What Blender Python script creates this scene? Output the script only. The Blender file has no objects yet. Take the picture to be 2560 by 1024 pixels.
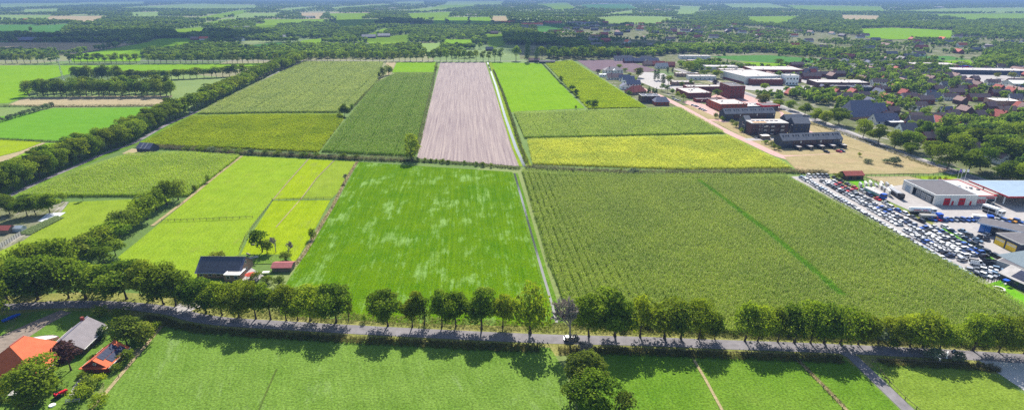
import bpy, math, random
import numpy as np
from mathutils import Vector, Matrix

# ------------------------------------------------------------------ camera, sky, sun, exposure
S = bpy.context.scene
COL = S.collection
FOC, HGT = 1400.0, 100.0                       # focal length in photo pixels, drone height in metres
PIT = math.atan(524.0 / FOC)                   # horizon lies just above the frame
cd = bpy.data.cameras.new('camera'); cam = bpy.data.objects.new('camera', cd); COL.objects.link(cam)
cd.sensor_fit = 'HORIZONTAL'; cd.sensor_width = 36.0; cd.lens = FOC / 2560.0 * 36.0
cd.clip_start = 0.5; cd.clip_end = 60000.0
cam.location = (0, 0, HGT); cam.rotation_euler = (math.pi / 2 - PIT, 0, 0)
S.camera = cam
SUN_EL, SUN_AZ = math.radians(38.5), math.radians(2.7)
W = bpy.data.worlds.new('World'); S.world = W; W.use_nodes = True
wn = W.node_tree.nodes; bg = wn['Background']
sky = wn.new('ShaderNodeTexSky'); sky.sky_type = 'NISHITA'; sky.sun_disc = False
sky.sun_elevation = SUN_EL; sky.sun_rotation = SUN_AZ
W.node_tree.links.new(sky.outputs[0], bg.inputs[0]); bg.inputs[1].default_value = 0.095
sl = bpy.data.lights.new('sun', 'SUN'); sl.energy = 5.0; sl.angle = math.radians(0.53); sl.color = (1.0, 0.95, 0.86)
so = bpy.data.objects.new('sun', sl); COL.objects.link(so)
sv = Vector((math.sin(SUN_AZ) * math.cos(SUN_EL), math.cos(SUN_AZ) * math.cos(SUN_EL), math.sin(SUN_EL)))
so.rotation_euler = (-sv).to_track_quat('-Z', 'Y').to_euler(); so.location = (0, 0, 400)
vs = S.view_settings; vs.view_transform = 'Standard'; vs.look = 'None'; vs.gamma = 1.0
vs.exposure = 1.15; vs.use_curve_mapping = False
S.cycles.use_denoising = False; S.cycles.denoiser = 'OPENIMAGEDENOISE'; S.cycles.denoising_input_passes = 'RGB_ALBEDO_NORMAL'; S.cycles.denoising_prefilter = 'ACCURATE'
S.cycles.max_bounces = 5; S.cycles.diffuse_bounces = 2; S.cycles.glossy_bounces = 2
S.cycles.transmission_bounces = 2; S.cycles.volume_bounces = 0; S.cycles.transparent_max_bounces = 4
S.cycles.caustics_reflective = False; S.cycles.caustics_refractive = False
S.cycles.sample_clamp_indirect = 4.0

rnd = random.Random(7)
rng = np.random.default_rng(11)
CP, SP = math.cos(PIT), math.sin(PIT)

# ------------------------------------------------------------------ photo pixels -> ground
def P(px, py, z=0.0):
    dx = (px - 1280) / FOC; dy = (512 - py) / FOC
    t = (HGT - z) / (SP - dy * CP)
    return (dx * t, (CP + dy * SP) * t)
def PL(pts): return [P(*q) for q in pts]
def ZH(pb, pt):                                 # height of a thing standing at row pb and reaching row pt
    gy = P(1280, pb)[1]; k = (512 - pt) / FOC
    return HGT + gy * (k * CP - SP) / (CP + k * SP)
def PXM(py):                                    # photo pixels per metre at row py
    gy = P(1280, py)[1]
    return FOC / (gy * CP + HGT * SP)

# ------------------------------------------------------------------ words
ONES = 'first second third fourth fifth sixth seventh eighth ninth tenth eleventh twelfth thirteenth fourteenth fifteenth sixteenth seventeenth eighteenth nineteenth'.split()
TENS = {2: 'twenty', 3: 'thirty', 4: 'forty', 5: 'fifty', 6: 'sixty', 7: 'seventy', 8: 'eighty', 9: 'ninety'}
TENTH = {2: 'twentieth', 3: 'thirtieth', 4: 'fortieth', 5: 'fiftieth', 6: 'sixtieth', 7: 'seventieth', 8: 'eightieth', 9: 'ninetieth'}
def ordw(n):
    if n >= 200: return 'two hundred and ' + ordw(n - 200) if n > 200 else 'two hundredth'
    if n >= 100: return 'hundred and ' + ordw(n - 100) if n > 100 else 'hundredth'
    if n < 20: return ONES[n - 1]
    return TENTH[n // 10] if n % 10 == 0 else TENS[n // 10] + '-' + ONES[n % 10 - 1]

# ------------------------------------------------------------------ objects
def tag(o, label=None, cat=None, group=None, kind=None):
    if label: o['label'] = label
    if cat: o['category'] = cat
    if group: o['group'] = group
    if kind: o['kind'] = kind
    return o
def empty(name, loc, rz=0.0, label=None, cat=None, group=None):
    o = bpy.data.objects.new(name, None); COL.objects.link(o); o.empty_display_size = 0.3
    o.location = loc; o.rotation_euler = (0, 0, rz)
    return tag(o, label, cat, group)
def link(name, me, parent=None, loc=None, rz=0.0, link_it=True):
    o = bpy.data.objects.new(name, me)
    if link_it: COL.objects.link(o)
    if parent: o.parent = parent
    if loc is not None: o.location = loc
    if rz: o.rotation_euler = (0, 0, rz)
    return o
def objmat(o, m):
    s = o.material_slots[0]; s.link = 'OBJECT'; s.material = m
    return o
def copy_tree(o, parent=None):
    c = o.copy(); COL.objects.link(c); c.parent = parent
    for ch in o.children: copy_tree(ch, c)
    return c

class MB:
    def __init__(s): s.v = []; s.f = []; s.mi = []; s.cur = 0
    def add(s, vs_, fs):
        n = len(s.v); s.v += [tuple(map(float, q)) for q in vs_]
        for f in fs: s.f.append([i + n for i in f]); s.mi.append(s.cur)
        return s
    def box(s, x0, x1, y0, y1, z0, z1):
        return s.add([(x0, y0, z0), (x1, y0, z0), (x1, y1, z0), (x0, y1, z0), (x0, y0, z1), (x1, y0, z1), (x1, y1, z1), (x0, y1, z1)],
                     [(0, 3, 2, 1), (4, 5, 6, 7), (0, 1, 5, 4), (1, 2, 6, 5), (2, 3, 7, 6), (3, 0, 4, 7)])
    def prism(s, poly, z0, z1):
        n = len(poly)
        return s.add([(x, y, z0) for x, y in poly] + [(x, y, z1) for x, y in poly],
                     [tuple(range(n))[::-1], tuple(range(n, 2 * n))] + [(i, (i + 1) % n, n + (i + 1) % n, n + i) for i in range(n)])
    def slab(s, q, t):                          # a sloping four- or three-cornered slab, thickness t downwards
        n = len(q)
        return s.add([(a, b, c) for a, b, c in q] + [(a, b, c - t) for a, b, c in q],
                     [tuple(range(n)), tuple(range(n, 2 * n))[::-1]] + [((i + 1) % n, i, n + i, n + (i + 1) % n) for i in range(n)])
    def tube(s, p0, p1, r0, r1, n=6, cap=True):
        p0, p1 = Vector(p0), Vector(p1); d = (p1 - p0).normalized()
        a = d.orthogonal().normalized(); b = d.cross(a)
        vs_ = []
        for p, r in ((p0, r0), (p1, r1)):
            for i in range(n):
                t = 2 * math.pi * i / n; vs_.append(p + a * (r * math.cos(t)) + b * (r * math.sin(t)))
        fs = [(i, (i + 1) % n, n + (i + 1) % n, n + i) for i in range(n)]
        if cap: fs += [tuple(range(n))[::-1], tuple(range(n, 2 * n))]
        return s.add(vs_, fs)
    def lathe(s, prof, n=12, c=(0, 0)):
        vs_ = []; m = len(prof)
        for r, z in prof:
            for i in range(n):
                t = 2 * math.pi * i / n; vs_.append((c[0] + r * math.cos(t), c[1] + r * math.sin(t), z))
        fs = [(k * n + i, k * n + (i + 1) % n, (k + 1) * n + (i + 1) % n, (k + 1) * n + i) for k in range(m - 1) for i in range(n)]
        fs += [tuple(range(n))[::-1], tuple(range((m - 1) * n, m * n))]
        return s.add(vs_, fs)
    def mesh(s, name, *mats, smooth=False):
        me = bpy.data.meshes.new(name); me.from_pydata(s.v, [], s.f)
        for m in mats: me.materials.append(m)
        if len(mats) > 1: me.polygons.foreach_set('material_index', s.mi)
        if smooth: me.polygons.foreach_set('use_smooth', [True] * len(me.polygons))
        me.update(); return me
    def build(s, name, m, parent=None, loc=None, rz=0.0, smooth=False):
        return link(name, s.mesh(name, m, smooth=smooth), parent, loc, rz)

# ------------------------------------------------------------------ materials
class N:
    def __init__(s, name):
        s.m = bpy.data.materials.new(name); s.m.use_nodes = True; s.t = s.m.node_tree
        s.t.nodes.clear(); s.out = s.t.nodes.new('ShaderNodeOutputMaterial')
    def n(s, typ, **kw):
        nd = s.t.nodes.new('ShaderNode' + typ)
        for k, v in kw.items():
            if hasattr(nd, k) and not isinstance(getattr(nd, k), bpy.types.bpy_prop_collection): setattr(nd, k, v)
            else: nd.inputs[k].default_value = v
        return nd
    def l(s, a, b): s.t.links.new(a, b)
    def pos(s): return s.n('NewGeometry').outputs['Position']
    def mapped(s, vec, scale=(1, 1, 1), rot=0.0):
        if rot:                                  # turn first, then stretch
            m0 = s.n('Mapping'); s.l(vec, m0.inputs['Vector']); m0.inputs['Rotation'].default_value = (0, 0, -rot); vec = m0.outputs[0]
        mp = s.n('Mapping'); s.l(vec, mp.inputs['Vector']); mp.inputs['Scale'].default_value = scale; return mp.outputs[0]
    def noise(s, vec, scale, detail=3.0, rough=0.6):
        nd = s.n('TexNoise'); nd.inputs['Scale'].default_value = scale; nd.inputs['Detail'].default_value = detail
        nd.inputs['Roughness'].default_value = rough; s.l(vec, nd.inputs['Vector']); return nd.outputs['Fac']
    def ramp(s, fac, stops):
        r = s.n('ValToRGB'); e = r.color_ramp.elements
        while len(e) < len(stops): e.new(0.5)
        for el, (p_, c) in zip(e, stops):
            el.position = p_; el.color = c if len(c) == 4 else (*c, 1)
        s.l(fac, r.inputs[0]); return r.outputs[0]
    def mix(s, fac, a, b, typ='MIX'):
        m = s.n('MixRGB', blend_type=typ)
        for v, i in ((fac, 0), (a, 1), (b, 2)):
            if isinstance(v, (int, float)): m.inputs[i].default_value = v
            elif isinstance(v, tuple): m.inputs[i].default_value = (*v, 1) if len(v) == 3 else v
            else: s.l(v, m.inputs[i])
        return m.outputs[0]
    def math(s, op, a, b=0.0):
        m = s.n('Math', operation=op)
        for v, i in ((a, 0), (b, 1)):
            if isinstance(v, (int, float)): m.inputs[i].default_value = v
            else: s.l(v, m.inputs[i])
        return m.outputs[0]
    def bump(s, h, strength=0.5, dist=0.1):
        b = s.n('Bump'); b.inputs['Strength'].default_value = strength; b.inputs['Distance'].default_value = dist
        s.l(h, b.inputs['Height']); return b.outputs[0]
    def bsdf(s, col, rough=0.8, nrm=None, metal=0.0, spec=0.06):
        b = s.n('BsdfPrincipled')
        if isinstance(col, tuple): b.inputs['Base Color'].default_value = (*col, 1)
        else: s.l(col, b.inputs['Base Color'])
        b.inputs['Roughness'].default_value = rough; b.inputs['Metallic'].default_value = metal
        b.inputs['Specular IOR Level'].default_value = spec
        if nrm is not None: s.l(nrm, b.inputs['Normal'])
        s.l(b.outputs[0], s.out.inputs[0]); return b

def mul(c, k): return tuple(min(1.0, x * k) for x in c)

def plain(name, c, rough=0.7, var=0.25, scale=1.2, metal=0.0, spec=0.08, bump=0.0):
    w = N(name); p_ = w.pos(); f = w.noise(p_, scale, 4.0)
    col = w.ramp(f, [(0.3, mul(c, 1 - var)), (0.7, mul(c, 1 + var))])
    w.bsdf(col, rough, w.bump(f, bump, 0.05) if bump else None, metal, spec); return w.m

def tiles(name, c, rz_scale=3.0, var=0.3):      # pantiles: courses and columns in fine relief, weathered colour
    w = N(name); tc = w.n('TexCoord').outputs['Object']
    f1 = w.noise(tc, 0.7, 4.0); f2 = w.noise(tc, 9.0, 2.0)
    col = w.ramp(f1, [(0.25, mul(c, 1 - var)), (0.75, mul(c, 1 + var))])
    col = w.mix(0.55, col, w.ramp(f2, [(0.35, mul(c, 0.6)), (0.65, mul(c, 1.35))]))
    wv = w.n('TexWave', bands_direction='Z'); wv.inputs['Scale'].default_value = rz_scale * 0.5; w.l(tc, wv.inputs['Vector'])
    w.bsdf(col, 0.75, w.bump(wv.outputs['Fac'], 0.5, 0.06)); return w.m

def brick(name, c, mortar=(0.35, 0.32, 0.3)):
    w = N(name); tc = w.n('TexCoord').outputs['Object']
    f = w.noise(tc, 0.8, 4.0); g = w.noise(tc, 14.0, 2.0)
    col = w.ramp(f, [(0.3, mul(c, 0.8)), (0.7, mul(c, 1.2))])
    col = w.mix(0.4, col, w.ramp(g, [(0.4, mul(c, 0.65)), (0.6, mul(c, 1.3))]))
    w.bsdf(col, 0.9); return w.m

def grass(name, c1, c2, c3=None, rot=0.0, streak=0.0, patch=None, patch_w=0.56, grain=0.5, big=0.02, fine=1.6, mow=0.0, mowp=6.0):
    """meadow: broad drift between two greens, fine tuft grain with relief, optional drill streaks, pale patches, mowing bands"""
    w = N(name); p_ = w.pos()
    b = w.noise(p_, big, 5.0, 0.65)
    col = w.ramp(b, [(0.32, c1), (0.52, c2), (0.72, c3 or c1)])
    m2 = w.noise(p_, 0.14, 4.0)
    col = w.mix(0.35, col, w.ramp(m2, [(0.35, mul(c1, 0.75)), (0.65, mul(c2, 1.25))]))
    if streak:
        sv_ = w.noise(w.mapped(p_, (0.9, 0.02, 1), rot), 1.0, 3.0)
        col = w.mix(streak, col, w.ramp(sv_, [(0.35, mul(c1, 0.8)), (0.65, mul(c2, 1.2))]))
    if mow:
        wv = w.n('TexWave', bands_direction='X'); wv.inputs['Scale'].default_value = 1.0 / mowp
        wv.inputs['Distortion'].default_value = 0.6; wv.inputs['Detail'].default_value = 1.0
        w.l(w.mapped(p_, (1, 1, 1), rot), wv.inputs['Vector'])
        col = w.mix(mow, col, w.ramp(wv.outputs['Fac'], [(0.2, mul(c1, 0.85)), (0.8, mul(c2, 1.15))]))
    if patch:
        a = w.noise(w.mapped(p_, (0.09, 0.05, 1), rot), 1.0, 6.0, 0.72)
        s2 = w.noise(w.mapped(p_, (0.55, 0.05, 1), rot), 1.0, 4.0, 0.7)
        ab = w.math('ADD', w.math('MULTIPLY', a, 0.62), w.math('MULTIPLY', s2, 0.38))
        fac = w.ramp(ab, [(patch_w - 0.03, (0, 0, 0)), (patch_w + 0.07, (0.85, 0.85, 0.85))])
        col = w.mix(fac, col, patch)
    g = w.noise(p_, fine, 3.0, 0.75)
    col = w.mix(grain, col, w.ramp(g, [(0.36, (0.25, 0.25, 0.25)), (0.64, (0.78, 0.78, 0.78))]), 'OVERLAY')
    w.bsdf(col, 0.95, w.bump(g, 0.7, 0.25), spec=0.0); return w.m

def leafmat(name, c1, c2, c3=None, trans=0.3, drift=0.0, dscale=0.02, vr=0.33):
    """foliage: tint per leaf clump, per plant, and (for crops) a slow drift over the field"""
    w = N(name); at = w.n('Attribute', attribute_name='tint'); oi = w.n('ObjectInfo')
    col = w.mix(at.outputs['Fac'], c1, c2)
    if c3: col = w.mix(w.math('MULTIPLY', oi.outputs['Random'], 0.55), col, c3)
    col = w.mix(1.0, col, w.ramp(w.math('FRACT', w.math('MULTIPLY', oi.outputs['Random'], 7.31)), [(0, (1 - vr, 1 - vr * 0.95, 1 - vr * 0.9)), (1, (1 + vr, 1 + vr * 0.93, 1 + vr * 0.5))]), 'MULTIPLY')
    if drift:
        f = w.noise(w.mapped(w.pos(), (1, 1, 0.01)), dscale, 4.0, 0.65)
        col = w.mix(drift, col, w.mix(1.0, col, w.ramp(f, [(0.35, (0.6, 0.72, 0.7)), (0.68, (1.42, 1.32, 0.9))]), 'MULTIPLY'))
    d = w.n('BsdfDiffuse'); t = w.n('BsdfTranslucent'); mx = w.n('MixShader'); mx.inputs[0].default_value = trans
    w.l(col, d.inputs[0]); w.l(w.mix(1.0, col, (1.25, 1.35, 0.6, 1), 'MULTIPLY'), t.inputs[0])
    w.l(d.outputs[0], mx.inputs[1]); w.l(t.outputs[0], mx.inputs[2]); w.l(mx.outputs[0], w.out.inputs[0]); return w.m

M = {}
def mk():
    M['leaf'] = leafmat('oak_leaf', (0.049, 0.104, 0.012), (0.177, 0.256, 0.024), (0.220, 0.232, 0.017), 0.38)
    M['leaf_far'] = leafmat('woodland_leaf', (0.072, 0.138, 0.026), (0.203, 0.290, 0.043), (0.217, 0.261, 0.043), 0.38)
    M['leaf_light'] = leafmat('light_leaf', (0.094, 0.160, 0.013), (0.220, 0.292, 0.024), (0.275, 0.286, 0.020), 0.38)
    M['leaf_yellow'] = leafmat('yellow_leaf', (0.12, 0.14, 0.015), (0.22, 0.24, 0.025), (0.24, 0.2, 0.02))
    M['leaf_purple'] = leafmat('copper_leaf', (0.035, 0.020, 0.025), (0.077, 0.042, 0.048), None, trans=0.3)
    M['leaf_willow'] = leafmat('willow_leaf', (0.09, 0.12, 0.075), (0.17, 0.21, 0.13))
    M['leaf_conifer'] = leafmat('conifer_leaf', (0.030, 0.068, 0.024), (0.075, 0.128, 0.042), None, trans=0.3)
    M['leaf_shrub'] = leafmat('shrub_leaf', (0.069, 0.115, 0.016), (0.178, 0.241, 0.034), (0.207, 0.207, 0.034), 0.36)
    M['bark'] = plain('bark', (0.07, 0.055, 0.042), 0.95, 0.4, 3.0)
    M['deadwood'] = plain('deadwood', (0.33, 0.285, 0.235), 0.95, 0.3, 3.0)
    M['glass'] = plain('window_glass', (0.03, 0.04, 0.05), 0.08, 0.2, 0.5, spec=0.6)
    M['carglass'] = plain('car_glass', (0.012, 0.015, 0.02), 0.08, 0.1, 0.5, spec=0.6)
    M['rubber'] = plain('tyre_rubber', (0.02, 0.02, 0.02), 0.85, 0.2)
    M['white'] = plain('white_paint', (0.78, 0.78, 0.76), 0.5, 0.06)
    M['offwhite'] = plain('off_white_render', (0.62, 0.6, 0.56), 0.8, 0.1)
    M['black'] = plain('black_paint', (0.03, 0.032, 0.038), 0.5, 0.2)
    M['steel'] = plain('galvanised_steel', (0.42, 0.43, 0.44), 0.45, 0.12, metal=0.6)
    M['wood'] = plain('weathered_wood', (0.2, 0.16, 0.12), 0.9, 0.35, 4.0)
    M['post'] = plain('fence_post_wood', (0.12, 0.095, 0.07), 0.95, 0.35, 4.0)
    M['red'] = plain('red_paint', (0.5, 0.02, 0.03), 0.45, 0.1)
    M['blue'] = plain('blue_paint', (0.02, 0.09, 0.45), 0.4, 0.1)
    M['yellow'] = plain('yellow_paint', (0.72, 0.48, 0.03), 0.5, 0.08)
    M['brick_red'] = brick('red_brick', (0.2, 0.055, 0.045))
    M['brick_bright'] = brick('bright_red_brick', (0.3, 0.075, 0.04))
    M['brick_dark'] = brick('dark_brown_brick', (0.1, 0.055, 0.05))
    M['brick_tan'] = brick('buff_brick', (0.3, 0.2, 0.14))
    M['clad'] = plain('anthracite_cladding', (0.06, 0.066, 0.09), 0.7, 0.15)
    M['roof_grey'] = plain('grey_bitumen_roof', (0.115, 0.11, 0.12), 0.85, 0.15, 0.6)
    M['roof_pale'] = plain('pale_gravel_roof', (0.42, 0.39, 0.37), 0.9, 0.14, 0.5)
    M['roof_metal'] = plain('grey_standing_seam_roof', (0.2, 0.2, 0.215), 0.6, 0.12, 0.8)
    M['tile_orange'] = tiles('orange_pantile', (0.52, 0.125, 0.055))
    M['tile_red'] = tiles('red_pantile', (0.36, 0.1, 0.08))
    M['tile_brown'] = tiles('brown_pantile', (0.27, 0.175, 0.155))
    M['tile_grey'] = tiles('grey_pantile', (0.21, 0.19, 0.2))
    M['tile_blue'] = tiles('blue_black_pantile', (0.15, 0.155, 0.215))
    M['solar'] = plain('solar_cell', (0.026, 0.034, 0.07), 0.5, 0.15, 0.5, spec=0.03)
    M['asphalt'] = plain('worn_asphalt', (0.17, 0.158, 0.165), 0.9, 0.22, 0.35)
    M['gravel'] = plain('grey_gravel', (0.19, 0.155, 0.125), 0.95, 0.25, 0.8)
    M['paving'] = plain('pale_concrete_paving', (0.31, 0.29, 0.28), 0.9, 0.12, 0.35)
    M['pinkpave'] = plain('pink_clinker_paving', (0.42, 0.26, 0.235), 0.9, 0.12, 0.35)
    M['concrete'] = plain('concrete', (0.38, 0.37, 0.35), 0.9, 0.12, 0.8)
    M['kerb'] = plain('kerb_concrete', (0.45, 0.43, 0.41), 0.9, 0.1, 0.8)
mk()
def water_mat():
    w = N('ditch_water'); f = w.noise(w.pos(), 1.4, 3.0)
    w.bsdf((0.05, 0.06, 0.05), 0.06, w.bump(f, 0.06, 0.05), spec=0.9); return w.m
M['water'] = water_mat()

# ------------------------------------------------------------------ sheets of ground
ZL = [0.02]
CLEAR = []                                       # ground polygons kept free of scattered trees
def sheet(name, pts, m, z=None, label=None, px=True, clear=True):
    q = PL(pts) if px else pts
    if z is None: ZL[0] += 0.004; z = ZL[0]
    a = sum(q[i - 1][0] * q[i][1] - q[i][0] * q[i - 1][1] for i in range(len(q)))
    if a < 0: q = q[::-1]
    me = bpy.data.meshes.new(name); me.from_pydata([(x, y, z) for x, y in q], [], [tuple(range(len(q)))]); me.materials.append(m); me.update()
    o = link(name, me); tag(o, label, None, None, 'structure')
    if clear: CLEAR.append(np.array(q))
    return o
def ribbon_pts(pts, w):
    v = [Vector(p_) for p_ in pts]; L, R = [], []
    for i, p_ in enumerate(v):
        d = (v[min(i + 1, len(v) - 1)] - v[max(i - 1, 0)]).normalized(); n_ = Vector((-d.y, d.x))
        ww = w[i] if isinstance(w, (list, tuple)) else w
        L.append(p_ + n_ * ww / 2); R.append(p_ - n_ * ww / 2)
    return L, R
def smooth(pts, k=6):
    out = []
    p_ = [np.array(q, float) for q in pts]; p_ = [2 * p_[0] - p_[1]] + p_ + [2 * p_[-1] - p_[-2]]
    for i in range(1, len(p_) - 2):
        for j in range(k):
            t = j / k
            out.append(tuple(0.5 * (2 * p_[i] + (p_[i + 1] - p_[i - 1]) * t + (2 * p_[i - 1] - 5 * p_[i] + 4 * p_[i + 1] - p_[i + 2]) * t * t + (3 * p_[i] - p_[i - 1] - 3 * p_[i + 1] + p_[i + 2]) * t ** 3)))
    out.append(tuple(p_[-2])); return out
def ribbon(name, pts, w, m, z, label=None, px=True, clear=True, kind='structure', parent=None):
    q = PL(pts) if px else pts
    L, R = ribbon_pts(q, w); n_ = len(q)
    me = bpy.data.meshes.new(name)
    me.from_pydata([(a.x, a.y, z) for a in L] + [(a.x, a.y, z) for a in R], [], [(i, n_ + i, n_ + i + 1, i + 1) for i in range(n_ - 1)])
    me.materials.append(m); me.update()
    o = link(name, me, parent)
    if parent is None: tag(o, label, None, None, kind)
    if clear: CLEAR.append(np.array([tuple(a) for a in L] + [tuple(a) for a in R[::-1]]))
    return o
def inpoly(x, y, q):
    c = np.zeros(x.shape, bool); n_ = len(q); j = n_ - 1
    for i in range(n_):
        xi, yi = q[i]; xj, yj = q[j]
        if yi != yj: c ^= ((yi > y) != (yj > y)) & (x < (xj - xi) * (y - yi) / (yj - yi) + xi)
        j = i
    return c
def grid_in(poly, sx, sy, jit=0.3, rot=0.0):
    q = np.array(poly); c0 = q.mean(0); ca, sa = math.cos(rot), math.sin(rot)
    r = (q - c0) @ np.array([[ca, -sa], [sa, ca]])
    gx = np.arange(r[:, 0].min(), r[:, 0].max() + sx, sx); gy = np.arange(r[:, 1].min(), r[:, 1].max() + sy, sy)
    X, Y = np.meshgrid(gx, gy); X = X.ravel() + rng.normal(0, jit * sx * 0.4, X.size); Y = Y.ravel() + rng.uniform(-0.5, 0.5, Y.size) * sy
    k = inpoly(X, Y, r); X, Y = X[k], Y[k]
    return np.stack([X * ca - Y * sa, X * sa + Y * ca], 1) + c0

def scatter(name, label, pts, scl, rot, protos, idx=None, z=None, cat=None, kind='stuff'):
    n_ = len(pts)
    me = bpy.data.meshes.new(name); me.vertices.add(n_)
    co = np.zeros((n_, 3)); co[:, :2] = pts
    if z is not None: co[:, 2] = z
    me.vertices.foreach_set('co', co.ravel())
    a = me.attributes.new('sc', 'FLOAT_VECTOR', 'POINT'); s3 = np.asarray(scl, float)
    if s3.ndim == 1: s3 = np.stack([s3, s3, s3], 1)
    a.data.foreach_set('vector', s3.ravel())
    a = me.attributes.new('ro', 'FLOAT_VECTOR', 'POINT'); r3 = np.zeros((n_, 3)); r3[:, 2] = rot; a.data.foreach_set('vector', r3.ravel())
    a = me.attributes.new('ix', 'INT', 'POINT')
    a.data.foreach_set('value', (np.asarray(idx) if idx is not None else rng.integers(0, len(protos), n_)).astype(np.int32))
    o = link(name, me); tag(o, label, cat, None, kind)
    g = bpy.data.node_groups.new(name, 'GeometryNodeTree')
    g.interface.new_socket('Geometry', in_out='INPUT', socket_type='NodeSocketGeometry')
    g.interface.new_socket('Geometry', in_out='OUTPUT', socket_type='NodeSocketGeometry')
    nn, ll = g.nodes, g.links
    gi = nn.new('NodeGroupInput'); go = nn.new('NodeGroupOutput'); ip = nn.new('GeometryNodeInstanceOnPoints')
    jn = nn.new('GeometryNodeJoinGeometry')
    for pr in protos[::-1]:
        oi = nn.new('GeometryNodeObjectInfo'); oi.inputs['Object'].default_value = pr; oi.inputs['As Instance'].default_value = True
        ll.new(oi.outputs['Geometry'], jn.inputs[0])
    def na(nm, dt):
        q = nn.new('GeometryNodeInputNamedAttribute'); q.data_type = dt; q.inputs['Name'].default_value = nm; return q.outputs['Attribute']
    mp = nn.new('GeometryNodeMeshToPoints'); ll.new(gi.outputs[0], mp.inputs[0]); ll.new(mp.outputs[0], ip.inputs['Points'])
    ll.new(jn.outputs[0], ip.inputs['Instance']); ip.inputs['Pick Instance'].default_value = True
    ll.new(na('ix', 'INT'), ip.inputs['Instance Index'])
    er = nn.new('FunctionNodeEulerToRotation'); ll.new(na('ro', 'FLOAT_VECTOR'), er.inputs[0]); ll.new(er.outputs[0], ip.inputs['Rotation'])
    ll.new(na('sc', 'FLOAT_VECTOR'), ip.inputs['Scale']); ll.new(ip.outputs[0], go.inputs[0])
    md = o.modifiers.new('scatter', 'NODES'); md.node_group = g
    return o
# ------------------------------------------------------------------ the ground
def ground_mat():
    w = N('country_ground'); p_ = w.pos()
    vo = w.n('TexVoronoi'); vo.inputs['Scale'].default_value = 1.0; w.l(w.mapped(p_, (0.0042, 0.0022, 0), 0.12), vo.inputs['Vector'])
    hs = w.n('SeparateColor'); w.l(vo.outputs['Color'], hs.inputs[0])
    col = w.ramp(hs.outputs[0], [(0.0, (0.045, 0.085, 0.02)), (0.3, (0.08, 0.15, 0.025)), (0.55, (0.12, 0.2, 0.035)), (0.75, (0.16, 0.2, 0.06)), (0.95, (0.2, 0.17, 0.1))])
    g = w.noise(p_, 0.6, 4.0, 0.7); b = w.noise(p_, 0.015, 4.0)
    col = w.mix(0.4, col, w.ramp(g, [(0.35, (0.28, 0.28, 0.28)), (0.65, (0.72, 0.72, 0.72))]), 'OVERLAY')
    col = w.mix(0.3, col, w.ramp(b, [(0.35, (0.05, 0.08, 0.02)), (0.65, (0.15, 0.17, 0.05))]))
    w.bsdf(col, 0.95, spec=0.1); return w.m
GS = 26000
me = bpy.data.meshes.new('ground'); me.from_pydata([(-GS, -600, 0), (GS, -600, 0), (GS, GS, 0), (-GS, GS, 0)], [], [(0, 1, 2, 3)]); me.materials.append(ground_mat())
tag(link('ground', me), 'green open country reaching to the horizon', None, None, 'structure')

G = {}
G['front'] = grass('front_meadow', (0.072, 0.145, 0.014), (0.108, 0.175, 0.03), (0.09, 0.165, 0.02), 0.35, 0.25, (0.14, 0.21, 0.06), 0.585, 0.75, 0.02, 1.6, 0.05, 9.0)
G['front2'] = grass('front_pasture', (0.056, 0.135, 0.007), (0.092, 0.165, 0.016), (0.13, 0.18, 0.032), 0.2, 0.15, None, 0.5, 0.75)
G['front3'] = grass('front_lime_pasture', (0.1, 0.165, 0.016), (0.14, 0.195, 0.028), (0.155, 0.2, 0.04), 0.2, 0.15, None, 0.5, 0.7)
G['patchy'] = grass('drilled_meadow', (0.036, 0.115, 0.001), (0.08, 0.145, 0.002), (0.05, 0.135, 0.001), 0.08, 0.35, (0.16, 0.26, 0.07), 0.548, 0.75)
G['lime'] = grass('lime_pasture', (0.13, 0.22, 0.012), (0.17, 0.245, 0.016), (0.15, 0.25, 0.012), 0.08, 0.22, (0.17, 0.21, 0.03), 0.58, 0.6)
G['lime_y'] = grass('yellow_pasture', (0.155, 0.235, 0.004), (0.195, 0.255, 0.008), (0.15, 0.235, 0.006), 0.08, 0.25, (0.16, 0.2, 0.03), 0.57, 0.6)
G['olive'] = grass('olive_pasture', (0.13, 0.205, 0.012), (0.165, 0.225, 0.02), (0.19, 0.23, 0.035), 0.3, 0.15, None, 0.5, 0.5)
G['bright'] = grass('bright_grassland', (0.105, 0.215, 0.006), (0.14, 0.25, 0.01), (0.16, 0.26, 0.018), 0.08, 0.25, None, 0.5, 0.35, 0.02, 1.2, 0.12, 7.0)
G['striped'] = grass('mown_grassland', (0.075, 0.2, 0.01), (0.105, 0.225, 0.018), (0.125, 0.24, 0.03), 1.5, 0.3, None, 0.5, 0.35, 0.02, 1.2, 0.3, 14.0)
G['far_green'] = grass('far_grassland', (0.105, 0.19, 0.01), (0.135, 0.22, 0.015), (0.155, 0.23, 0.025), 1.5, 0.2, None, 0.5, 0.3, 0.006, 0.5)
G['far_pale'] = grass('far_pale_grassland', (0.145, 0.22, 0.06), (0.17, 0.245, 0.07), (0.19, 0.24, 0.09), 1.5, 0.2, None, 0.5, 0.3, 0.006, 0.5)
G['far_dark'] = grass('far_dark_grassland', (0.05, 0.14, 0.03), (0.065, 0.155, 0.035), (0.075, 0.16, 0.04), 1.5, 0.2, None, 0.5, 0.3, 0.006, 0.5)
G['tan'] = grass('stubble', (0.26, 0.215, 0.125), (0.305, 0.25, 0.15), (0.23, 0.21, 0.11), 1.5, 0.35, None, 0.5, 0.35, 0.01, 0.8)
G['dry'] = grass('dry_grass', (0.24, 0.2, 0.1), (0.29, 0.235, 0.13), (0.17, 0.18, 0.06), 1.2, 0.35, (0.32, 0.22, 0.14), 0.56, 0.4, 0.03)
G['verge'] = grass('verge_grass', (0.12, 0.15, 0.03), (0.2, 0.195, 0.06), (0.28, 0.22, 0.12), 1.5, 0.3, None, 0.5, 0.6, 0.08)
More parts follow.
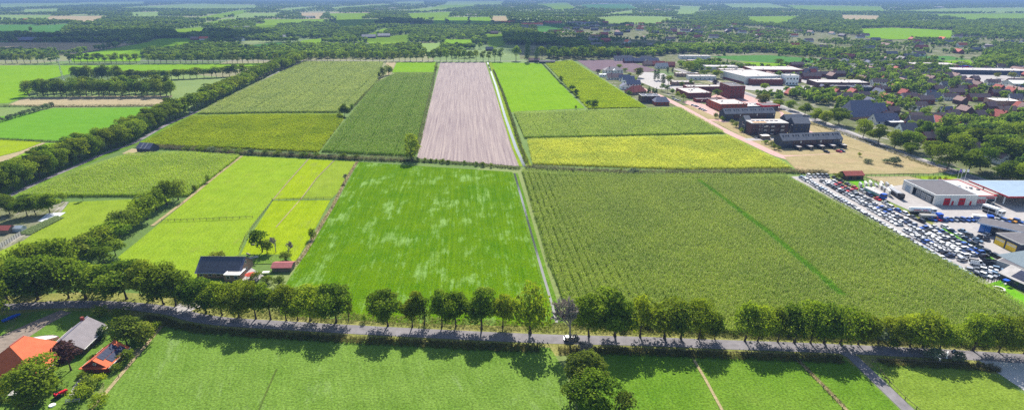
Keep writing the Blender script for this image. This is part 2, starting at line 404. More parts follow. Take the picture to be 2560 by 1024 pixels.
G['lawn'] = grass('garden_lawn', (0.07, 0.14, 0.02), (0.1, 0.165, 0.025), (0.14, 0.16, 0.045), 0.4, 0.1, (0.2, 0.16, 0.1), 0.58, 0.5, 0.06)
G['lawn2'] = grass('bright_lawn', (0.09, 0.26, 0.01), (0.12, 0.29, 0.015), None, 0.4, 0.0, None, 0.5, 0.35, 0.06)
G['soil_y'] = grass('ripe_crop_floor', (0.15, 0.17, 0.012), (0.2, 0.21, 0.018), (0.17, 0.19, 0.012), 0.08, 0.4, None, 0.5, 0.4, 0.05)
G['soil'] = grass('crop_soil', (0.05, 0.085, 0.016), (0.075, 0.11, 0.022), (0.09, 0.1, 0.03), 0.0, 0.4, None, 0.5, 0.4, 0.05)
G['garden'] = grass('town_gardens', (0.075, 0.1, 0.035), (0.12, 0.13, 0.06), (0.22, 0.2, 0.16), 0.3, 0.0, (0.3, 0.27, 0.25), 0.54, 0.5, 0.03, 0.9)
def plough_mat():
    w = N('ploughed_soil'); p_ = w.pos(); v = w.mapped(p_, (1, 1, 1), 0.078)
    sv_ = w.noise(w.mapped(v, (0.9, 0.012, 1)), 1.0, 4.0, 0.7); b = w.noise(v, 0.018, 4.0); g = w.noise(v, 1.8, 3.0, 0.8)
    col = w.ramp(b, [(0.35, (0.2, 0.155, 0.155)), (0.65, (0.27, 0.215, 0.2))])
    col = w.mix(0.7, col, w.ramp(sv_, [(0.3, (0.13, 0.09, 0.105)), (0.5, (0.24, 0.19, 0.185)), (0.7, (0.37, 0.3, 0.265))]))
    col = w.mix(0.55, col, w.ramp(g, [(0.36, (0.25, 0.25, 0.25)), (0.64, (0.75, 0.75, 0.75))]), 'OVERLAY')
    wv = w.n('TexWave', bands_direction='X'); wv.inputs['Scale'].default_value = 0.42; wv.inputs['Distortion'].default_value = 1.2; w.l(v, wv.inputs['Vector'])
    w.bsdf(col, 0.95, w.bump(w.math('ADD', wv.outputs['Fac'], g), 0.6, 0.3), spec=0.1); return w.m
G['plough'] = plough_mat()
G['plough2'] = grass('dark_ploughed_soil', (0.125, 0.09, 0.105), (0.15, 0.11, 0.125), (0.18, 0.14, 0.14), 1.3, 0.4, None, 0.5, 0.4, 0.02)

# roads first, so that field polygons can butt against them
ROAD = smooth(PL([(-120, 770), (0, 768), (110, 762), (220, 760), (330, 765), (430, 777), (480, 791), (560, 803), (700, 812), (850, 821), (1000, 829), (1200, 839), (1390, 847), (1600, 852), (1800, 860), (2000, 867), (2200, 876), (2400, 886), (2560, 896), (2720, 906)]), 5)
ribbon('road_verge', ROAD, 17.0, G['verge'], 0.012, 'dry grass verge on both sides of the tree-lined road', px=False)
ribbon('road', ROAD, 4.9, M['asphalt'], 0.062, 'narrow grey road crossing the picture in front of the tree row', px=False)
AVEN = smooth(PL([(-150, 560), (-60, 525), (37, 483), (100, 453), (187, 416), (262, 383), (337, 356), (410, 315), (475, 287), (537, 261), (600, 228), (650, 204), (700, 178), (760, 152)]), 4)
ribbon('avenue_verge', AVEN, 11.0, G['front2'], 0.013, 'grass verge along the avenue on the left', px=False)
ribbon('avenue_road', AVEN, 4.0, M['asphalt'], 0.062, 'narrow road shaded by the long avenue on the left', px=False)
ribbon('cross_road', [(-900, 930), (-338, 936), (-200, 934), (-30, 930), (110, 935), (170, 930)], 5.0, M['asphalt'], 0.062, 'road behind the distant row of trees', px=False)
LANE = PL([(2085, 868), (2130, 890), (2200, 957), (2270, 1024), (2400, 1150)])
ribbon('lane', LANE, 3.4, M['asphalt'], 0.066, 'paved lane leaving the road towards the viewer at the right', px=False)
sheet('gravel_yard', [(2440, 895), (2700, 905), (2700, 1010), (2560, 975), (2500, 935)], M['concrete'], 0.05, 'grey gravel yard in the lower right corner')
sheet('driveway', [(430, 770), (445, 758), (500, 752), (512, 760), (470, 780), (448, 784)], M['paving'], 0.064, 'pale driveway leading from the road to the dark-roofed farmhouse')

# ---- near meadows
sheet('meadow', [(408, 815), (520, 822), (700, 836), (900, 848), (1200, 862), (1375, 868), (1415, 930), (1440, 1024), (1480, 1150), (130, 1150), (225, 1024), (320, 915)], G['front'], label='wide green meadow in the foreground below the road')
sheet('meadow', [(1500, 876), (1720, 884), (1745, 912), (1800, 1024), (1870, 1150), (1480, 1150), (1440, 1000)], G['front2'], label='green pasture in front of the road right of the lone trees')
sheet('meadow', [(1730, 884), (1985, 893), (2000, 905), (2055, 960), (2112, 1024), (2210, 1150), (1880, 1150), (1808, 1024)], G['front2'], label='green pasture between the two foreground ditches')
sheet('meadow', [(1992, 893), (2108, 893), (2140, 920), (2235, 1010), (2370, 1150), (2218, 1150), (2120, 1024), (2060, 960)], G['front2'], label='narrow green pasture left of the paved lane')
sheet('meadow', [(2175, 905), (2300, 910), (2440, 918), (2500, 945), (2560, 985), (2720, 1080), (2760, 1150), (2460, 1150), (2250, 990)], G['front3'], label='pale green pasture right of the paved lane')
sheet('yard', [(120, 775), (260, 778), (395, 800), (405, 815), (318, 915), (222, 1024), (130, 1150), (-220, 1150), (-160, 900), (-100, 800)], G['lawn'], label='farm yard and lawn in the lower left corner')
sheet('yard_drive', [(-60, 900), (0, 840), (90, 800), (150, 775), (180, 780), (120, 810), (60, 850), (20, 880), (0, 900), (-60, 960)], M['gravel'], 0.062, 'grey drive across the farm yard in the lower left corner')

# ---- middle fields
sheet('meadow', [(897, 405), (1281, 430), (1330, 600), (1383, 800), (1380, 817), (1200, 812), (1000, 806), (860, 798), (700, 788), (700, 735), (718, 703), (780, 612), (845, 500)], G['patchy'], label='dark green meadow with pale patches in the middle of the picture')
sheet('meadow', [(607, 390), (768, 398), (724, 448), (680, 500), (632, 560), (610, 600), (590, 655), (500, 682), (470, 730), (360, 735), (295, 642), (360, 590), (470, 500), (525, 450)], G['lime'], label='lime green pasture left of the middle')
sheet('meadow', [(773, 398), (833, 401), (790, 445), (752, 497), (685, 498), (728, 448)], G['lime_y'], label='narrow yellow-green paddock above the paddock fence')
sheet('meadow', [(838, 401), (891, 404), (845, 480), (828, 497), (756, 497), (794, 445)], G['olive'], label='narrow olive paddock beside the dry ditch')
sheet('meadow', [(683, 501), (826, 500), (775, 595), (738, 655), (660, 650), (600, 640), (620, 598), (645, 560)], G['lime_y'], label='yellow-green paddock with trees above the farmhouse')
sheet('meadow', [(175, 505), (360, 497), (395, 480), (430, 500), (370, 535), (300, 590), (215, 640), (130, 665), (-60, 665), (-60, 655), (60, 600), (145, 540)], G['olive'], label='pale green pasture at the left behind the dark hedge')
sheet('garden', [(-60, 655), (60, 600), (145, 540), (172, 505), (60, 495), (-60, 520)], G['garden'], label='vegetable garden at the left edge')
CROP = {}
CROP['mid'] = [(320, 388), (460, 383), (600, 392), (545, 436), (470, 492), (360, 492), (42, 492), (104, 468), (188, 432)]
CROP['low'] = [(1303, 428), (1560, 440), (1958, 440), (2110, 520), (2300, 625), (2490, 728), (2650, 830), (2650, 872), (2300, 855), (1900, 838), (1600, 822), (1432, 812), (1370, 660)]
CROP['pale'] = [(1284, 284), (1450, 279), (1700, 272), (1812, 334), (1560, 341), (1312, 347)]
CROP['gold'] = [(1318, 350), (1560, 345), (1818, 340), (1982, 420), (1700, 424), (1332, 411)]
CROP['big'] = [(762, 155), (958, 157), (942, 205), (868, 282), (700, 283), (494, 286), (546, 258), (636, 213)]
CROP['olive'] = [(482, 291), (700, 287), (854, 287), (862, 295), (796, 381), (600, 372), (350, 362), (420, 322)]
CROP['dark'] = [(988, 184), (1084, 184), (1068, 250), (1034, 392), (900, 386), (803, 380), (940, 210)]
CROP['lime'] = [(1362, 157), (1430, 152), (1616, 270), (1470, 272)]
for k_, lab in (('mid', 'soil under the maize left of the pastures'), ('low', 'soil under the large maize field on the right'), ('pale', 'soil under the pale maize beyond the hedge'), ('gold', 'soil under the golden maize beyond the hedge'),
                ('big', 'soil under the large pale maize field beside the avenue'), ('olive', 'soil under the olive crop in front of the barn road'), ('dark', 'soil under the dark maize beside the ploughed field'), ('lime', 'soil under the bright crop beside the villas')):
    sheet('crop_soil', CROP[k_], G['soil_y' if k_ in ('gold', 'olive', 'lime') else 'soil'], label=lab)
sheet('meadow', [(992, 156), (1090, 156), (1087, 182), (980, 182)], G['bright'], label='small bright meadow at the far end of the dark maize')
sheet('track', [(965, 157), (990, 156), (978, 182), (968, 190)], G['tan'], label='tan strip of bare soil left of the small bright meadow')
sheet('ploughed_field', [(1101, 156), (1213, 156), (1255, 285), (1298, 416), (1170, 406), (1042, 396), (1070, 280)], G['plough'], label='long pinkish ploughed field in the middle')
sheet('meadow', [(1226, 156), (1352, 159), (1400, 208), (1462, 271), (1300, 279), (1278, 281), (1248, 205)], G['bright'], label='bright green field right of the straight ditch')
sheet('ploughed_field', [(1442, 151), (1560, 150), (1650, 178), (1590, 182), (1520, 172), (1482, 178)], G['plough2'], label='dark ploughed field behind the villas')
# ---- left fields
sheet('meadow', [(-80, 300), (60, 285), (135, 271), (405, 269), (404, 285), (300, 318), (180, 354), (60, 350), (-80, 343)], G['striped'], label='bright green mown field left of the avenue')
sheet('meadow', [(-80, 347), (30, 349), (106, 356), (50, 378), (-80, 410)], G['lime_y'], label='yellow field at the left edge')
sheet('track', [(106, 357), (114, 358), (20, 400), (-80, 425), (-80, 412), (50, 379)], G['tan'], label='tan track beside the yellow field at the left edge')
sheet('meadow', [(116, 358), (172, 358), (120, 395), (60, 430), (-80, 470), (-80, 428), (20, 402)], G['bright'], label='narrow green field below the yellow field at the left edge')
sheet('stubble_field', [(20, 263), (60, 246), (200, 241), (432, 240), (402, 265), (140, 268)], G['tan'], label='tan strip of ripe crop in front of the dark wood')
sheet('meadow', [(-200, 164), (270, 164), (180, 184), (95, 205), (80, 225), (70, 240), (20, 258), (-200, 268)], G['bright'], label='bright green field behind the mast at the left')
sheet('meadow', [(275, 163), (480, 161), (690, 158), (640, 172), (520, 176), (300, 178), (200, 182)], G['bright'], label='bright strip of grass between the tree row and the dark wood')
# ---- right side: dry grass, streets, yards
sheet('dry_field', [(1960, 392), (2160, 380), (2100, 362), (2010, 300), (2040, 312), (2200, 372), (2375, 428), (2330, 434), (2130, 436), (2000, 432)], G['dry'], label='dry yellow grass around the new terraces')
sheet('town_ground', [(1485, 180), (1600, 186), (1650, 176), (1800, 200), (2100, 320), (2430, 432), (2560, 476), (2900, 560), (2900, 60), (1290, 55), (1300, 148), (1440, 150)], G['garden'], 0.008, 'gardens and pavements of the small town on the right', clear=False)
sheet('dry_field', [(1705, 264), (1960, 394), (2000, 433), (2130, 436), (2375, 428), (2200, 370), (2040, 306), (1950, 268), (1860, 258)], G['dry'], 0.016, 'dry grass and verges between pink street and main street', clear=False)
sheet('town_ground', [(1485, 182), (1700, 190), (1950, 262), (2110, 335), (1960, 388), (1700, 268), (1620, 268)], G['garden'], 0.014, 'verges and yards around the red-brick blocks', clear=False)
MAIN = smooth(PL([(1690, 172), (1770, 198), (1845, 227), (1925, 257), (2040, 301), (2110, 329), (2200, 365), (2290, 398), (2370, 425), (2460, 455), (2560, 490), (2700, 540)]), 4)
ribbon('main_street', MAIN, 12.0, M['paving'], 0.05, 'pale main street running along the town', px=False)
ribbon('main_street_lane', MAIN, 5.8, M['asphalt'], 0.056, 'grey carriageway of the main street', px=False)
PINK = smooth(PL([(1590, 215), (1645, 238), (1700, 265), (1800, 320), (1880, 358), (1940, 386), (1975, 397)]), 4)
ribbon('side_street', PINK, 7.0, M['pinkpave'], 0.052, 'pink paved street along the golden field', px=False)
ribbon('side_street', PL([(1945, 391), (2010, 391), (2080, 387), (2145, 384)]), 6.0, M['pinkpave'], 0.058, 'pink paved parking street in front of the nearest terrace', px=False)
ribbon('side_street', PL([(1862, 349), (1960, 346), (2030, 340)]), 7.0, M['paving'], 0.058, 'pale parking street between apartments and nearest terrace', px=False)
ribbon('side_street', PL([(1760, 300), (1800, 301), (1815, 306)]), 6.0, M['pinkpave'], 0.058, 'short pink street below the farther terrace', px=False)
ribbon('cycle_path', smooth(PL([(2098, 356), (2140, 372), (2200, 390), (2290, 408), (2365, 424)]), 4), 2.6, M['pinkpave'], 0.06, 'pink cycle path through the dry grass', px=False)
ribbon('foot_path', smooth(PL([(1965, 396), (2010, 399), (2060, 396), (2120, 391), (2200, 394), (2300, 410)]), 4), 1.6, M['kerb'], 0.064, 'thin pale foot path through the dry grass', px=False)
ribbon('cycle_path', smooth(PL([(1940, 275), (1955, 283), (1956, 296), (1975, 305), (2010, 322), (2040, 336)]), 4), 2.6, M['pinkpave'], 0.06, 'curving pink path right of the red canopy', px=False)
sheet('town_square', [(1720, 252), (1765, 262), (1800, 285), (1785, 290), (1705, 255)], M['pinkpave'], 0.05, 'pink paved parking place left of the bright red school')
sheet('town_square', [(1790, 236), (1880, 238), (1935, 262), (1900, 262), (1800, 250), (1740, 258)], M['pinkpave'], 0.052, 'pink paved square between the brick buildings')
sheet('town_square', [(1605, 180), (1660, 184), (1690, 205), (1760, 215), (1720, 228), (1640, 222), (1590, 200)], M['paving'], 0.054, 'pale square among the villas and the sheds')
sheet('town_square', [(1770, 214), (1870, 213), (1990, 216), (2030, 214), (1990, 200), (2060, 196), (2110, 210), (2000, 236), (1880, 226)], M['paving'], 0.055, 'pale square in front of the white hall')
sheet('town_square', [(2080, 205), (2150, 203), (2170, 215), (2090, 216)], M['asphalt'], 0.056, 'grey car park behind the long low hall')
sheet('town_square', [(2370, 178), (2470, 183), (2560, 196), (2560, 212), (2430, 205)], M['paving'], 0.057, 'pale yard of the far warehouse')
sheet('sports_pitch', [(1772, 141), (1920, 138), (2060, 149), (2040, 157), (1950, 158), (1845, 152)], G['far_dark'], 0.06, 'green sports pitch with a running edge')
sheet('sports_pitch', [(1848, 154), (1950, 159), (2030, 160), (2030, 168), (1900, 168)], G['bright'], 0.06, 'bright green training pitch before the sports pitch')
sheet('sports_pitch', [(2262, 143), (2370, 140), (2420, 149), (2330, 152)], G['far_dark'], 0.06, 'farther pitch right of the big dark trees')
sheet('sports_pitch', [(2330, 154), (2424, 150), (2440, 166), (2350, 162)], G['bright'], 0.06, 'bright pitch right of the big dark trees')
# dealership, filling station
sheet('parking_lot', [(1975, 441), (2068, 438), (2200, 497), (2330, 556), (2420, 552), (2560, 556), (2700, 600), (2700, 720), (2510, 690), (2480, 712), (2440, 706), (2300, 625)], M['paving'], 0.05, 'pale paved lot of the car dealer')
sheet('forecourt', [(2150, 470), (2240, 462), (2340, 450), (2420, 442), (2480, 462), (2700, 530), (2700, 590), (2560, 552), (2340, 556), (2250, 515)], M['paving'], 0.054, 'pale paved forecourt of the filling station')
ribbon('hedge_strip', PL([(2066, 440), (2150, 477), (2240, 518), (2335, 561)]), 2.6, G['verge'], 0.07, 'dry grass strip between car lot and forecourt', px=False)
ribbon('grass_strip', PL([(2352, 571), (2420, 612), (2490, 655)]), 3.0, G['lawn2'], 0.07, 'green grass strip between the rows of cars', px=False)
sheet('riding_paddock', [(2163, 441), (2272, 440), (2322, 453), (2225, 466)], G['tan'], 0.06, 'brown sandy paddock behind the filling station')
sheet('lawn', [(2278, 440), (2350, 440), (2420, 432), (2400, 446), (2325, 452)], G['lime'], 0.06, 'green lawn beside the flag poles')
sheet('lawn', [(2120, 452), (2155, 449), (2175, 462), (2150, 468)], G['lawn2'], 0.062, 'small green lawn below the red-roofed shed')
sheet('lawn', [(2460, 712), (2500, 700), (2560, 738), (2700, 800), (2700, 842), (2560, 765)], G['lawn2'], 0.062, 'bright lawn with a trampoline at the right edge')

# ---- far fields
FAR = '''0,9 180,8 260,11 100,15 0,18|far_pale
270,17 480,10 640,13 640,19 500,20 310,18|far_pale
180,7 360,4 360,9 260,10|far_pale
330,31 400,30 395,35 330,35|far_pale
110,41 275,40 230,50 120,46|tan
-60,38 130,38 110,44 -60,42|far_pale
75,66 180,60 150,71 80,69|far_dark
-60,63 90,62 70,70 -60,72|far_dark
478,55 570,47 612,48 520,57|far_green
585,33 700,33 690,37 585,38|far_pale
425,75 500,69 552,74 450,82|far_green
-60,107 190,107 345,109 180,137 -60,133|tan
-60,105 140,101 185,102 60,107|far_dark
350,110 400,97 470,96 530,104 500,112 430,132 360,131 350,154 180,155 176,140|bright
580,122 640,112 700,106 722,118 640,129|far_dark
657,49 965,48 900,61 850,63 838,53 720,56 665,56|far_green
675,22 750,18 800,19 720,25|far_pale
752,33 815,33 800,41 755,40|tan
820,34 932,33 900,43 830,40|far_green
700,122 760,101 825,95 832,98 782,116 725,121|far_green
903,98 1026,86 1024,116 950,124|far_green
1018,110 1108,108 1096,130 1072,147 1060,126|far_pale
1112,99 1181,99 1181,121 1107,121|bright
1208,86 1256,84 1263,98 1225,106|far_green
1080,57 1086,45 1113,44 1116,53|bright
1119,53 1118,44 1170,43 1172,54|bright
1175,54 1172,44 1225,43 1232,57|bright
1236,54 1228,41 1265,41 1272,52|tan
1005,23 1100,16 1185,17 1060,26|far_pale
1080,17 1110,12 1185,13 1185,15|far_green
1018,34 1130,30 1120,41 1030,43|far_green
975,6 1060,3 1060,8 1000,8|far_pale
1110,10 1120,4 1262,3 1250,10|far_pale
1340,11 1415,7 1442,18 1395,22|far_green
1450,12 1570,10 1600,20 1470,18|far_dark
1485,46 1540,41 1650,42 1695,45 1640,53 1520,51|far_pale
1505,31 1580,26 1582,32 1512,34|far_pale
1640,13 1755,17 1735,33 1690,35 1700,20|far_pale
1805,10 1920,9 1990,20 1830,17|far_pale
1865,42 2005,41 1950,55 1880,51|far_green
1960,13 2200,17 2215,26 2100,26 1990,21|far_green
2200,24 2400,21 2700,19 2700,28 2300,27|far_pale
2280,36 2560,34 2700,34 2700,45 2430,44|far_green
2100,38 2200,40 2190,47 2110,45|tan
2145,73 2230,70 2385,77 2375,83 2230,86 2160,81|bright
2560,90 2700,90 2700,100 2560,98|far_green
640,60 700,60 690,66 640,66|far_green
60,24 150,22 140,28 60,28|far_pale
480,40 600,26 640,26 560,38|far_green
880,88 960,72 1000,72 905,92|far_green
820,16 960,10 980,13 840,20|far_pale
1340,62 1420,60 1400,68 1345,70|far_dark
'''.strip().split('\n')
WHERE = {'far_pale': 'pale green', 'far_green': 'green', 'far_dark': 'dark green', 'tan': 'tan', 'bright': 'bright green'}
cnt = {}
for ln in FAR:
    q, m_ = ln.split('|'); q = [tuple(map(float, a.split(','))) for a in q.split()]
    cx = sum(a for a, b in q) / len(q); cy = sum(b for a, b in q) / len(q)
    if cy < 96: q = [(a, b + (15.0 * PXM(b) if b > cy else 0.0)) for a, b in q]
    zone = 'far left' if cx < 640 else 'far middle' if cx < 1280 else 'far right of the middle' if cx < 1900 else 'far right'
    cnt[m_, zone] = cnt.get((m_, zone), 0) + 1
    ZL[0] += 0.01
    sheet('field', q, G[m_], 0.1 + ZL[0], '%s field in the %s of the plain, %s of its colour there' % (WHERE[m_], zone, ordw(cnt[m_, zone])))

# ---- water and dry ditches
ribbon('ditch_water', PL([(1219, 156), (1240, 215), (1262, 290), (1290, 370), (1311, 416)]), [2.2, 2.3, 2.1, 2.2, 2.0], M['water'], 0.16, 'bright straight ditch beside the ploughed field', px=False)
ribbon('ditch_water', PL([(1286, 433), (1305, 500), (1330, 590), (1356, 680), (1377, 750), (1392, 806)]), [1.2, 1.1, 0.9, 1.0, 0.9, 1.0], M['water'], 0.16, 'bright narrow ditch left of the large maize field', px=False)
ribbon('ditch_bank', PL([(1222, 156), (1243, 215), (1266, 290), (1294, 370), (1314, 416)]), 8.0, G['olive'], 0.15, 'grassy banks of the ditch beside the ploughed field', px=False)
ribbon('ditch_bank', PL([(1287, 433), (1306, 500), (1331, 590), (1357, 680), (1379, 750), (1395, 806)]), 3.6, G['front2'], 0.15, 'grassy banks of the narrow ditch left of the maize', px=False)
ribbon('dry_ditch', PL([(893, 404), (865, 450), (832, 515), (795, 575), (760, 635), (735, 665)]), 1.7, G['tan'], 0.15, 'dry ditch between the paddocks and the patchy meadow', px=False)
ribbon('dry_ditch', PL([(771, 398), (726, 448), (683, 499)]), 0.55, G['dry'], 0.15, 'thin dry ditch along the lime pasture', px=False)
ribbon('dry_ditch', PL([(836, 401), (792, 445), (752, 498), (690, 568)]), 0.5, G['dry'], 0.15, 'thin dry ditch between the two narrow paddocks', px=False)
ribbon('dry_ditch', PL([(1735, 900), (1762, 945), (1805, 1024), (1880, 1150)]), 0.8, G['dry'], 0.15, 'thin dry ditch in the foreground pasture', px=False)
ribbon('dry_ditch', PL([(1990, 895), (2030, 935), (2060, 965), (2116, 1024), (2214, 1150)]), 1.0, G['dry'], 0.15, 'dry ditch left of the narrow foreground pasture', px=False)
ribbon('dry_ditch', PL([(692, 922), (668, 975), (648, 1024), (610, 1150)]), 0.45, G['soil'], 0.15, 'dark drainage groove in the foreground meadow', px=False)
ribbon('headland', PL([(605, 390), (540, 440), (470, 497), (380, 565)]), 1.8, G['dry'], 0.15, 'yellow headland between maize and lime pasture', px=False)
# ------------------------------------------------------------------ plants: meshes shared by all copies
def quads_mesh(name, co, tint, mats, mi=None):
    """co: (n,4,3) corners of n leaf faces"""
    n_ = len(co); me = bpy.data.meshes.new(name)
    me.vertices.add(n_ * 4); me.vertices.foreach_set('co', co.reshape(-1))
    me.loops.add(n_ * 4); me.loops.foreach_set('vertex_index', np.arange(n_ * 4, dtype=np.int32))
    me.polygons.add(n_); me.polygons.foreach_set('loop_start', np.arange(0, n_ * 4, 4, dtype=np.int32))
    try: me.polygons.foreach_set('loop_total', np.full(n_, 4, np.int32))
    except Exception: pass
    for m in mats: me.materials.append(m)
    if mi is not None: me.polygons.foreach_set('material_index', np.asarray(mi, np.int32))
    a = me.attributes.new('tint', 'FLOAT', 'FACE'); a.data.foreach_set('value', np.asarray(tint, np.float32))
    me.update(calc_edges=True); me.validate(); return me
def unit(v): return v / np.maximum(np.linalg.norm(v, axis=1, keepdims=True), 1e-6)
def leaves(r, cen, rad, tint_l, n_, size, squash=0.85, up=-0.55, shell=(0.62, 1.08)):
    w = rad ** 2; w = w / w.sum(); k = r.choice(len(cen), n_, p=w)
    d = unit(r.normal(size=(n_, 3))); d[:, 2] = np.where(d[:, 2] < up, -d[:, 2], d[:, 2])
    pos = cen[k] + d * (rad[k] * r.uniform(shell[0], shell[1], n_))[:, None] * np.array([1, 1, squash])
    nrm = unit(d + r.normal(size=(n_, 3)) * 0.55)
    t = unit(np.cross(nrm, r.normal(size=(n_, 3)))); b = np.cross(nrm, t)
    s = (size * r.uniform(0.55, 1.25, n_))[:, None]; asp = r.uniform(0.6, 1.0, n_)[:, None]
    droop = np.array([0, 0, -0.18]) * s
    co = np.stack([pos - t * s * 0.5, pos - b * s * 0.5 * asp + droop, pos + t * s * 0.5, pos + b * s * 0.5 * asp], 1)
    return co, np.clip(tint_l[k] + r.normal(0, 0.22, n_), 0, 1)
def crown_lobes(r, H, R, base, n_, fill=0.36, flat=1.0):
    cz, hz = (base + H) / 2, (H - base) / 2
    d = unit(r.normal(size=(n_, 3))); f = r.uniform(0.45, 0.72, n_)[:, None]
    rad = R * fill * r.uniform(0.7, 1.25, n_)
    cen = d * f * np.array([R, R, hz]) + np.array([0, 0, cz])
    cen[0] = (0, 0, cz + 0.15 * hz); rad[0] = R * 0.55
    low = cen[:, 2] < base + rad * 0.6; cen[low, 2] = base + rad[low] * 0.6
    hi = cen[:, 2] > H - rad * 0.8; cen[hi, 2] = H - rad[hi] * 0.8
    return cen, rad, r.uniform(0.1, 0.9, n_)
def trunk_mesh(name, r, H, base, r0, cen, nl, m, lean=0.0):
    b = MB(); top = Vector((lean, lean * 0.4, base + (H - base) * 0.55)); mid = Vector((lean * 0.3, 0, base * 0.6))
    b.tube((0, 0, -0.1), (0, 0, 0.5), r0 * 1.5, r0 * 1.05, 8, False); b.tube((0, 0, 0.5), mid, r0 * 1.05, r0 * 0.85, 8, False); b.tube(mid, top, r0 * 0.85, r0 * 0.3, 7)
    for k in range(min(nl, len(cen) - 1)):
        c = Vector(cen[k + 1]); t = r.uniform(0.15, 0.85); s = mid.lerp(top, t); e = s.lerp(c, 0.9); m_ = s.lerp(e, 0.5) + Vector((0, 0, 0.4))
        b.tube(s, m_, r0 * 0.42, r0 * 0.26, 5, False); b.tube(m_, e, r0 * 0.26, r0 * 0.08, 5)
    return b.mesh(name, m)
class Kind: pass
KIND = {}
def kind(key, H, R, base, nlobe, nleaf, size, seed, leafm, r0=0.32, fill=0.36, squash=0.85, limbs=9, shape=None, shell=(0.62, 1.08), up=-0.55):
    r = np.random.default_rng(seed); k = Kind(); k.H, k.R, k.leaf = H, R, leafm
    cen, rad, tl = crown_lobes(r, H, R, base, nlobe, fill)
    if shape == 'cone':                          # columns and cones
        z = np.linspace(base, H * 0.93, nlobe); w_ = np.clip(1.05 - (z - base) / (H - base), 0.16, 1) ** 0.7
        cen = np.stack([r.normal(0, 0.12, nlobe) * R, r.normal(0, 0.12, nlobe) * R, z], 1); rad = R * w_
    if shape == 'column':
        z = np.linspace(base + R * 0.6, H - R * 0.7, nlobe); cen = np.stack([r.normal(0, 0.15, nlobe) * R, r.normal(0, 0.15, nlobe) * R, z], 1)
        rad = R * (0.62 + 0.4 * np.sin(np.linspace(0.5, 2.7, nlobe)))
    co, ti = leaves(r, cen, rad, tl, nleaf, size, squash, up, shell)
    k.crown = quads_mesh(key + '_crown', co, ti, [leafm]); k.trunk = trunk_mesh(key + '_trunk', r, H, base, r0, cen, limbs, M['bark'], r.normal(0, 0.3) if H > 6 else 0)
    KIND[key] = k; return k
for i in range(5): kind('oak%d' % i, 17, [6.2, 5.6, 6.8, 5.2, 6.0][i], [0.9, 1.6, 0.7, 1.8, 0.6][i], [36, 28, 42, 26, 34][i], 4600, 0.66, 20 + i, M['leaf'])
for i in range(3): kind('slim%d' % i, 14, 3.4, 1.8, 18, 1800, 0.55, 40 + i, M['leaf'], 0.2, 0.42)
for i in range(3): kind('mid%d' % i, 17, [6.0, 5.4, 6.6][i], 3.0, 20, 950, 1.15, 50 + i, M['leaf'], 0.34, 0.4, limbs=5)
for i in range(2): kind('round%d' % i, 12, 5.0, 2.2, 18, 900, 0.95, 60 + i, M['leaf'], 0.28, 0.42, limbs=5)
kind('globe', 9, 2.7, 2.2, 12, 700, 0.6, 70, M['leaf'], 0.16, 0.5, limbs=4)
kind('cone', 9, 1.9, 0.5, 12, 700, 0.55, 71, M['leaf_conifer'], 0.15, shape='cone', limbs=0)
kind('column', 12, 1.7, 0.6, 10, 800, 0.6, 72, M['leaf_conifer'], 0.18, shape='column', limbs=0)
for i in range(3): kind('bush%d' % i, 3.0, 2.0, 0.2, 12, 700, 0.34, 80 + i, M['leaf_shrub'], 0.08, 0.45, limbs=5)
for i in range(2): kind('bigbush%d' % i, 7.5, 4.0, 0.4, 22, 1700, 0.5, 90 + i, M['leaf'], 0.2, 0.4, limbs=7)
def bare_mesh(name, seed, H, spread, m, depth=5):
    r = random.Random(seed); b = MB(); Ht = H
    def br(p, d, L, rad, k):
        e = p + d * L; b.tube(p, e, rad, rad * 0.65, 4 if k < depth - 1 else 6, False)
        if k == 0: return
        for _ in range(r.choice((3, 4, 4)) if k > 1 else 5):
            nd = (d + Vector((r.uniform(-1, 1), r.uniform(-1, 1), r.uniform(-0.35, 0.75))) * spread).normalized()
            br(p.lerp(e, r.uniform(0.55, 1.0)), nd, L * r.uniform(0.55, 0.8), max(rad * 0.62, 0.055), k - 1)
    br(Vector((0, 0, -0.1)), Vector((0, 0, 1)), H * 0.28, H * 0.016, depth)
    k = Ht / max(p_[2] for p_ in b.v); b.v = [(x * k, y * k, zz * k) for x, y, zz in b.v]; return b.mesh(name, m)

NT = [0]
def tree(key, loc, H, R, label, cat='tree', group=None, name='tree', leaf=None, rz=None):
    k = KIND[key]; NT[0] += 1
    o = empty(name, (loc[0], loc[1], 0), rnd.uniform(0, 6.28) if rz is None else rz, label, cat, group)
    s = H / k.H; sr = R / k.R
    t = link('trunk', k.trunk, o); t.scale = ((sr + s) / 2, (sr + s) / 2, s)
    c = link('crown', k.crown, o); v_ = rnd.uniform(0.86, 1.14); c.scale = (sr * v_, sr * (2 - v_), s); c.rotation_euler = (rnd.gauss(0, 0.05), rnd.gauss(0, 0.05), 0)
    if leaf and leaf is not k.leaf: objmat(c, leaf)
    return o

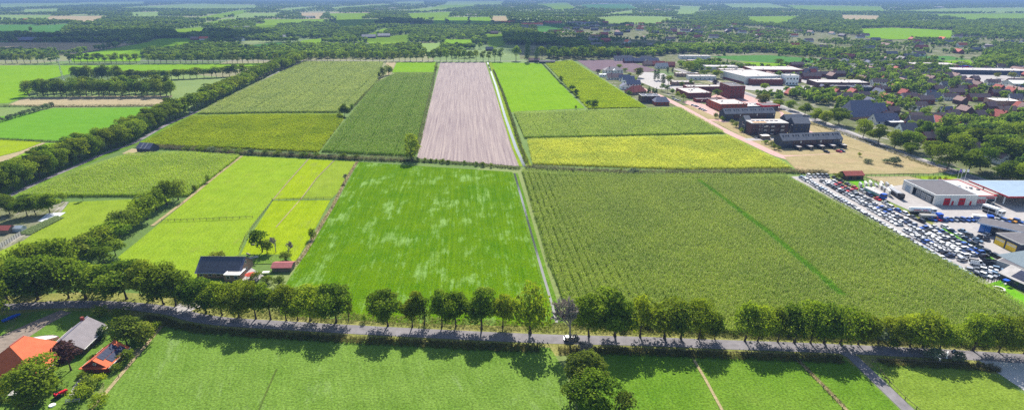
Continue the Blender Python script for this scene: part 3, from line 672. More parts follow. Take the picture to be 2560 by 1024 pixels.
# ------------------------------------------------------------------ crops
def blades(name, seed, n_, h, spread, wid, leafm, topm=None, ntop=0, lay=0.5):
    r = np.random.default_rng(seed); co = []; ti = []; mi = []
    for i in range(n_):
        a = r.uniform(0, 6.28); x, y = r.uniform(-spread, spread, 2); z0 = (r.uniform(0.6, 0.92) if i % 3 else r.uniform(0.2, 0.6)) * h; up = r.uniform(-0.01, 0.07) * h
        l_ = lay * r.uniform(0.7, 1.4); d = np.array([math.cos(a), math.sin(a), 0]); s = np.array([-math.sin(a), math.cos(a), 0]) * wid * 0.5
        p0 = np.array([x, y, z0]); p1 = p0 + d * l_ * 0.5 + [0, 0, up]; p2 = p0 + d * l_ + [0, 0, up * r.uniform(-0.4, 0.7)]
        co.append([p0 - s, p0 + s, p1 + s, p1 - s]); co.append([p1 - s, p1 + s, p2 + s * 0.4, p2 - s * 0.4]); t = r.uniform(0, 1); ti += [t, t]; mi += [0, 0]
    for i in range(ntop):
        a = r.uniform(0, 6.28); x, y = r.uniform(-spread, spread, 2); s = np.array([math.cos(a), math.sin(a), 0]) * wid * 0.35
        p0 = np.array([x, y, h * 0.8]); p1 = np.array([x + r.normal(0, .1), y + r.normal(0, .1), h * 1.08])
        co.append([p0 - s, p0 + s, p1 + s, p1 - s]); ti.append(r.uniform(0, 1)); mi.append(1)
    me = quads_mesh(name, np.array(co, float), ti, [leafm] + ([topm] if topm else []), mi)
    return bpy.data.objects.new(name, me)
TASSEL = leafmat('maize_tassel', (0.34, 0.36, 0.2), (0.46, 0.47, 0.28), None, 0.2)
TASSEL_Y = leafmat('gold_tassel', (0.36, 0.34, 0.06), (0.46, 0.42, 0.1), None, 0.2)
def crop(name, key, label, sx, sy, rot, c1, c2, c3, h, tas=None, ntop=3, drift=0.6, wid=0.13, n_=12, seed=1, skip=None, jit=0.3, dscale=0.03, tram=0.0):
    lm = leafmat(name + '_' + key + '_leaf', c1, c2, c3, 0.3, drift, dscale, 0.14)
    pr = [blades('%s_%s_plant' % (name, key), seed + i, n_, h, max(sx, 0.35) * 0.5, wid * (sx + sy) / 1.5, lm, tas, ntop, 0.55 * sx / 0.75) for i in range(3)]
    q = PL(CROP[key]) if key in CROP else key; pts = grid_in(q, sx, sy, jit, rot)
    if skip is not None: pts = pts[~skip(pts)]
    if tram:                                     # wheel tracks left by the sprayer
        ac = pts[:, 0] * math.cos(rot) + pts[:, 1] * math.sin(rot); t = np.mod(ac, tram)
        pts = pts[~(((t < 0.75) | ((t > 2.1) & (t < 2.85))) & (rng.random(len(pts)) < 0.8))]
    n0 = len(pts)
    return scatter(name, label, pts, rng.uniform(0.82, 1.12, n0) , rng.uniform(0, 6.28, n0), pr)
stripe = np.array(PL([(1740, 456), (1750, 456), (1926, 586), (2116, 748), (2096, 748), (1914, 591)]))
def rows_skip(p):
    k = inpoly(p[:, 0], p[:, 1], stripe)
    xl = 4.9 + (327.8 - p[:, 1]) * 0.0765; t = p[:, 0] - xl                      # metres from the ditch-side edge
    k |= (t < 42) & (np.mod(t, 3.05) < np.where(t < 14, 1.0, 0.8) * (1 - t / 60)) & (rng.random(len(p)) < 0.85)
    xr = 161.7 + (318.1 - p[:, 1]) * 0.095; s = xr - p[:, 0]
    for q in (5.0, 10.5, 16.0): k |= (np.abs(s - q) < 0.55) & (rng.random(len(p)) < 0.8)
    yt = 327.0 - p[:, 0] * 0.055 - p[:, 1]
    for q in (4.5, 9.0, 14.0): k |= (np.abs(yt - q) < 0.55) & (t > 10) & (rng.random(len(p)) < 0.7)
    return k
crop('maize_crop', 'low', 'large field of tall maize on the right above the road', 0.75, 0.55, 0.08, (0.105, 0.195, 0.018), (0.235, 0.335, 0.04), (0.28, 0.335, 0.05), 2.3, TASSEL, 2, 0.6, seed=101, skip=rows_skip)
CROP['stripe'] = [(1740, 456), (1750, 456), (1926, 586), (2116, 748), (2096, 748), (1914, 591)]
crop('weed_strip', 'stripe', 'bright green strip running through the large maize field', 0.6, 0.5, 0.0, (0.09, 0.23, 0.012), (0.16, 0.34, 0.025), None, 2.3, None, 0, 0.3, seed=111)
crop('maize_crop', 'gold', 'golden yellow maize beyond the dark reed belt on the right', 0.9, 0.8, 0.08, (0.34, 0.42, 0.06), (0.55, 0.6, 0.1), (0.72, 0.68, 0.16), 1.7, TASSEL_Y, 1, 0.75, seed=121, tram=27.0)
crop('maize_crop', 'pale', 'pale green maize behind the golden maize', 0.9, 0.9, 0.08, (0.202, 0.330, 0.029), (0.363, 0.502, 0.065), (0.403, 0.502, 0.072), 2.1, TASSEL, 3, 0.55, seed=131, tram=27.0)
crop('maize_crop', 'mid', 'yellow-green maize between avenue and lime pasture', 0.9, 0.8, 0.2, (0.174, 0.318, 0.013), (0.323, 0.476, 0.025), (0.393, 0.464, 0.025), 2.0, TASSEL, 2, 0.6, seed=141)
crop('maize_crop', 'olive', 'olive yellow crop between the avenue and the dark maize', 1.1, 1.0, 0.2, (0.17, 0.25, 0.008), (0.27, 0.35, 0.014), (0.31, 0.36, 0.02), 1.7, None, 0, 0.6, seed=151, wid=0.2, tram=24.0)
crop('maize_crop', 'dark', 'dark green maize left of the ploughed field', 1.0, 0.9, 0.1, (0.07, 0.18, 0.008), (0.15, 0.28, 0.016), (0.17, 0.27, 0.02), 2.2, TASSEL, 2, 0.5, seed=161, tram=21.0)
crop('maize_crop', 'big', 'large pale green maize field along the far avenue', 1.5, 1.4, 0.1, (0.2, 0.3, 0.06), (0.34, 0.42, 0.11), (0.36, 0.41, 0.12), 2.2, TASSEL, 3, 0.5, seed=171, tram=27.0)
crop('maize_crop', 'lime', 'bright yellow-green crop beside the villas', 1.2, 1.1, 0.0, (0.2, 0.31, 0.008), (0.31, 0.42, 0.012), (0.36, 0.42, 0.02), 1.3, None, 0, 0.4, seed=181, wid=0.22)
# weeds, reeds and verge growth
def strip(pts, w):
    L, R = ribbon_pts([Vector(p_) for p_ in pts], w); return [tuple(a) for a in L] + [tuple(a) for a in R[::-1]]
def belt(name, label, pts, w, sp, h, c1, c2, c3, seed, px=True, n_=16, wid=0.1, skipf=None, drift=0.7):
    q = strip(PL(pts) if px else pts, w); lm = leafmat('%s_%d' % (name, seed), c1, c2, c3, 0.3, drift, 0.12)
    pr = [blades('%s_%d_clump' % (name, seed), seed + i, n_, h, sp * 0.5, wid * sp / 0.6, lm, None, 0, 0.35 * h) for i in range(3)]
    g = grid_in(q, sp, sp, 0.9)
    keep = rng.random(len(g)) > 0.12
    if skipf is not None: keep &= ~skipf(g)
    g = g[keep]; n0 = len(g); s = rng.uniform(0.5, 1.15, n0)
    return scatter(name, label, g, np.stack([rng.uniform(0.8, 1.3, n0), rng.uniform(0.8, 1.3, n0), s], 1), rng.uniform(0, 6.28, n0), pr)
belt('reed_belt', 'purple-brown reeds along the far side of the pastures', [(345, 366), (480, 374), (600, 384), (760, 391), (893, 398), (1040, 402)], 7.0, 0.9, 2.2, (0.09, 0.075, 0.05), (0.17, 0.135, 0.11), (0.07, 0.09, 0.03), 201)
belt('reed_belt', 'dark weeds below the ploughed field', [(1040, 403), (1180, 411), (1300, 422)], 5.0, 0.8, 1.3, (0.035, 0.06, 0.015), (0.08, 0.11, 0.03), (0.1, 0.09, 0.04), 206)
belt('reed_belt', 'grey-brown reeds between the golden maize and the large maize field', [(1312, 420), (1450, 428), (1560, 433), (1750, 434), (1965, 430), (2070, 434)], 5.5, 0.9, 2.3, (0.1, 0.085, 0.06), (0.17, 0.145, 0.115), (0.07, 0.085, 0.03), 211)
ra = np.array(ROAD)
def off(pts, d):
    v = [Vector(p_) for p_ in pts]; o = []
    for i, p_ in enumerate(v):
        t = (v[min(i + 1, len(v) - 1)] - v[max(i - 1, 0)]).normalized(); o.append((p_.x - t.y * d, p_.y + t.x * d))
    return o
GAPS = [(-8, 3), (8.5, 13.5), (98, 106), (136, 150)]   # gateways in the roadside ditch (x range in metres)
def gapf(g):
    k = np.zeros(len(g), bool)
    for a, b in ((8.0, 14.0), (97.0, 107.0), (139.0, 170.0), (-131, -122)): k |= (g[:, 0] > a) & (g[:, 0] < b)
    return k
def gap_none(g): return (g[:, 0] > -108) & (g[:, 0] < -101)
RR = [p_ for p_ in ROAD if p_[0] > -122]
belt('ditch_weeds', 'dark brown-green weeds in the ditch below the road', off(RR, -6.0), 3.6, 0.55, 0.95, (0.05, 0.055, 0.016), (0.11, 0.115, 0.035), (0.15, 0.12, 0.05), 221, px=False, skipf=gapf)
belt('verge_weeds', 'dry weeds under the tree row behind the road', off(RR, 6.4), 5.6, 0.7, 0.6, (0.13, 0.15, 0.035), (0.23, 0.21, 0.08), (0.09, 0.13, 0.03), 226, px=False, skipf=gap_none)
belt('ditch_weeds', 'reeds on the right bank of the ploughed field ditch', [(1233, 175), (1256, 230), (1280, 300), (1302, 370), (1318, 410)], 2.6, 0.9, 1.6, (0.07, 0.085, 0.03), (0.14, 0.14, 0.06), (0.05, 0.08, 0.02), 231)
belt('ditch_weeds', 'weeds between dark maize and ploughed field', [(1092, 158), (1080, 220), (1060, 300), (1040, 385)], 3.2, 1.0, 1.2, (0.07, 0.1, 0.03), (0.17, 0.19, 0.08), (0.2, 0.18, 0.1), 236)
belt('ditch_weeds', 'dry weeds in the ditch between paddocks and patchy meadow', [(893, 404), (865, 450), (832, 515), (795, 575), (760, 635), (735, 665)], 1.6, 0.6, 0.7, (0.19, 0.15, 0.08), (0.3, 0.24, 0.14), (0.12, 0.14, 0.04), 241)
belt('ditch_weeds', 'dark weeds left of the mown field', [(-60, 345), (60, 351), (180, 357)], 3.5, 0.9, 1.3, (0.04, 0.065, 0.02), (0.09, 0.12, 0.04), None, 246)
belt('maize_edge', 'dark edge of the ripe crop behind the mown field', [(0, 266), (140, 267), (404, 265)], 5.0, 1.2, 2.0, (0.06, 0.08, 0.02), (0.13, 0.14, 0.05), None, 251)
belt('rough_growth', 'dark rough growth along the main street', [(1990, 300), (2060, 318), (2140, 345), (2240, 383), (2330, 418)], 6.0, 1.0, 0.9, (0.07, 0.09, 0.03), (0.15, 0.15, 0.06), (0.2, 0.16, 0.08), 256)
belt('ditch_weeds', 'dry weeds along the thin ditch left of the narrow foreground pasture', [(1990, 896), (2030, 935), (2060, 965), (2116, 1024)], 1.3, 0.5, 0.45, (0.16, 0.13, 0.06), (0.3, 0.24, 0.14), (0.09, 0.11, 0.03), 261)
belt('hedge', 'thin dark hedge between bright meadow and bright crop', [(1355, 158), (1400, 207), (1440, 240), (1478, 268)], 2.2, 0.9, 1.4, (0.035, 0.06, 0.015), (0.08, 0.12, 0.03), None, 266)
belt('maize_edge', 'weedy line between large pale maize and dark maize', [(962, 180), (943, 207), (900, 250), (868, 284)], 3.0, 1.1, 1.3, (0.07, 0.09, 0.03), (0.15, 0.16, 0.06), None, 271)
# ------------------------------------------------------------------ buildings
BLD = []
def foot(A, rz, L, D, pad=1.5):
    u = Vector((math.cos(rz), math.sin(rz))); v = Vector((-u.y, u.x)); a = Vector(A)
    q = [a - u * pad - v * pad, a + u * (L + pad) - v * pad, a + u * (L + pad) + v * (D + pad), a - u * pad + v * (D + pad)]
    BLD.append(np.array([tuple(x) for x in q]))
def AB(pa, pb):
    a, b = Vector(P(*pa)), Vector(P(*pb)); d = b - a
    return tuple(a), math.atan2(d.y, d.x), d.length
def window(root, x, z, w=1.1, h=1.3, y=-0.04, side=None, frame=None, name='window', m=None):
    b = MB()
    if side == 'L': b.box(-0.06, 0.04, x - w / 2, x + w / 2, z, z + h)
    elif side == 'R': b.box(y - 0.04, y + 0.06, x - w / 2, x + w / 2, z, z + h)
    else: b.box(x - w / 2, x + w / 2, y - 0.03, 0.06, z, z + h)
    o = b.build(name, frame or m or M['glass'], root)
    if frame:
        p_ = MB(); k = 0.1
        if side == 'L': p_.box(-0.075, 0.0, x - w / 2 + k, x + w / 2 - k, z + k, z + h - k)
        elif side == 'R': p_.box(y, y + 0.08, x - w / 2 + k, x + w / 2 - k, z + k, z + h - k)
        else: p_.box(x - w / 2 + k, x + w / 2 - k, y - 0.045, 0.0, z + k, z + h - k)
        p_.build('pane', M['glass'], o)
    return o
def gable(name, label, A, rz, L, D, eave, ridge, wall, roof, axis='u', over=0.4, wins=0, rows=1, chim=False, group=None, cat='house', hip=0.0, frame=None, gwin=True, doors=(), cap=None):
    root = empty(name, (A[0], A[1], 0), rz, label, cat, group); foot(A, rz, L, D)
    b = MB(); e, r_ = eave, ridge
    if axis == 'u':
        s = (L / 2 * hip) if hip else 0
        if hip: b.box(0, L, 0, D, -0.1, e)
        else:
            b.add([(x, y, z) for x in (0, L) for y, z in ((0, -0.1), (D, -0.1), (D, e), (D / 2, r_ - 0.12), (0, e))],
                  [(0, 4, 3, 2, 1), (5, 6, 7, 8, 9), (0, 5, 9, 4), (1, 2, 7, 6), (4, 9, 8, 3), (3, 8, 7, 2), (0, 1, 6, 5)])
        b.build('wall', wall, root)
        k = (r_ - e) / (D / 2) * over; rf = MB()
        x0, x1 = -over, L + over; xa, xb = x0 + (s + over if hip else 0), x1 - (s + over if hip else 0)
        rf.slab([(x0, -over, e - k), (x1, -over, e - k), (xb, D / 2, r_), (xa, D / 2, r_)], 0.16)
        rf.slab([(x1, D + over, e - k), (x0, D + over, e - k), (xa, D / 2, r_), (xb, D / 2, r_)], 0.16)
        if hip:
            rf.slab([(x0, D + over, e - k), (x0, -over, e - k), (xa, D / 2, r_)], 0.16); rf.slab([(x1, -over, e - k), (x1, D + over, e - k), (xb, D / 2, r_)], 0.16)
    else:
        if hip: b.box(0, L, 0, D, -0.1, e)
        else:
            b.add([(x, y, z) for y in (0, D) for x, z in ((0, -0.1), (L, -0.1), (L, e), (L / 2, r_ - 0.12), (0, e))],
                  [(0, 1, 2, 3, 4), (9, 8, 7, 6, 5), (1, 6, 7, 2), (5, 0, 4, 9), (2, 7, 8, 3), (3, 8, 9, 4), (1, 0, 5, 6)])
        b.build('wall', wall, root)
        k = (r_ - e) / (L / 2) * over; rf = MB(); s = D / 2 * hip if hip else 0
        y0, y1 = -over, D + over; ya, yb = y0 + (s + over if hip else 0), y1 - (s + over if hip else 0)
        rf.slab([(L + over, y0, e - k), (L + over, y1, e - k), (L / 2, yb, r_), (L / 2, ya, r_)], 0.16)
        rf.slab([(-over, y1, e - k), (-over, y0, e - k), (L / 2, ya, r_), (L / 2, yb, r_)], 0.16)
        if hip:
            rf.slab([(-over, y0, e - k), (L + over, y0, e - k), (L / 2, ya, r_)], 0.16); rf.slab([(L + over, y1, e - k), (-over, y1, e - k), (L / 2, yb, r_)], 0.16)
    ro = rf.build('roof', roof, root)
    if cap:                                      # ridge tiles and gutters
        q0, q1 = ((xa, D / 2, r_ + 0.03), (xb, D / 2, r_ + 0.03)) if axis == 'u' else ((L / 2, ya, r_ + 0.03), (L / 2, yb, r_ + 0.03))
        MB().tube(q0, q1, 0.16, 0.16, 6).build('ridge_tiles', cap, ro)
        for s_ in (0, 1):
            if axis == 'u': g0, g1 = ((-over, D * s_ + over * (2 * s_ - 1) * 1.1, e - k - 0.1), (L + over, D * s_ + over * (2 * s_ - 1) * 1.1, e - k - 0.1))
            else: g0, g1 = ((L * s_ + over * (2 * s_ - 1) * 1.1, -over, e - k - 0.1), (L * s_ + over * (2 * s_ - 1) * 1.1, D + over, e - k - 0.1))
            MB().tube(g0, g1, 0.1, 0.1, 6).build('gutter', M['offwhite'], root)
    if chim:
        cx, cy = (L * 0.3, D / 2) if axis == 'u' else (L / 2, D * 0.35)
        MB().box(cx - 0.4, cx + 0.4, cy - 0.4, cy + 0.4, r_ - 0.8, r_ + 0.9).box(cx - 0.5, cx + 0.5, cy - 0.5, cy + 0.5, r_ + 0.9, r_ + 1.05).build('chimney', M['brick_red'], ro)
    for j in range(rows):
        for i in range(wins):
            window(root, L * (i + 0.5) / wins, 0.9 + j * 2.7, min(1.5, L / wins * 0.45), 1.3, frame=frame)
    if gwin and wins:
        if axis == 'u':
            for j in range(rows + (0 if hip else 1)):
                if 0.9 + j * 2.7 + 1.2 < (r_ if not hip else e): window(root, D * 0.5, 0.9 + j * 2.7, 1.1, 1.2, side='L', frame=frame); window(root, D * 0.5, 0.9 + j * 2.7, 1.1, 1.2, y=L, side='R', frame=frame)
    for (x, w, h, m) in doors: MB().box(x - w / 2, x + w / 2, -0.07, 0.05, 0, h).build('door', m, root)
    root['_dims'] = (L, D, e, r_)
    return root
def flat(name, label, A, rz, L, D, h, wall, roof, wins=0, rows=1, group=None, cat='building', par=0.35, wz=1.0, ww=1.4, wh=1.4, side_wins=0, frame=None, trim=None):
    root = empty(name, (A[0], A[1], 0), rz, label, cat, group); foot(A, rz, L, D)
    MB().box(0, L, 0, D, -0.1, h).build('wall', wall, root)
    t = 0.3; pr = MB(); o_ = 0.06
    pr.box(-o_, L + o_, -o_, t, h, h + par); pr.box(-o_, L + o_, D - t, D + o_, h, h + par); pr.box(-o_, t, t, D - t, h, h + par); pr.box(L - t, L + o_, t, D - t, h, h + par)
    MB().box(t, L - t, t, D - t, h + 0.003, h + 0.08).build('roof', roof, root); pr.build('parapet', trim or wall, root)
    ro = root.children[1]; r0 = random.Random(int(A[0] * 10 + A[1]))
    for i in range(min(9, int(L * D / 60))):     # vents, plant and skylights
        x, y, s = r0.uniform(1.5, L - 2.5), r0.uniform(1.5, D - 2.5), r0.uniform(0.4, 1.1)
        MB().box(x, x + s * 1.6, y, y + s, h + 0.08, h + 0.08 + r0.choice((0.25, 0.5, 0.9))).build(('roof_vent', 'skylight')[i % 2], (M['steel'], M['white'], M['roof_grey'])[i % 3], ro)
    st = (h - 0.2) / rows
    for j in range(rows):
        for i in range(wins): window(root, L * (i + 0.5) / wins, wz + j * st, ww, wh, frame=frame)
        for i in range(side_wins): window(root, D * (i + 0.5) / side_wins, wz + j * st, ww, wh, side='L', frame=frame)
    return root

# --- the two terraces of new houses and the apartments (axis aligned with the lot)
def terrace(label, A, rz, L, D, n_):
    t = gable('terraced_houses', label, A, rz, L, D, 5.6, 9.3, M['brick_dark'], M['roof_metal'], over=0.25, cat='terraced houses')
    roof = [c for c in t.children if c.name.startswith('roof')][0]
    uw = L / n_
    for i in (0, n_ - 1):                        # dark clad end houses
        MB().box(i * uw - (0.05 if i == 0 else 0), (i + 1) * uw + (0.05 if i else 0), -0.06, 0.02, 0, 5.45).build('cladding', M['clad'], t)
    for x_, s in ((0, -1), (L, 1)):
        MB().add([(x_ + s * 0.05, y, z) for y, z in ((0, -0.05), (D, -0.05), (D, 5.4), (D / 2, 9.0), (0, 5.4))] + [(x_, y, z) for y, z in ((0, -0.05), (D, -0.05), (D, 5.4), (D / 2, 9.0), (0, 5.4))],
                 [(0, 1, 2, 3, 4), (9, 8, 7, 6, 5)] + [(i, (i + 1) % 5, 5 + (i + 1) % 5, 5 + i) for i in range(5)]).build('cladding', M['clad'], t)
    sl = 3.7 / (D / 2); sn = math.atan(sl)
    def onroof(y): return 5.6 + sl * y
    for i in range(n_):
        for fx in (0.24, 0.76):                  # roof windows
            x = (i + fx) * uw; y0, y1 = D * 0.27, D * 0.37
            MB().slab([(x - 0.5, y0, onroof(y0) + 0.09), (x + 0.5, y0, onroof(y0) + 0.09), (x + 0.5, y1, onroof(y1) + 0.09), (x - 0.5, y1, onroof(y1) + 0.09)], 0.1).build('roof_window', M['black'], roof)
        for k in (-0.4, 0.4):                    # flues at the party wall
            x = (i + 0.5) * uw + k; y = D * 0.3; MB().box(x - 0.13, x + 0.13, y - 0.13, y + 0.13, onroof(y) - 0.1, onroof(y) + 1.0).build('flue', M['black'], roof)
        for j in range(2):
            for fx in (0.2, 0.42, 0.6, 0.82): window(t, (i + fx) * uw, 0.6 + j * 2.75, 0.9, 1.5, y=-0.1, m=M['glass'] if (i + j) % 2 else M['offwhite'] if fx == 0.82 and j else M['glass'])
    return t
TA, TR, TL = P(1954, 371), math.radians(8), 45.5
t2 = terrace('dark terrace of new houses nearest the dry grass, grey roof with roof windows', TA, TR, TL, 10.5, 6)
t1 = terrace('dark terrace of new houses behind the apartment block, grey roof with roof windows', P(1811, 301), math.radians(7), 45.5, 10.5, 6)
for i in range(5):                               # garden sheds in front of the near terrace
    x = 8 + i * 8.6; u = Vector((math.cos(TR), math.sin(TR))); v = Vector((-u.y, u.x)); a = Vector(TA) + u * x - v * 6.2
    g_ = empty('garden_shed', (a.x, a.y, 0), TR, 'dark garden shed in front of the nearest terrace, %s from the left' % ordw(i + 1), 'shed', 'garden sheds of the nearest terrace')
    MB().box(0, 2.6, 0, 4.2, 0, 2.3).build('wall', M['black'], g_); MB().box(-0.15, 2.75, -0.2, 4.3, 2.3, 2.45).build('roof', M['roof_pale'], g_); MB().box(0.8, 1.8, -0.05, 0.05, 0, 2.0).build('door', M['wood'], g_)
ap = empty('apartment_block', (*P(1875, 338), 0), math.radians(2), 'brown brick apartment block with flat roof and dark gabled ends', 'apartments'); AL, AD, AH = 28.5, 14.0, 8.9
foot(P(1875, 338), math.radians(2), AL, AD)
MB().box(0, AL, 0, AD, -0.1, AH).build('wall', M['brick_dark'], ap)
MB().box(-0.1, AL + 0.1, -0.1, AD + 0.1, AH, AH + 0.45).build('parapet', M['offwhite'], ap)
rf = MB().box(0.4, AL - 0.4, 0.4, AD - 0.4, AH + 0.46, AH + 0.5).build('roof', M['roof_pale'], ap)
MB().box(2, 12, 0.8, 4, AH + 0.5, AH + 0.62).build('sedum_bed', plain('orange_sedum', (0.42, 0.22, 0.06), 0.9, 0.3, 1.5), rf)
for i in range(6): MB().box(3 + i * 3.6, 5.4 + i * 3.6, 6.5, 8.2, AH + 0.6, AH + 0.75).build('solar_panel', M['solar'], rf)
for j in range(3):
    for i, x in enumerate((2, 4.2, 6.6, 8.6, 13.5, 19, 21, 26)):
        window(ap, x, 0.7 + j * 2.9, 0.7 + 0.5 * (i % 2), 1.7, frame=M['offwhite'] if i in (2, 3) else None)
    for i, x in enumerate((10.8, 16.2, 23.8)):
        bl = MB().box(x - 1.3, x + 1.3, -1.2, -0.02, 0.55 + j * 2.9, 0.68 + j * 2.9).build('balcony', M['concrete'], ap)
        MB().box(x - 1.3, x + 1.3, -1.25, -1.2, 0.7 + j * 2.9, 1.6 + j * 2.9).build('balustrade', M['steel'], bl)
        MB().box(x - 1.1, x + 1.1, -0.05, 0.04, 0.7 + j * 2.9, 2.9 + j * 2.9).build('balcony_door', M['glass'], ap)
for (lab_, A_, L_, D_, e_, r_) in (('dark gabled wing at the left of the brown apartment block', P(1861, 331), 4.4, 11.5, 8.6, 12.2), ('dark gabled tower at the right of the brown apartment block', P(1981, 337), 12.8, 11.0, 8.8, 12.4), ('dark gabled wing behind the right tower of the apartments', P(1962, 323), 14.5, 10.0, 7.5, 11.0)):
    g_ = gable('apartment_wing', lab_, A_, math.radians(3), L_, D_, e_, r_, M['clad'], M['roof_metal'], axis='u', over=0.2, wins=3, rows=3, cat='apartments')
flat('car_port', 'small white-roofed carport left of the nearest terrace', P(1905, 349), 0.1, 6.5, 5, 2.6, M['wood'], M['white'], par=0.12, cat='carport')

# --- brick school, offices, hall
flat('school', 'bright red brick school block with pale flat roof', P(1799, 279), math.radians(6), 26, 26, 6.4, M['brick_bright'], M['roof_pale'], 6, 2, cat='school', side_wins=5)
flat('school_annex', 'low red brick annex left of the bright red school', P(1780, 270), math.radians(6), 8, 14, 4.0, M['brick_red'], M['roof_pale'], 0, 1, cat='school', side_wins=3)
sc = flat('school_canopy', 'low pale-roofed wing with dark front right of the red school', P(1858, 276), math.radians(6), 20, 16, 3.6, M['clad'], M['roof_pale'], 7, 1, cat='building', trim=M['white'])
rc = empty('red_canopy', (*P(1905, 277), 0), math.radians(6), 'red framed canopy at the right end of the school', 'canopy'); foot(P(1905, 277), 0.1, 18, 12)
MB().box(0, 17, 0, 12, 3.9, 4.9).build('frame', M['red'], rc); MB().box(0.6, 16.4, 0.6, 11.4, 4.9, 4.94).build('roof', M['roof_grey'], rc)
MB().box(0.3, 7.5, 0.3, 11, 0, 3.9).build('wall', M['red'], rc); MB().box(7.5, 16.2, 1.5, 11, 0, 3.9).build('glass_wall', M['glass'], rc)
for x in (11, 16.6): MB().box(x, x + 0.3, 0.1, 0.4, 0, 3.9).build('post', M['red'], rc)
flat('office_block', 'dark red brick office with pale roof facing the globe trees', P(1720, 246), math.radians(6), 25, 34, 5.2, M['brick_red'], M['roof_pale'], 10, 2, cat='office', ww=1.2, side_wins=7)
flat('office_block', 'long red brick wing behind the dark red office', P(1717, 229), math.radians(3), 42, 14, 5.0, M['brick_red'], M['roof_pale'], 15, 2, cat='office', ww=1.2)
flat('office_tower', 'four-storey red brick tower right of the brick offices', P(1822, 247), math.radians(4), 16, 26, 12.5, M['brick_red'], M['roof_grey'], 4, 4, cat='office', ww=0.9, side_wins=4)
flat('garage_row', 'long low brick garage row with grey roof', P(1740, 256), math.radians(4), 24, 8, 2.8, M['brick_red'], M['roof_grey'], 0, cat='garage')
hl = flat('sports_hall', 'large white sports hall with pale roof', P(1862, 211), math.radians(10), 46, 58, 9.0, M['offwhite'], M['roof_pale'], 0, cat='sports hall', trim=M['white'])
MB().box(-0.25, 0.0, 2, 50, 0, 2.4).build('brick_base', M['brick_red'], hl)
flat('brick_hall', 'red brick hall in front of the white sports hall', P(1875, 213), math.radians(-2), 38, 22, 6.6, M['brick_red'], M['roof_pale'], 0, cat='hall')
flat('white_tower', 'white two-storey tower at the right end of the brick hall', P(1963, 213), math.radians(0), 15, 14, 11.0, M['white'], M['roof_pale'], 4, 2, cat='building', ww=1.8, wh=2.0)
flat('back_hall', 'wide pale-roofed hall behind the white sports hall', P(1880, 190), math.radians(-3), 66, 40, 8.0, M['brick_red'], M['roof_pale'], 0, cat='hall')
flat('low_hall', 'long low grey hall with pitched pale roof lights', P(2040, 218), math.radians(-3), 60, 26, 5.2, M['brick_dark'], M['roof_pale'], 18, 1, cat='hall', ww=2.0)
flat('low_hall', 'grey flat-roofed wing in front of the long low hall', P(2075, 224), math.radians(-3), 48, 10, 3.6, M['brick_dark'], M['roof_grey'], 14, 1, cat='hall', ww=2.0)
flat('low_hall', 'small dark-fronted hall with solar roof right of the long low hall', P(2128, 228), math.radians(-3), 22, 12, 4.5, M['clad'], M['solar'], 8, 1, cat='hall', trim=M['offwhite'])
flat('clubhouse', 'pale flat-roofed clubhouse behind the dark trees', P(2285, 172), math.radians(-4), 60, 26, 6, M['brick_tan'], M['roof_pale'], 12, 1, cat='clubhouse')
flat('club_building', 'low dark club building between trees left of the clubhouse', P(2130, 172), math.radians(-2), 70, 18, 5, M['clad'], M['roof_grey'], 14, 1, cat='building')
wh_ = flat('warehouse', 'long white-roofed warehouse with dark front at the far right', P(2384, 185), math.radians(-9), 92, 26, 5.5, M['clad'], M['roof_pale'], 0, cat='warehouse', trim=M['white'])
for i in range(3):
    g_ = flat('stand_roof', '%s blue and red fairground stall behind the warehouse, counted from the left' % ordw(i + 1), P(2400 + i * 9, 178), 0.0, 6, 6, 6 + i % 2, M['red'], M['blue'], 0, cat='stall', group='fairground stalls', trim=M['blue'])
flat('white_hall', 'small white-roofed hall behind the far garden trees', P(2485, 268), math.radians(-6), 22, 16, 6, M['brick_tan'], M['white'], 4, 1, cat='hall')
gable('white_hall', 'white-roofed workshop at the right edge of the town', P(2530, 222), math.radians(-8), 26, 20, 6, 8.5, M['offwhite'], M['white'], cat='workshop', wins=4)
for i, (x, y, l_, d_, h_) in enumerate(((1690, 192, 30, 12, 4), (1722, 200, 34, 14, 4.5), (1680, 214, 26, 12, 4), (1765, 178, 44, 20, 6), (1800, 186, 34, 16, 6), (1700, 148, 50, 16, 5), (1720, 158, 40, 12, 4))):
    flat('shed_hall', 'pale flat-roofed works hall behind the globe trees, %s of seven by distance to them' % ordw(i + 1), P(x, y), math.radians(-2), l_, d_, h_, M['offwhite'] if i % 2 else M['brick_tan'], M['roof_pale'], 6, 1, cat='hall', group='works halls')

# --- villas beside the bright crop
vm = gable('villa', 'cream mansion with dark hipped roof and white portico', P(1512, 187), math.radians(5), 25, 14, 5.8, 9.4, M['offwhite'], M['tile_grey'], hip=0.5, wins=6, rows=2, chim=True, cat='villa')
MB().box(10.5, 15.5, -2.0, 0, 5.0, 5.6).add([(10.3, -2.1, 5.6), (15.7, -2.1, 5.6), (13, -2.1, 7.6), (10.3, 1.5, 5.6), (15.7, 1.5, 5.6), (13, 1.5, 7.6)], [(0, 1, 2), (5, 4, 3), (0, 3, 4, 1), (1, 4, 5, 2), (2, 5, 3, 0)]).build('portico', M['white'], vm)
for x in (10.8, 12.3, 13.7, 15.2): MB().tube((x, -1.8, 0), (x, -1.8, 5.0), 0.22, 0.2, 8).build('column', M['white'], vm)
gable('villa', 'long villa with dark red-brown roof in front of the mansion', P(1519, 200), math.radians(3), 19, 11, 3.2, 7.4, M['offwhite'], M['tile_brown'], wins=5, chim=True, cat='villa')
gable('villa', 'dark-roofed villa right of the red-brown villa', P(1548, 203), math.radians(-4), 13, 10, 3.4, 7.4, M['offwhite'], M['tile_blue'], wins=4, chim=True, cat='villa')
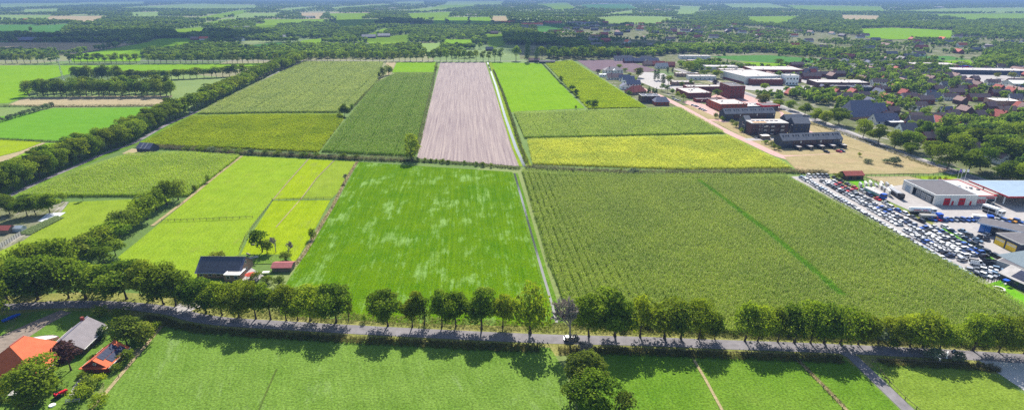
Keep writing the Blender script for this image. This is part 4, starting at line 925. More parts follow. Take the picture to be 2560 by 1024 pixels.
gable('villa', 'white villa with dark blue roof and gable above the pale square', P(1557, 209), math.radians(0), 14, 10, 4.6, 8.6, M['white'], M['tile_blue'], wins=4, rows=1, cat='villa')
gable('villa', 'white villa with steep dark roof behind the red-tiled villa', P(1567, 222), math.radians(4), 16, 10, 5.2, 9.2, M['white'], M['tile_blue'], wins=5, rows=2, cat='villa')
gable('garage', 'small white garage with dark gable left of the red-tiled villa', P(1553, 224), math.radians(4), 9, 9, 3.4, 6.6, M['white'], M['tile_blue'], axis='v', wins=2, cat='garage')
gable('villa', 'red-tiled villa with cross gable beside the bright crop', P(1580, 238), math.radians(30), 20, 12, 3.2, 8.6, M['brick_tan'], M['tile_red'], wins=5, chim=True, hip=0.35, cat='villa')
flat('villa', 'modern brown brick villa with flat roof and solar panels', P(1604, 257), math.radians(2), 18, 14, 6.4, M['brick_dark'], M['solar'], 5, 2, cat='villa', trim=M['offwhite'], side_wins=3)
mv = gable('villa', 'brick villa with black mansard roof at the end of the crop', P(1638, 264), math.radians(2), 13.5, 11, 3.8, 7.6, M['brick_bright'], M['tile_blue'], hip=0.35, wins=4, cat='villa', over=0.6)
flat('garden_pavilion', 'white garden pavilion at the edge of the bright crop', P(1499, 193), 0.0, 10, 7, 3.2, M['white'], M['white'], 3, cat='pavilion')
for i, (x, y, c_, r_) in enumerate(((1535, 152, 'offwhite', 'tile_grey'), (1556, 151, 'offwhite', 'tile_grey'), (1562, 158, 'brick_red', 'tile_blue'), (1602, 152, 'white', 'tile_grey'), (1585, 158, 'brick_dark', 'tile_blue'), (1622, 158, 'offwhite', 'tile_blue'), (1632, 166, 'brick_red', 'tile_red'), (1642, 172, 'offwhite', 'roof_pale'), (1612, 166, 'brick_tan', 'tile_brown'), (1658, 168, 'brick_bright', 'tile_red'))):
    gable('house', 'house behind the dark ploughed field, %s from the left' % ordw(i + 1), P(x, y), math.radians((-6, 4, 8)[i % 3]), 17, 11, 3.2, 7.5, M[c_], M[r_], wins=4, chim=i % 2 == 0, group='houses behind the dark ploughed field')
gable('shed', 'long low shed with pale roof beside the tree row, right of the bright meadow', P(1349, 159), 0.05, 24, 9, 3.0, 4.6, M['clad'], M['roof_grey'], wins=5, cat='shed')
gable('house', 'small house between conifers behind the bright meadow', P(1322, 156), 0.05, 18, 10, 3.0, 6.5, M['brick_dark'], M['tile_brown'], wins=4)

# --- town houses picked out near the main street
ch = gable('church_hall', 'large hall with steep violet slate roof beside the main street', P(2128, 300), math.radians(8), 26, 20, 3.0, 15, M['brick_tan'], M['tile_blue'], hip=0.25, cat='hall')
gable('church_annex', 'slate-roofed annex right of the large violet-roofed hall', P(2178, 291), math.radians(8), 16, 14, 3.0, 10.5, M['brick_tan'], M['tile_blue'], cat='hall', wins=3)
gable('house', 'house with blue-black roof behind the street trees', P(2190, 312), math.radians(4), 20, 11, 3.0, 8.5, M['offwhite'], M['tile_blue'], wins=4)
flat('garage', 'white flat-roofed garage beside the blue-black roof', P(2226, 316), math.radians(4), 15, 9, 3.0, M['clad'], M['white'], 2, cat='garage')
bh = gable('house', 'black gabled house with white barge boards behind the street trees', P(2276, 322), math.radians(-10), 17, 13, 3.2, 9.8, M['clad'], M['tile_brown'], wins=4)
for s_ in (0, 1): MB().slab([(17.5 * s_ - 0.1 - 0.15 * s_, -0.5, 3.0), (17.5 * s_ + 0.15, -0.5, 3.0), (17.5 * s_ + 0.15, 6.5, 9.95), (17.5 * s_ - 0.1 - 0.15 * s_, 6.5, 9.95)], 0.3).build('barge_board', M['white'], bh)

# town houses: a few plans, copied along the streets
TOWN = [P(*q) for q in ((1300, 60), (1500, 57), (1700, 62), (1880, 66), (2140, 90), (2400, 92), (2560, 98), (2680, 100), (2680, 470), (2560, 420), (2430, 400), (2330, 370), (2240, 330), (2130, 262), (1960, 240), (1900, 140), (1640, 140), (1500, 130), (1300, 75))]
protos = []
for i, (L_, D_, e_, r_, w_, ro_, ax) in enumerate(((12, 9, 5.2, 9.2, 'brick_dark', 'tile_brown', 'u'), (18, 9, 5.2, 9.0, 'offwhite', 'tile_brown', 'u'), (14, 10, 3.2, 8.6, 'white', 'tile_grey', 'u'), (11, 11, 3.4, 9.0, 'brick_red', 'tile_red', 'v'), (24, 9, 5.4, 9.0, 'brick_red', 'tile_brown', 'u'), (13, 9, 3.0, 8.2, 'offwhite', 'tile_blue', 'u'))):
    protos.append((gable('town_house', 'x', (0, 0), 0.0, L_, D_, e_, r_, M[w_], M[ro_], ax, wins=max(3, int(L_ / 3.2)), rows=2 if e_ > 4 else 1, chim=True), L_, D_, ('brown-roofed brick', 'pale brown-roofed', 'white grey-roofed', 'red-tiled brick', 'long brown-roofed brick', 'pale blue-roofed')[i]))
    BLD.pop()
simple = []
for i, (ro_, w_) in enumerate((('tile_brown', 'offwhite'), ('tile_grey', 'brick_dark'), ('tile_red', 'brick_red'), ('tile_orange', 'offwhite'))):
    simple.append((gable('town_house', 'x', (0, 0), 0.0, 24, 11, 4.6, 9.4, M[w_], M[ro_], 'u', chim=False), 24, 11, ('brown-roofed', 'grey-roofed', 'red-roofed', 'orange-roofed')[i])); BLD.pop()
tq = np.array(TOWN); cand = []
x0, x1, y0, y1 = tq[:, 0].min(), tq[:, 0].max(), tq[:, 1].min(), min(tq[:, 1].max(), 2300)
fixed = [q.mean(0) for q in BLD]
yy = y0
while yy < y1:
    xx = x0 + rnd.uniform(0, 12); row_r = math.radians(rnd.choice((-8, 5, 8, 12)) )
    while xx < x1:
        cand.append((xx + rnd.uniform(-3, 3), yy + rnd.uniform(-4, 4), row_r)); xx += rnd.uniform(17, 27) * (1 if yy < 900 else 1.5)
    yy += 25 if yy < 900 else 44
ca = np.array([(a, b) for a, b, _ in cand]); ok = inpoly(ca[:, 0], ca[:, 1], tq)
for q in BLD: ok &= ~inpoly(ca[:, 0] + 7, ca[:, 1] + 4, q) & ~inpoly(ca[:, 0], ca[:, 1], q) & ~inpoly(ca[:, 0] + 14, ca[:, 1] + 8, q)
for q in CLEAR: ok &= ~inpoly(ca[:, 0] + 6, ca[:, 1] + 4, q)
pick = [c for c, k in zip(cand, ok) if k and c[0] < c[1] * 0.92 + 20]
pick.sort(key=lambda c: c[1]); far_ = pick[150:]; rnd.shuffle(far_); pick = pick[:150] + far_[:150]
pick = [c for c in pick if rnd.random() > (0.15 if c[1] < 620 else 0.0)]
pick.sort(key=lambda c: c[0] / c[1]); tc = {}; used = set()
for x, y, r_ in pick:
    pool = protos if y < 900 else simple; k = rnd.choices(range(len(pool)), (5, 4, 3, 2, 4, 3) if pool is protos else (5, 4, 2, 1))[0]
    pr, L_, D_, adj = pool[k]; key = (pool is protos, k)
    o = pr if key not in used else copy_tree(pr); used.add(key)
    rz = r_ + rnd.gauss(0, 0.05) + (math.pi / 2 if rnd.random() < 0.22 else 0)
    k_ = rnd.uniform(0.78, 0.95); o.scale = (k_, k_, k_); o.location = (x, y, 0); o.rotation_euler = (0, 0, rz); foot((x, y), rz, L_ * k_, D_ * k_, 0.5)
    zone = 'town near the main street' if y < 600 else 'town behind the halls' if y < 900 else 'far town'
    tc[adj, zone] = tc.get((adj, zone), 0) + 1
    tag(o, '%s house in the %s, %s such from the left' % (adj, zone, ordw(tc[adj, zone])), 'house', 'houses of the town')
for key, pool in ((True, protos), (False, simple)):
    for k, it in enumerate(pool):
        if (key, k) not in used:
            for c_ in list(it[0].children_recursive): bpy.data.objects.remove(c_)
            bpy.data.objects.remove(it[0])

# --- far farms
for i, (x, y, w_, roof, wall) in enumerate(((672, 100, 28, 'tile_blue', 'clad'), (700, 97, 24, 'roof_pale', 'offwhite'), (771, 93, 20, 'roof_grey', 'clad'), (797, 94, 22, 'roof_metal', 'clad'), (921, 97, 34, 'roof_metal', 'clad'), (960, 94, 30, 'roof_pale', 'brick_tan'), (1080, 91, 28, 'roof_pale', 'clad'), (1144, 86, 14, 'roof_pale', 'white'),
        (34, 105, 26, 'tile_brown', 'brick_red'), (68, 105, 44, 'tile_blue', 'brick_dark'), (214, 104, 44, 'tile_blue', 'brick_dark'), (305, 105, 26, 'tile_grey', 'white'), (318, 107, 18, 'roof_pale', 'white'), (485, 101, 18, 'tile_brown', 'brick_red'), (508, 101, 20, 'tile_orange', 'offwhite'), (600, 103, 16, 'tile_grey', 'white'), (575, 76, 52, 'roof_metal', 'clad'), (610, 75, 40, 'roof_metal', 'clad'),
        (368, 80, 14, 'tile_orange', 'white'), (165, 92, 16, 'tile_orange', 'white'), (955, 25, 40, 'roof_pale', 'white'), (985, 23, 30, 'roof_pale', 'white'), (1270, 60, 34, 'tile_orange', 'brick_red'), (1330, 66, 60, 'tile_orange', 'offwhite'), (1378, 60, 50, 'tile_red', 'brick_tan'), (1440, 62, 40, 'tile_grey', 'white'), (1480, 63, 40, 'tile_blue', 'offwhite'),
        (735, 17, 36, 'roof_pale', 'white'), (1320, 7, 40, 'roof_pale', 'white'), (1375, 8, 36, 'roof_pale', 'white'), (1500, 11, 40, 'roof_pale', 'white'), (1660, 27, 46, 'tile_brown', 'offwhite'), (1620, 10, 26, 'white', 'white'), (2235, 22, 30, 'roof_pale', 'white'), (2350, 20, 26, 'roof_pale', 'white'), (1180, 41, 26, 'tile_grey', 'white'), (1215, 84, 20, 'tile_blue', 'clad'), (1236, 86, 18, 'tile_brown', 'brick_red'), (1225, 128, 18, 'tile_grey', 'brick_dark'), (60, 53, 20, 'tile_orange', 'white'), (770, 46, 30, 'tile_grey', 'white'))):
    A_ = P(x - w_ / 2, y); L_ = w_ / PXM(y); d_ = min(L_ * 0.6, 26)
    gable('farm_building', '%s-roofed %s farm building in the far plain, %s from the left' % ({'tile_blue': 'dark', 'roof_pale': 'pale', 'roof_grey': 'grey', 'roof_metal': 'grey', 'tile_brown': 'brown', 'tile_grey': 'grey', 'tile_orange': 'orange', 'tile_red': 'red', 'white': 'white'}[roof], {'clad': 'dark', 'offwhite': 'cream', 'white': 'white', 'brick_red': 'brick', 'brick_dark': 'brick', 'brick_tan': 'buff'}[wall], ordw(i + 1)),
          A_, math.radians((-10, 6, 14)[i % 3]), L_, d_, 3.6 + L_ * 0.02, 6.5 + d_ * 0.14, M[wall], M[roof], group='farms in the far plain', cat='farm building')
# ------------------------------------------------------------------ farmsteads near the road
# orange-roofed farmhouse, grey barn, small orange shed (lower left)
fw = plain('dark_farm_brick', (0.1, 0.075, 0.065), 0.9, 0.3, 2.0)
gable('farmhouse', 'large farmhouse with bright orange hipped tile roof in the lower left corner', (-148.6, 127.6), 0.03, 18.0, 13.5, 2.6, 8.7, fw, M['tile_orange'], axis='v', hip=0.62, wins=5, cat='farmhouse', frame=M['white'], over=0.7, cap=M['tile_red'])
gb = gable('barn', 'barn with long grey tile roof behind the orange farmhouse', (-136.6, 139.6), 0.10, 9.6, 11.5, 2.6, 5.9, fw, M['tile_grey'], axis='v', cat='barn', over=0.6, cap=M['tile_blue'])
for k in range(4): window(gb, 2.0 + k * 2.6, 1.0, 1.2, 1.2, y=9.6, side='R', frame=M['white'])
gr = [c for c in gb.children if c.name.startswith('roof')][0]
MB().box(4.2, 5.0, 9.6, 10.4, 5.3, 6.9).build('chimney', M['brick_red'], gr)
sh = gable('shed', 'small brick shed with orange tile roof and solar panels', (-121.0, 131.8), 0.02, 7.0, 9.0, 2.2, 4.5, M['brick_red'], M['tile_orange'], axis='v', wins=0, cat='shed', over=0.45, cap=M['tile_red'])
window(sh, 3.5, 2.5, 0.8, 0.7, frame=M['white'])
for k in range(2): window(sh, 3.0 + k * 3.4, 0.9, 1.0, 1.1, y=7.0, side='R', frame=M['white'])
MB().box(-0.3, 7.3, -1.2, -0.02, 2.0, 2.2).build('porch_roof', M['tile_orange'], sh)
sr = [c for c in sh.children if c.name.startswith('roof')][0]
for j in range(2):
    for i in range(6):                            # panels on the slope that faces the meadow
        y = 1.9 + i * 1.1 - j * 0.8; xa = 7.1 - j * 1.72; xb = xa - 1.62; f_ = lambda x: 4.5 - (x - 3.5) * 2.3 / 3.5 + 0.12
        MB().slab([(xa, y, f_(xa)), (xa, y + 1.04, f_(xa)), (xb, y + 1.04, f_(xb)), (xb, y, f_(xb))], 0.05).build('solar_panel', M['solar'], sr)
flat('lean_to', 'low pale lean-to roof at the left end of the orange farmhouse', (-153.4, 128.5), 0.03, 4.4, 4.0, 2.2, fw, M['roof_pale'], cat='lean-to', par=0.08)

def hull(name, label, loc, rz, L_, B_, H_, m, deck, cat='boat'):
    o = empty(name, (*loc, 0), rz, label, cat); st = np.linspace(0, 1, 9); b = MB(); rows = []
    for t in st:
        w_ = B_ / 2 * (1 - max(0, (t - 0.45) / 0.55) ** 2.2) * (0.86 + 0.14 * min(1, t * 4)); zk = 0.25 + 0.5 * max(0, t - 0.7) * H_
        rows.append([(t * L_, -w_, H_ + 0.15 * t), (t * L_, -w_ * 0.7, zk + 0.2 * H_), (t * L_, 0, zk), (t * L_, w_ * 0.7, zk + 0.2 * H_), (t * L_, w_, H_ + 0.15 * t)])
    n0 = 5; b.add([p_ for r_ in rows for p_ in r_], [(k * n0 + j, (k + 1) * n0 + j, (k + 1) * n0 + j + 1, k * n0 + j + 1) for k in range(8) for j in range(4)] + [(0, 1, 2, 3, 4)])
    b.build('hull', m, o, smooth=True)
    MB().add([(r_[0][0], r_[0][1] * 0.92, r_[0][2] - 0.12) for r_ in rows] + [(r_[4][0], r_[4][1] * 0.92, r_[4][2] - 0.12) for r_ in rows], [(k, 9 + k, 10 + k, 1 + k) for k in range(8)]).build('deck', deck, o)
    for x in (0.25, 0.65): MB().box(L_ * x, L_ * x + 0.3, -0.5, 0.5, 0, 0.4).build('cradle', M['wood'], o)
    return o
hull('boat', 'white boat on a trailer behind the orange farmhouse', (-147.0, 146.0), math.radians(10), 7.6, 2.6, 1.7, M['white'], M['offwhite'])
hull('boat', 'small blue boat lying on the farm lawn', (-166.0, 157.5), math.radians(62), 5.0, 1.5, 0.9, plain('blue_hull', (0.02, 0.12, 0.6), 0.35, 0.08), M['blue'])

def wheel_mesh(r_, w_): return MB().tube((0, -w_ / 2, 0), (0, w_ / 2, 0), r_, r_, 14).mesh('wheel', M['rubber'], smooth=False)
tr = empty('tractor', (*P(150, 990), 0), math.radians(60), 'small red tractor parked in the farm garden', 'tractor')
MB().box(0, 1.7, -0.35, 0.35, 0.6, 1.25).box(1.7, 1.9, -0.3, 0.3, 0.6, 1.1).build('bonnet', M['red'], tr); MB().box(-1.0, 0, -0.55, 0.55, 0.7, 1.0).box(-1.0, -0.75, -0.3, 0.3, 1.0, 1.5).build('seat', M['red'], tr)
MB().tube((0.1, 0, 1.2), (-0.2, 0, 1.5), 0.03, 0.03, 6).build('steering_column', M['black'], tr); MB().tube((1.2, 0.2, 1.25), (1.2, 0.2, 2.0), 0.05, 0.05, 6).build('exhaust', M['black'], tr)
for x, y, r_, w_ in ((-0.5, 0.75, 0.65, 0.35), (-0.5, -0.75, 0.65, 0.35), (1.4, 0.55, 0.38, 0.22), (1.4, -0.55, 0.38, 0.22)):
    link('wheel', wheel_mesh(r_, w_), tr, (x, y, r_))
ty = empty('flower_tyre', (*P(131, 1013), 0), 0, 'white painted tyre planter beside the red tractor', 'planter')
MB().lathe([(0.45, 0), (0.75, 0), (0.8, 0.18), (0.72, 0.34), (0.48, 0.34)], 16).build('tyre', M['white'], ty); MB().lathe([(0.02, 0.2), (0.46, 0.25)], 12).build('soil', M['bark'], ty)
def bench(label, loc, rz, L_=2.2, m=None):
    o = empty('bench', (*loc, 0), rz, label, 'bench')
    for i in range(3): MB().box(0, L_, i * 0.16, i * 0.16 + 0.13, 0.42, 0.47).build('seat_slat', m or M['wood'], o)
    for i in range(2): MB().box(0, L_, 0.5, 0.54, 0.62 + i * 0.18, 0.75 + i * 0.18).build('back_slat', m or M['wood'], o)
    for x in (0.15, L_ - 0.2):
        for y in (0.02, 0.42): MB().box(x, x + 0.07, y, y + 0.07, 0, 0.42).build('leg', m or M['wood'], o)
        MB().box(x, x + 0.07, 0.46, 0.5, 0.42, 0.95).build('back_post', m or M['wood'], o)
    return o
bench('grey wooden bench standing in the farm garden near the field edge', P(162, 1008), math.radians(8), 3.6, M['concrete'])
bench('pale bench in the grass above the dark farmhouse roof', P(622, 648), math.radians(18), 3.6, M['offwhite'])
def table(label, loc, rz, L_=2.4, B_=1.2, m=None):
    o = empty('garden_table', (*loc, 0), rz, label, 'table')
    for i in range(5): MB().box(0, L_, i * B_ / 5, (i + 0.9) * B_ / 5, 0.7, 0.75).build('top_plank', m or M['concrete'], o)
    for x in (0.1, L_ - 0.2):
        for y in (0.1, B_ - 0.2): MB().box(x, x + 0.09, y, y + 0.09, 0, 0.7).build('leg', m or M['concrete'], o)
table('grey garden table at the left of the farm garden', P(20, 993), math.radians(4), 3.6, 2.2)
table('pale trestle table beside the red-roofed shed', P(655, 686), 0.1, 2.6, 1.6, M['offwhite'])
ribbon('garden_path', PL([(225, 925), (205, 945), (190, 965), (178, 990)]), 1.2, M['paving'], 0.066, 'pale path between orange shed and farm garden', px=False)
ribbon('field_edge', PL([(405, 815), (318, 918), (262, 985), (222, 1030)]), 1.1, G['dry'], 0.16, 'dry edge between farm garden and meadow', px=False)

# dark farmhouse in the middle left
df = gable('farmhouse', 'farmhouse with long black roof covered in dark panels behind the tree row', P(494, 694), math.radians(-1), 16.5, 10.5, 2.6, 6.4, M['brick_tan'], M['tile_blue'], wins=5, cat='farmhouse', frame=M['white'], over=0.5, cap=M['tile_grey'])
slate = plain('blue_grey_roof_panel', (0.085, 0.095, 0.125), 0.7, 0.15)
dr = [c for c in df.children if c.name.startswith('roof')][0]
for j in range(3):
    for i in range(9):
        y0 = 0.05 + j * 1.68; y1 = y0 + 1.62; f_ = lambda y: 2.6 + 3.8 / 5.25 * y + 0.1; x = 0.4 + i * 1.75
        MB().slab([(x, y0, f_(y0)), (x + 1.7, y0, f_(y0)), (x + 1.7, y1, f_(y1)), (x, y1, f_(y1))], 0.05).build('roof_panel', slate, dr)
flat('extension', 'grey flat-roofed extension in front of the black-roofed farmhouse', P(562, 703), math.radians(-1), 6.0, 5.0, 2.7, M['brick_tan'], M['concrete'], 2, cat='extension', par=0.15, frame=M['white'], trim=M['white'])
rs = gable('shed', 'open shed with pinkish red corrugated roof beside the patchy meadow', P(681, 679), 0.02, 7.2, 5.0, 2.0, 2.9, M['wood'], plain('pink_red_sheet', (0.3, 0.1, 0.1), 0.7, 0.15, 1.5), wins=0, cat='shed')
pa = empty('parasol', (*P(628, 697), 0), 0, 'red parasol open beside the black-roofed farmhouse', 'parasol')
MB().tube((0, 0, 0), (0, 0, 2.7), 0.04, 0.03, 8).build('pole', M['wood'], pa); MB().lathe([(2.0, 2.05), (1.2, 2.35), (0.06, 2.75)], 8).build('canopy', plain('red_canvas', (0.5, 0.08, 0.05), 0.8, 0.1), pa); MB().lathe([(0.3, 0), (0.3, 0.1)], 10).build('base', M['concrete'], pa)
sheet('terrace_paving', [(598, 700), (625, 668), (660, 690), (640, 706)], M['paving'], 0.3, 'pale terrace beside the black-roofed farmhouse')
sheet('sheep_pen', [(545, 655), (600, 636), (720, 636), (735, 658), (640, 660)], G['lawn'], 0.2, 'grass pen with logs above the farmhouse')
for i, (x, y, a_, l_) in enumerate(((556, 648, 25, 4.0), (588, 650, 12, 2.4), (617, 634, -35, 2.5), (628, 612, 5, 1.6))):
    MB().tube((0, 0, 0.3), (l_, 0, 0.32), 0.3, 0.27, 9).build('log', M['deadwood'] if i != 1 else M['bark'], None, (*P(x, y), 0), math.radians(a_))
    tag(bpy.data.objects[-1] if False else COL.objects[-1], '%s log lying in the pen above the farmhouse, from the left' % ordw(i + 1), 'log', 'logs in the pen')

# blue-roofed barn beside the avenue
bb = gable('barn', 'small dark barn with two pale roof strips beside the avenue', P(343, 380), math.radians(-12), 10.5, 8.0, 2.8, 5.8, M['clad'], M['tile_blue'], wins=0, cat='barn', over=0.3)
br = [c for c in bb.children if c.name.startswith('roof')][0]
for x in (3.0, 6.2): MB().slab([(x, -0.2, 2.8), (x + 1.0, -0.2, 2.8), (x + 1.0, 3.95, 5.87), (x, 3.95, 5.87)], 0.03).build('roof_light', M['roof_pale'], br)
sheet('barn_yard', [(305, 384), (330, 372), (385, 376), (375, 386), (330, 390)], G['tan'], 0.16, 'sandy patch beside the small dark barn')

# garden at the left edge
gw = empty('garden_wall', (*P(-30, 640), 0), 0, 'grey board fence along the vegetable garden at the left edge', 'fence')
a0, a1 = Vector(P(-30, 640)), Vector(P(53, 588)); dd = (a1 - a0); n0 = 14
gw.rotation_euler = (0, 0, math.atan2(dd.y, dd.x))
for i in range(n0): MB().box(i * dd.length / n0 + 0.03, (i + 1) * dd.length / n0 - 0.03, -0.05, 0.05, 0, 1.9).build('panel', M['concrete'], gw)
for i in range(n0 + 1): MB().box(i * dd.length / n0 - 0.07, i * dd.length / n0 + 0.07, -0.09, 0.09, 0, 2.0).build('post', M['post'], gw)
gh = gable('greenhouse', 'small glass greenhouse in the vegetable garden at the left', P(20, 580), 0.05, 6, 3.2, 1.7, 2.6, plain('greenhouse_glass', (0.35, 0.4, 0.42), 0.2, 0.1, spec=0.6), plain('greenhouse_roof', (0.38, 0.42, 0.44), 0.2, 0.1, spec=0.6), cat='greenhouse', over=0.1)
gable('shed', 'small red-roofed shed at the left edge of the vegetable garden', P(-12, 585), 0.05, 6, 4, 2.2, 3.4, M['wood'], M['tile_red'], cat='shed')
sheet('tarpaulin', [(95, 553), (118, 534), (165, 531), (150, 541), (110, 556)], plain('pale_tarpaulin', (0.5, 0.52, 0.55), 0.5, 0.1), 0.2, 'pale blue tarpaulin spread beside the vegetable beds')
for i in range(5):
    q0, q1 = P(60 + i * 10, 580 - i * 3), P(150 + i * 4, 545 - i * 2)
CROP['veg'] = [(45, 585), (75, 588), (160, 545), (140, 540)]
crop('vegetables', 'veg', 'grey-green vegetable rows at the left edge', 0.6, 0.5, 0.5, (0.1, 0.15, 0.06), (0.2, 0.26, 0.13), None, 0.7, None, 0, 0.5, seed=301, wid=0.3)

# ------------------------------------------------------------------ lattice mast
ms = empty('lattice_mast', (*P(162, 214), 0), 0.3, 'tall grey lattice mast with aerials rising from the dark wood', 'mast')
HM = 36.5
for k in range(3):
    t = 2 * math.pi * k / 3; MB().tube((1.5 * math.cos(t), 1.5 * math.sin(t), 0), (0.35 * math.cos(t), 0.35 * math.sin(t), HM - 4), 0.14, 0.09, 6).build('leg', M['steel'], ms)
zs = [0]
while zs[-1] < HM - 5: zs.append(zs[-1] + 2.0)
b = MB()
for i in range(len(zs) - 1):
    for k in range(3):
        for (za, zb) in ((zs[i], zs[i + 1]), (zs[i + 1], zs[i + 1])):
            ra_, rb_ = 1.5 - 1.15 * za / (HM - 4), 1.5 - 1.15 * zb / (HM - 4); t, u_ = 2 * math.pi * k / 3, 2 * math.pi * (k + 1) / 3
            b.tube((ra_ * math.cos(t), ra_ * math.sin(t), za), (rb_ * math.cos(u_), rb_ * math.sin(u_), zb), 0.06, 0.06, 4, False)
b.build('bracing', M['steel'], ms)
MB().tube((0, 0, HM - 5), (0, 0, HM), 0.09, 0.04, 6).build('aerial', M['steel'], ms); MB().box(-2.2, 2.2, -0.12, 0.12, HM - 6.5, HM - 6.3).build('cross_arm', M['steel'], ms)
for x in (-2.1, 0.9, 2.1): MB().box(x - 0.15, x + 0.15, -0.25, 0.05, HM - 7.2, HM - 5.4).build('antenna_panel', M['white'], ms)

# ------------------------------------------------------------------ fences
def fence(label, pts, step=3.0, h=1.2, rails=2, m=None, px=True, gate=None, rad=0.07):
    q = [Vector(p_) for p_ in (PL(pts) if px else pts)]; o = empty('fence', (q[0].x, q[0].y, 0), 0, label, 'fence'); m = m or M['post']
    pm = MB().box(-rad, rad, -rad, rad, -0.1, h).mesh('post', m)
    for a, b_ in zip(q[:-1], q[1:]):
        L_ = (b_ - a).length; n0 = max(1, round(L_ / step)); rz = math.atan2((b_ - a).y, (b_ - a).x)
        for i in range(n0 + (1 if b_ is q[-1] else 0)):
            p_ = a.lerp(b_, i / n0) - q[0]; link('post', pm, o, (p_.x, p_.y, 0), rz)
        for r_ in range(rails):
            z = h * (0.9 - 0.42 * r_); MB().box(0, L_, -0.03, 0.03, z - 0.06, z + 0.06).build('rail', m, o, (a.x - q[0].x, a.y - q[0].y, 0), rz)
    return o
fence('dark rail fence with a gate across the narrow paddocks', [(680, 501), (752, 499), (828, 497)], 3.5, 1.3)
fence('dark post fence across the lime pasture', [(405, 554), (500, 551), (632, 545)], 3.0, 1.3)
fence('post fence along the thin ditch in the lime pasture', [(682, 503), (650, 545), (615, 590), (600, 625)], 3.2, 1.2, 1)
fence('brown rail fence behind the sandy paddock', [(2155, 443), (2200, 441), (2270, 439), (2345, 440)], 3.0, 1.6, 2)
fence('brown rail fence left of the sandy paddock', [(2155, 446), (2190, 456), (2225, 467)], 2.6, 1.6, 2)
fence('short rail fence between sandy paddock and lawn', [(2276, 441), (2300, 446)], 2.6, 1.6, 2)
fence('post fence along the right side of the paved lane', [(2180, 905), (2222, 960), (2262, 1000), (2290, 1024), (2400, 1125)], 4.5, 1.2, 1)
fence('post fence between the two foreground ditches pasture and the narrow pasture', [(2000, 905), (2058, 972), (2105, 1024)], 5.0, 1.1, 0)
fence('sparse posts along the dry edge of the farm garden', [(330, 905), (262, 985), (225, 1024)], 6.0, 1.2, 0)
fence('post fence along the foreground pasture below the road', [(1510, 873), (1720, 881), (1985, 891)], 6.0, 1.1, 1)
fence('brown fence along the edge of the narrow ditch pasture right', [(2190, 903), (2300, 908), (2440, 916)], 5.0, 1.1, 1)
fence('wooden gate fence at the entrance of the gravel yard', [(2441, 913), (2452, 921), (2500, 926)], 2.0, 1.2, 2)

# ------------------------------------------------------------------ road furniture
sg = empty('road_sign', (*P(2379, 895), 0), 0, 'dark blue diamond sign with a white symbol beside the road crossing', 'road sign')
MB().tube((0, 0.05, 0), (0, 0.05, 2.4), 0.05, 0.05, 8).build('pole', M['steel'], sg)
MB().add([(0, 0, 1.5), (0.95, 0, 2.45), (0, 0, 3.4), (-0.95, 0, 2.45), (0, 0.04, 1.5), (0.95, 0.04, 2.45), (0, 0.04, 3.4), (-0.95, 0.04, 2.45)], [(0, 1, 2, 3), (7, 6, 5, 4), (0, 4, 5, 1), (1, 5, 6, 2), (2, 6, 7, 3), (3, 7, 4, 0)]).build('plate', plain('dark_blue_sign', (0.02, 0.025, 0.09), 0.4, 0.05), sg)
MB().box(-0.28, -0.08, -0.02, 0, 2.0, 2.9).box(-0.08, 0.28, -0.02, 0, 2.7, 2.9).box(0.1, 0.28, -0.02, 0, 2.4, 2.7).box(-0.08, 0.28, -0.02, 0, 2.32, 2.46).build('symbol', M['white'], sg)
for i, (px_, py_) in enumerate(((2345, 884), (2368, 886), (2350, 893))):
    a = P(px_, py_); MB().box(-0.2, 0.2, -2.4, 2.4, 0, 0.004).build('road_marking', M['white'], None, (a[0], a[1], 0.07), math.radians(-38)); o = COL.objects[-1]; tag(o, 'white line painted across the road near the sign, %s of three' % ordw(i + 1), None, None, 'structure')
for i, (x, y) in enumerate(((2266, 441), (2394, 470))): pass
def lamp(label, loc, h=7.5, arm=1.6, rz=0):
    o = empty('street_lamp', (*loc, 0), rz, label, 'street lamp', 'street lamps')
    MB().tube((0, 0, 0), (0, 0, h), 0.09, 0.05, 8).build('pole', M['steel'], o); MB().tube((0, 0, h), (arm, 0, h + 0.25), 0.045, 0.04, 6).build('arm', M['steel'], o); MB().box(arm - 0.1, arm + 0.7, -0.15, 0.15, h + 0.15, h + 0.32).build('lamp_head', M['offwhite'], o)
for i, (x, y) in enumerate(((1920, 341), (1973, 336), (1858, 337), (1795, 306), (1929, 373), (1752, 272), (2465, 545))):
    lamp('pale street lamp among the new houses, %s by order from the left' % ordw(sorted((1920, 1973, 1858, 1795, 1929, 1752, 2465)).index(x) + 1), P(x, y), rz=rnd.uniform(0, 6))
for i, x in enumerate((2392, 2400, 2410)):
    f_ = empty('flag_pole', (*P(x - 1, 455 + i * 0.4), 0), 0.2, 'white flag pole with white and violet flag, %s of three from the left' % ordw(i + 1), 'flag pole', 'flag poles at the filling station')
    MB().tube((0, 0, 0), (0, 0, 8.0), 0.08, 0.05, 8).build('pole', M['white'], f_)
    b = MB(); nx = 7
    b.add([(0.05 + k * 0.28, 0.14 * math.sin(k * 1.1), z - 0.05 * k) for z in (6.1, 7.9) for k in range(nx)], [(k, k + 1, nx + k + 1, nx + k) for k in range(nx - 1)]); b.build('flag', M['white'] if i != 0 else plain('violet_flag', (0.16, 0.12, 0.4), 0.7, 0.1), f_)

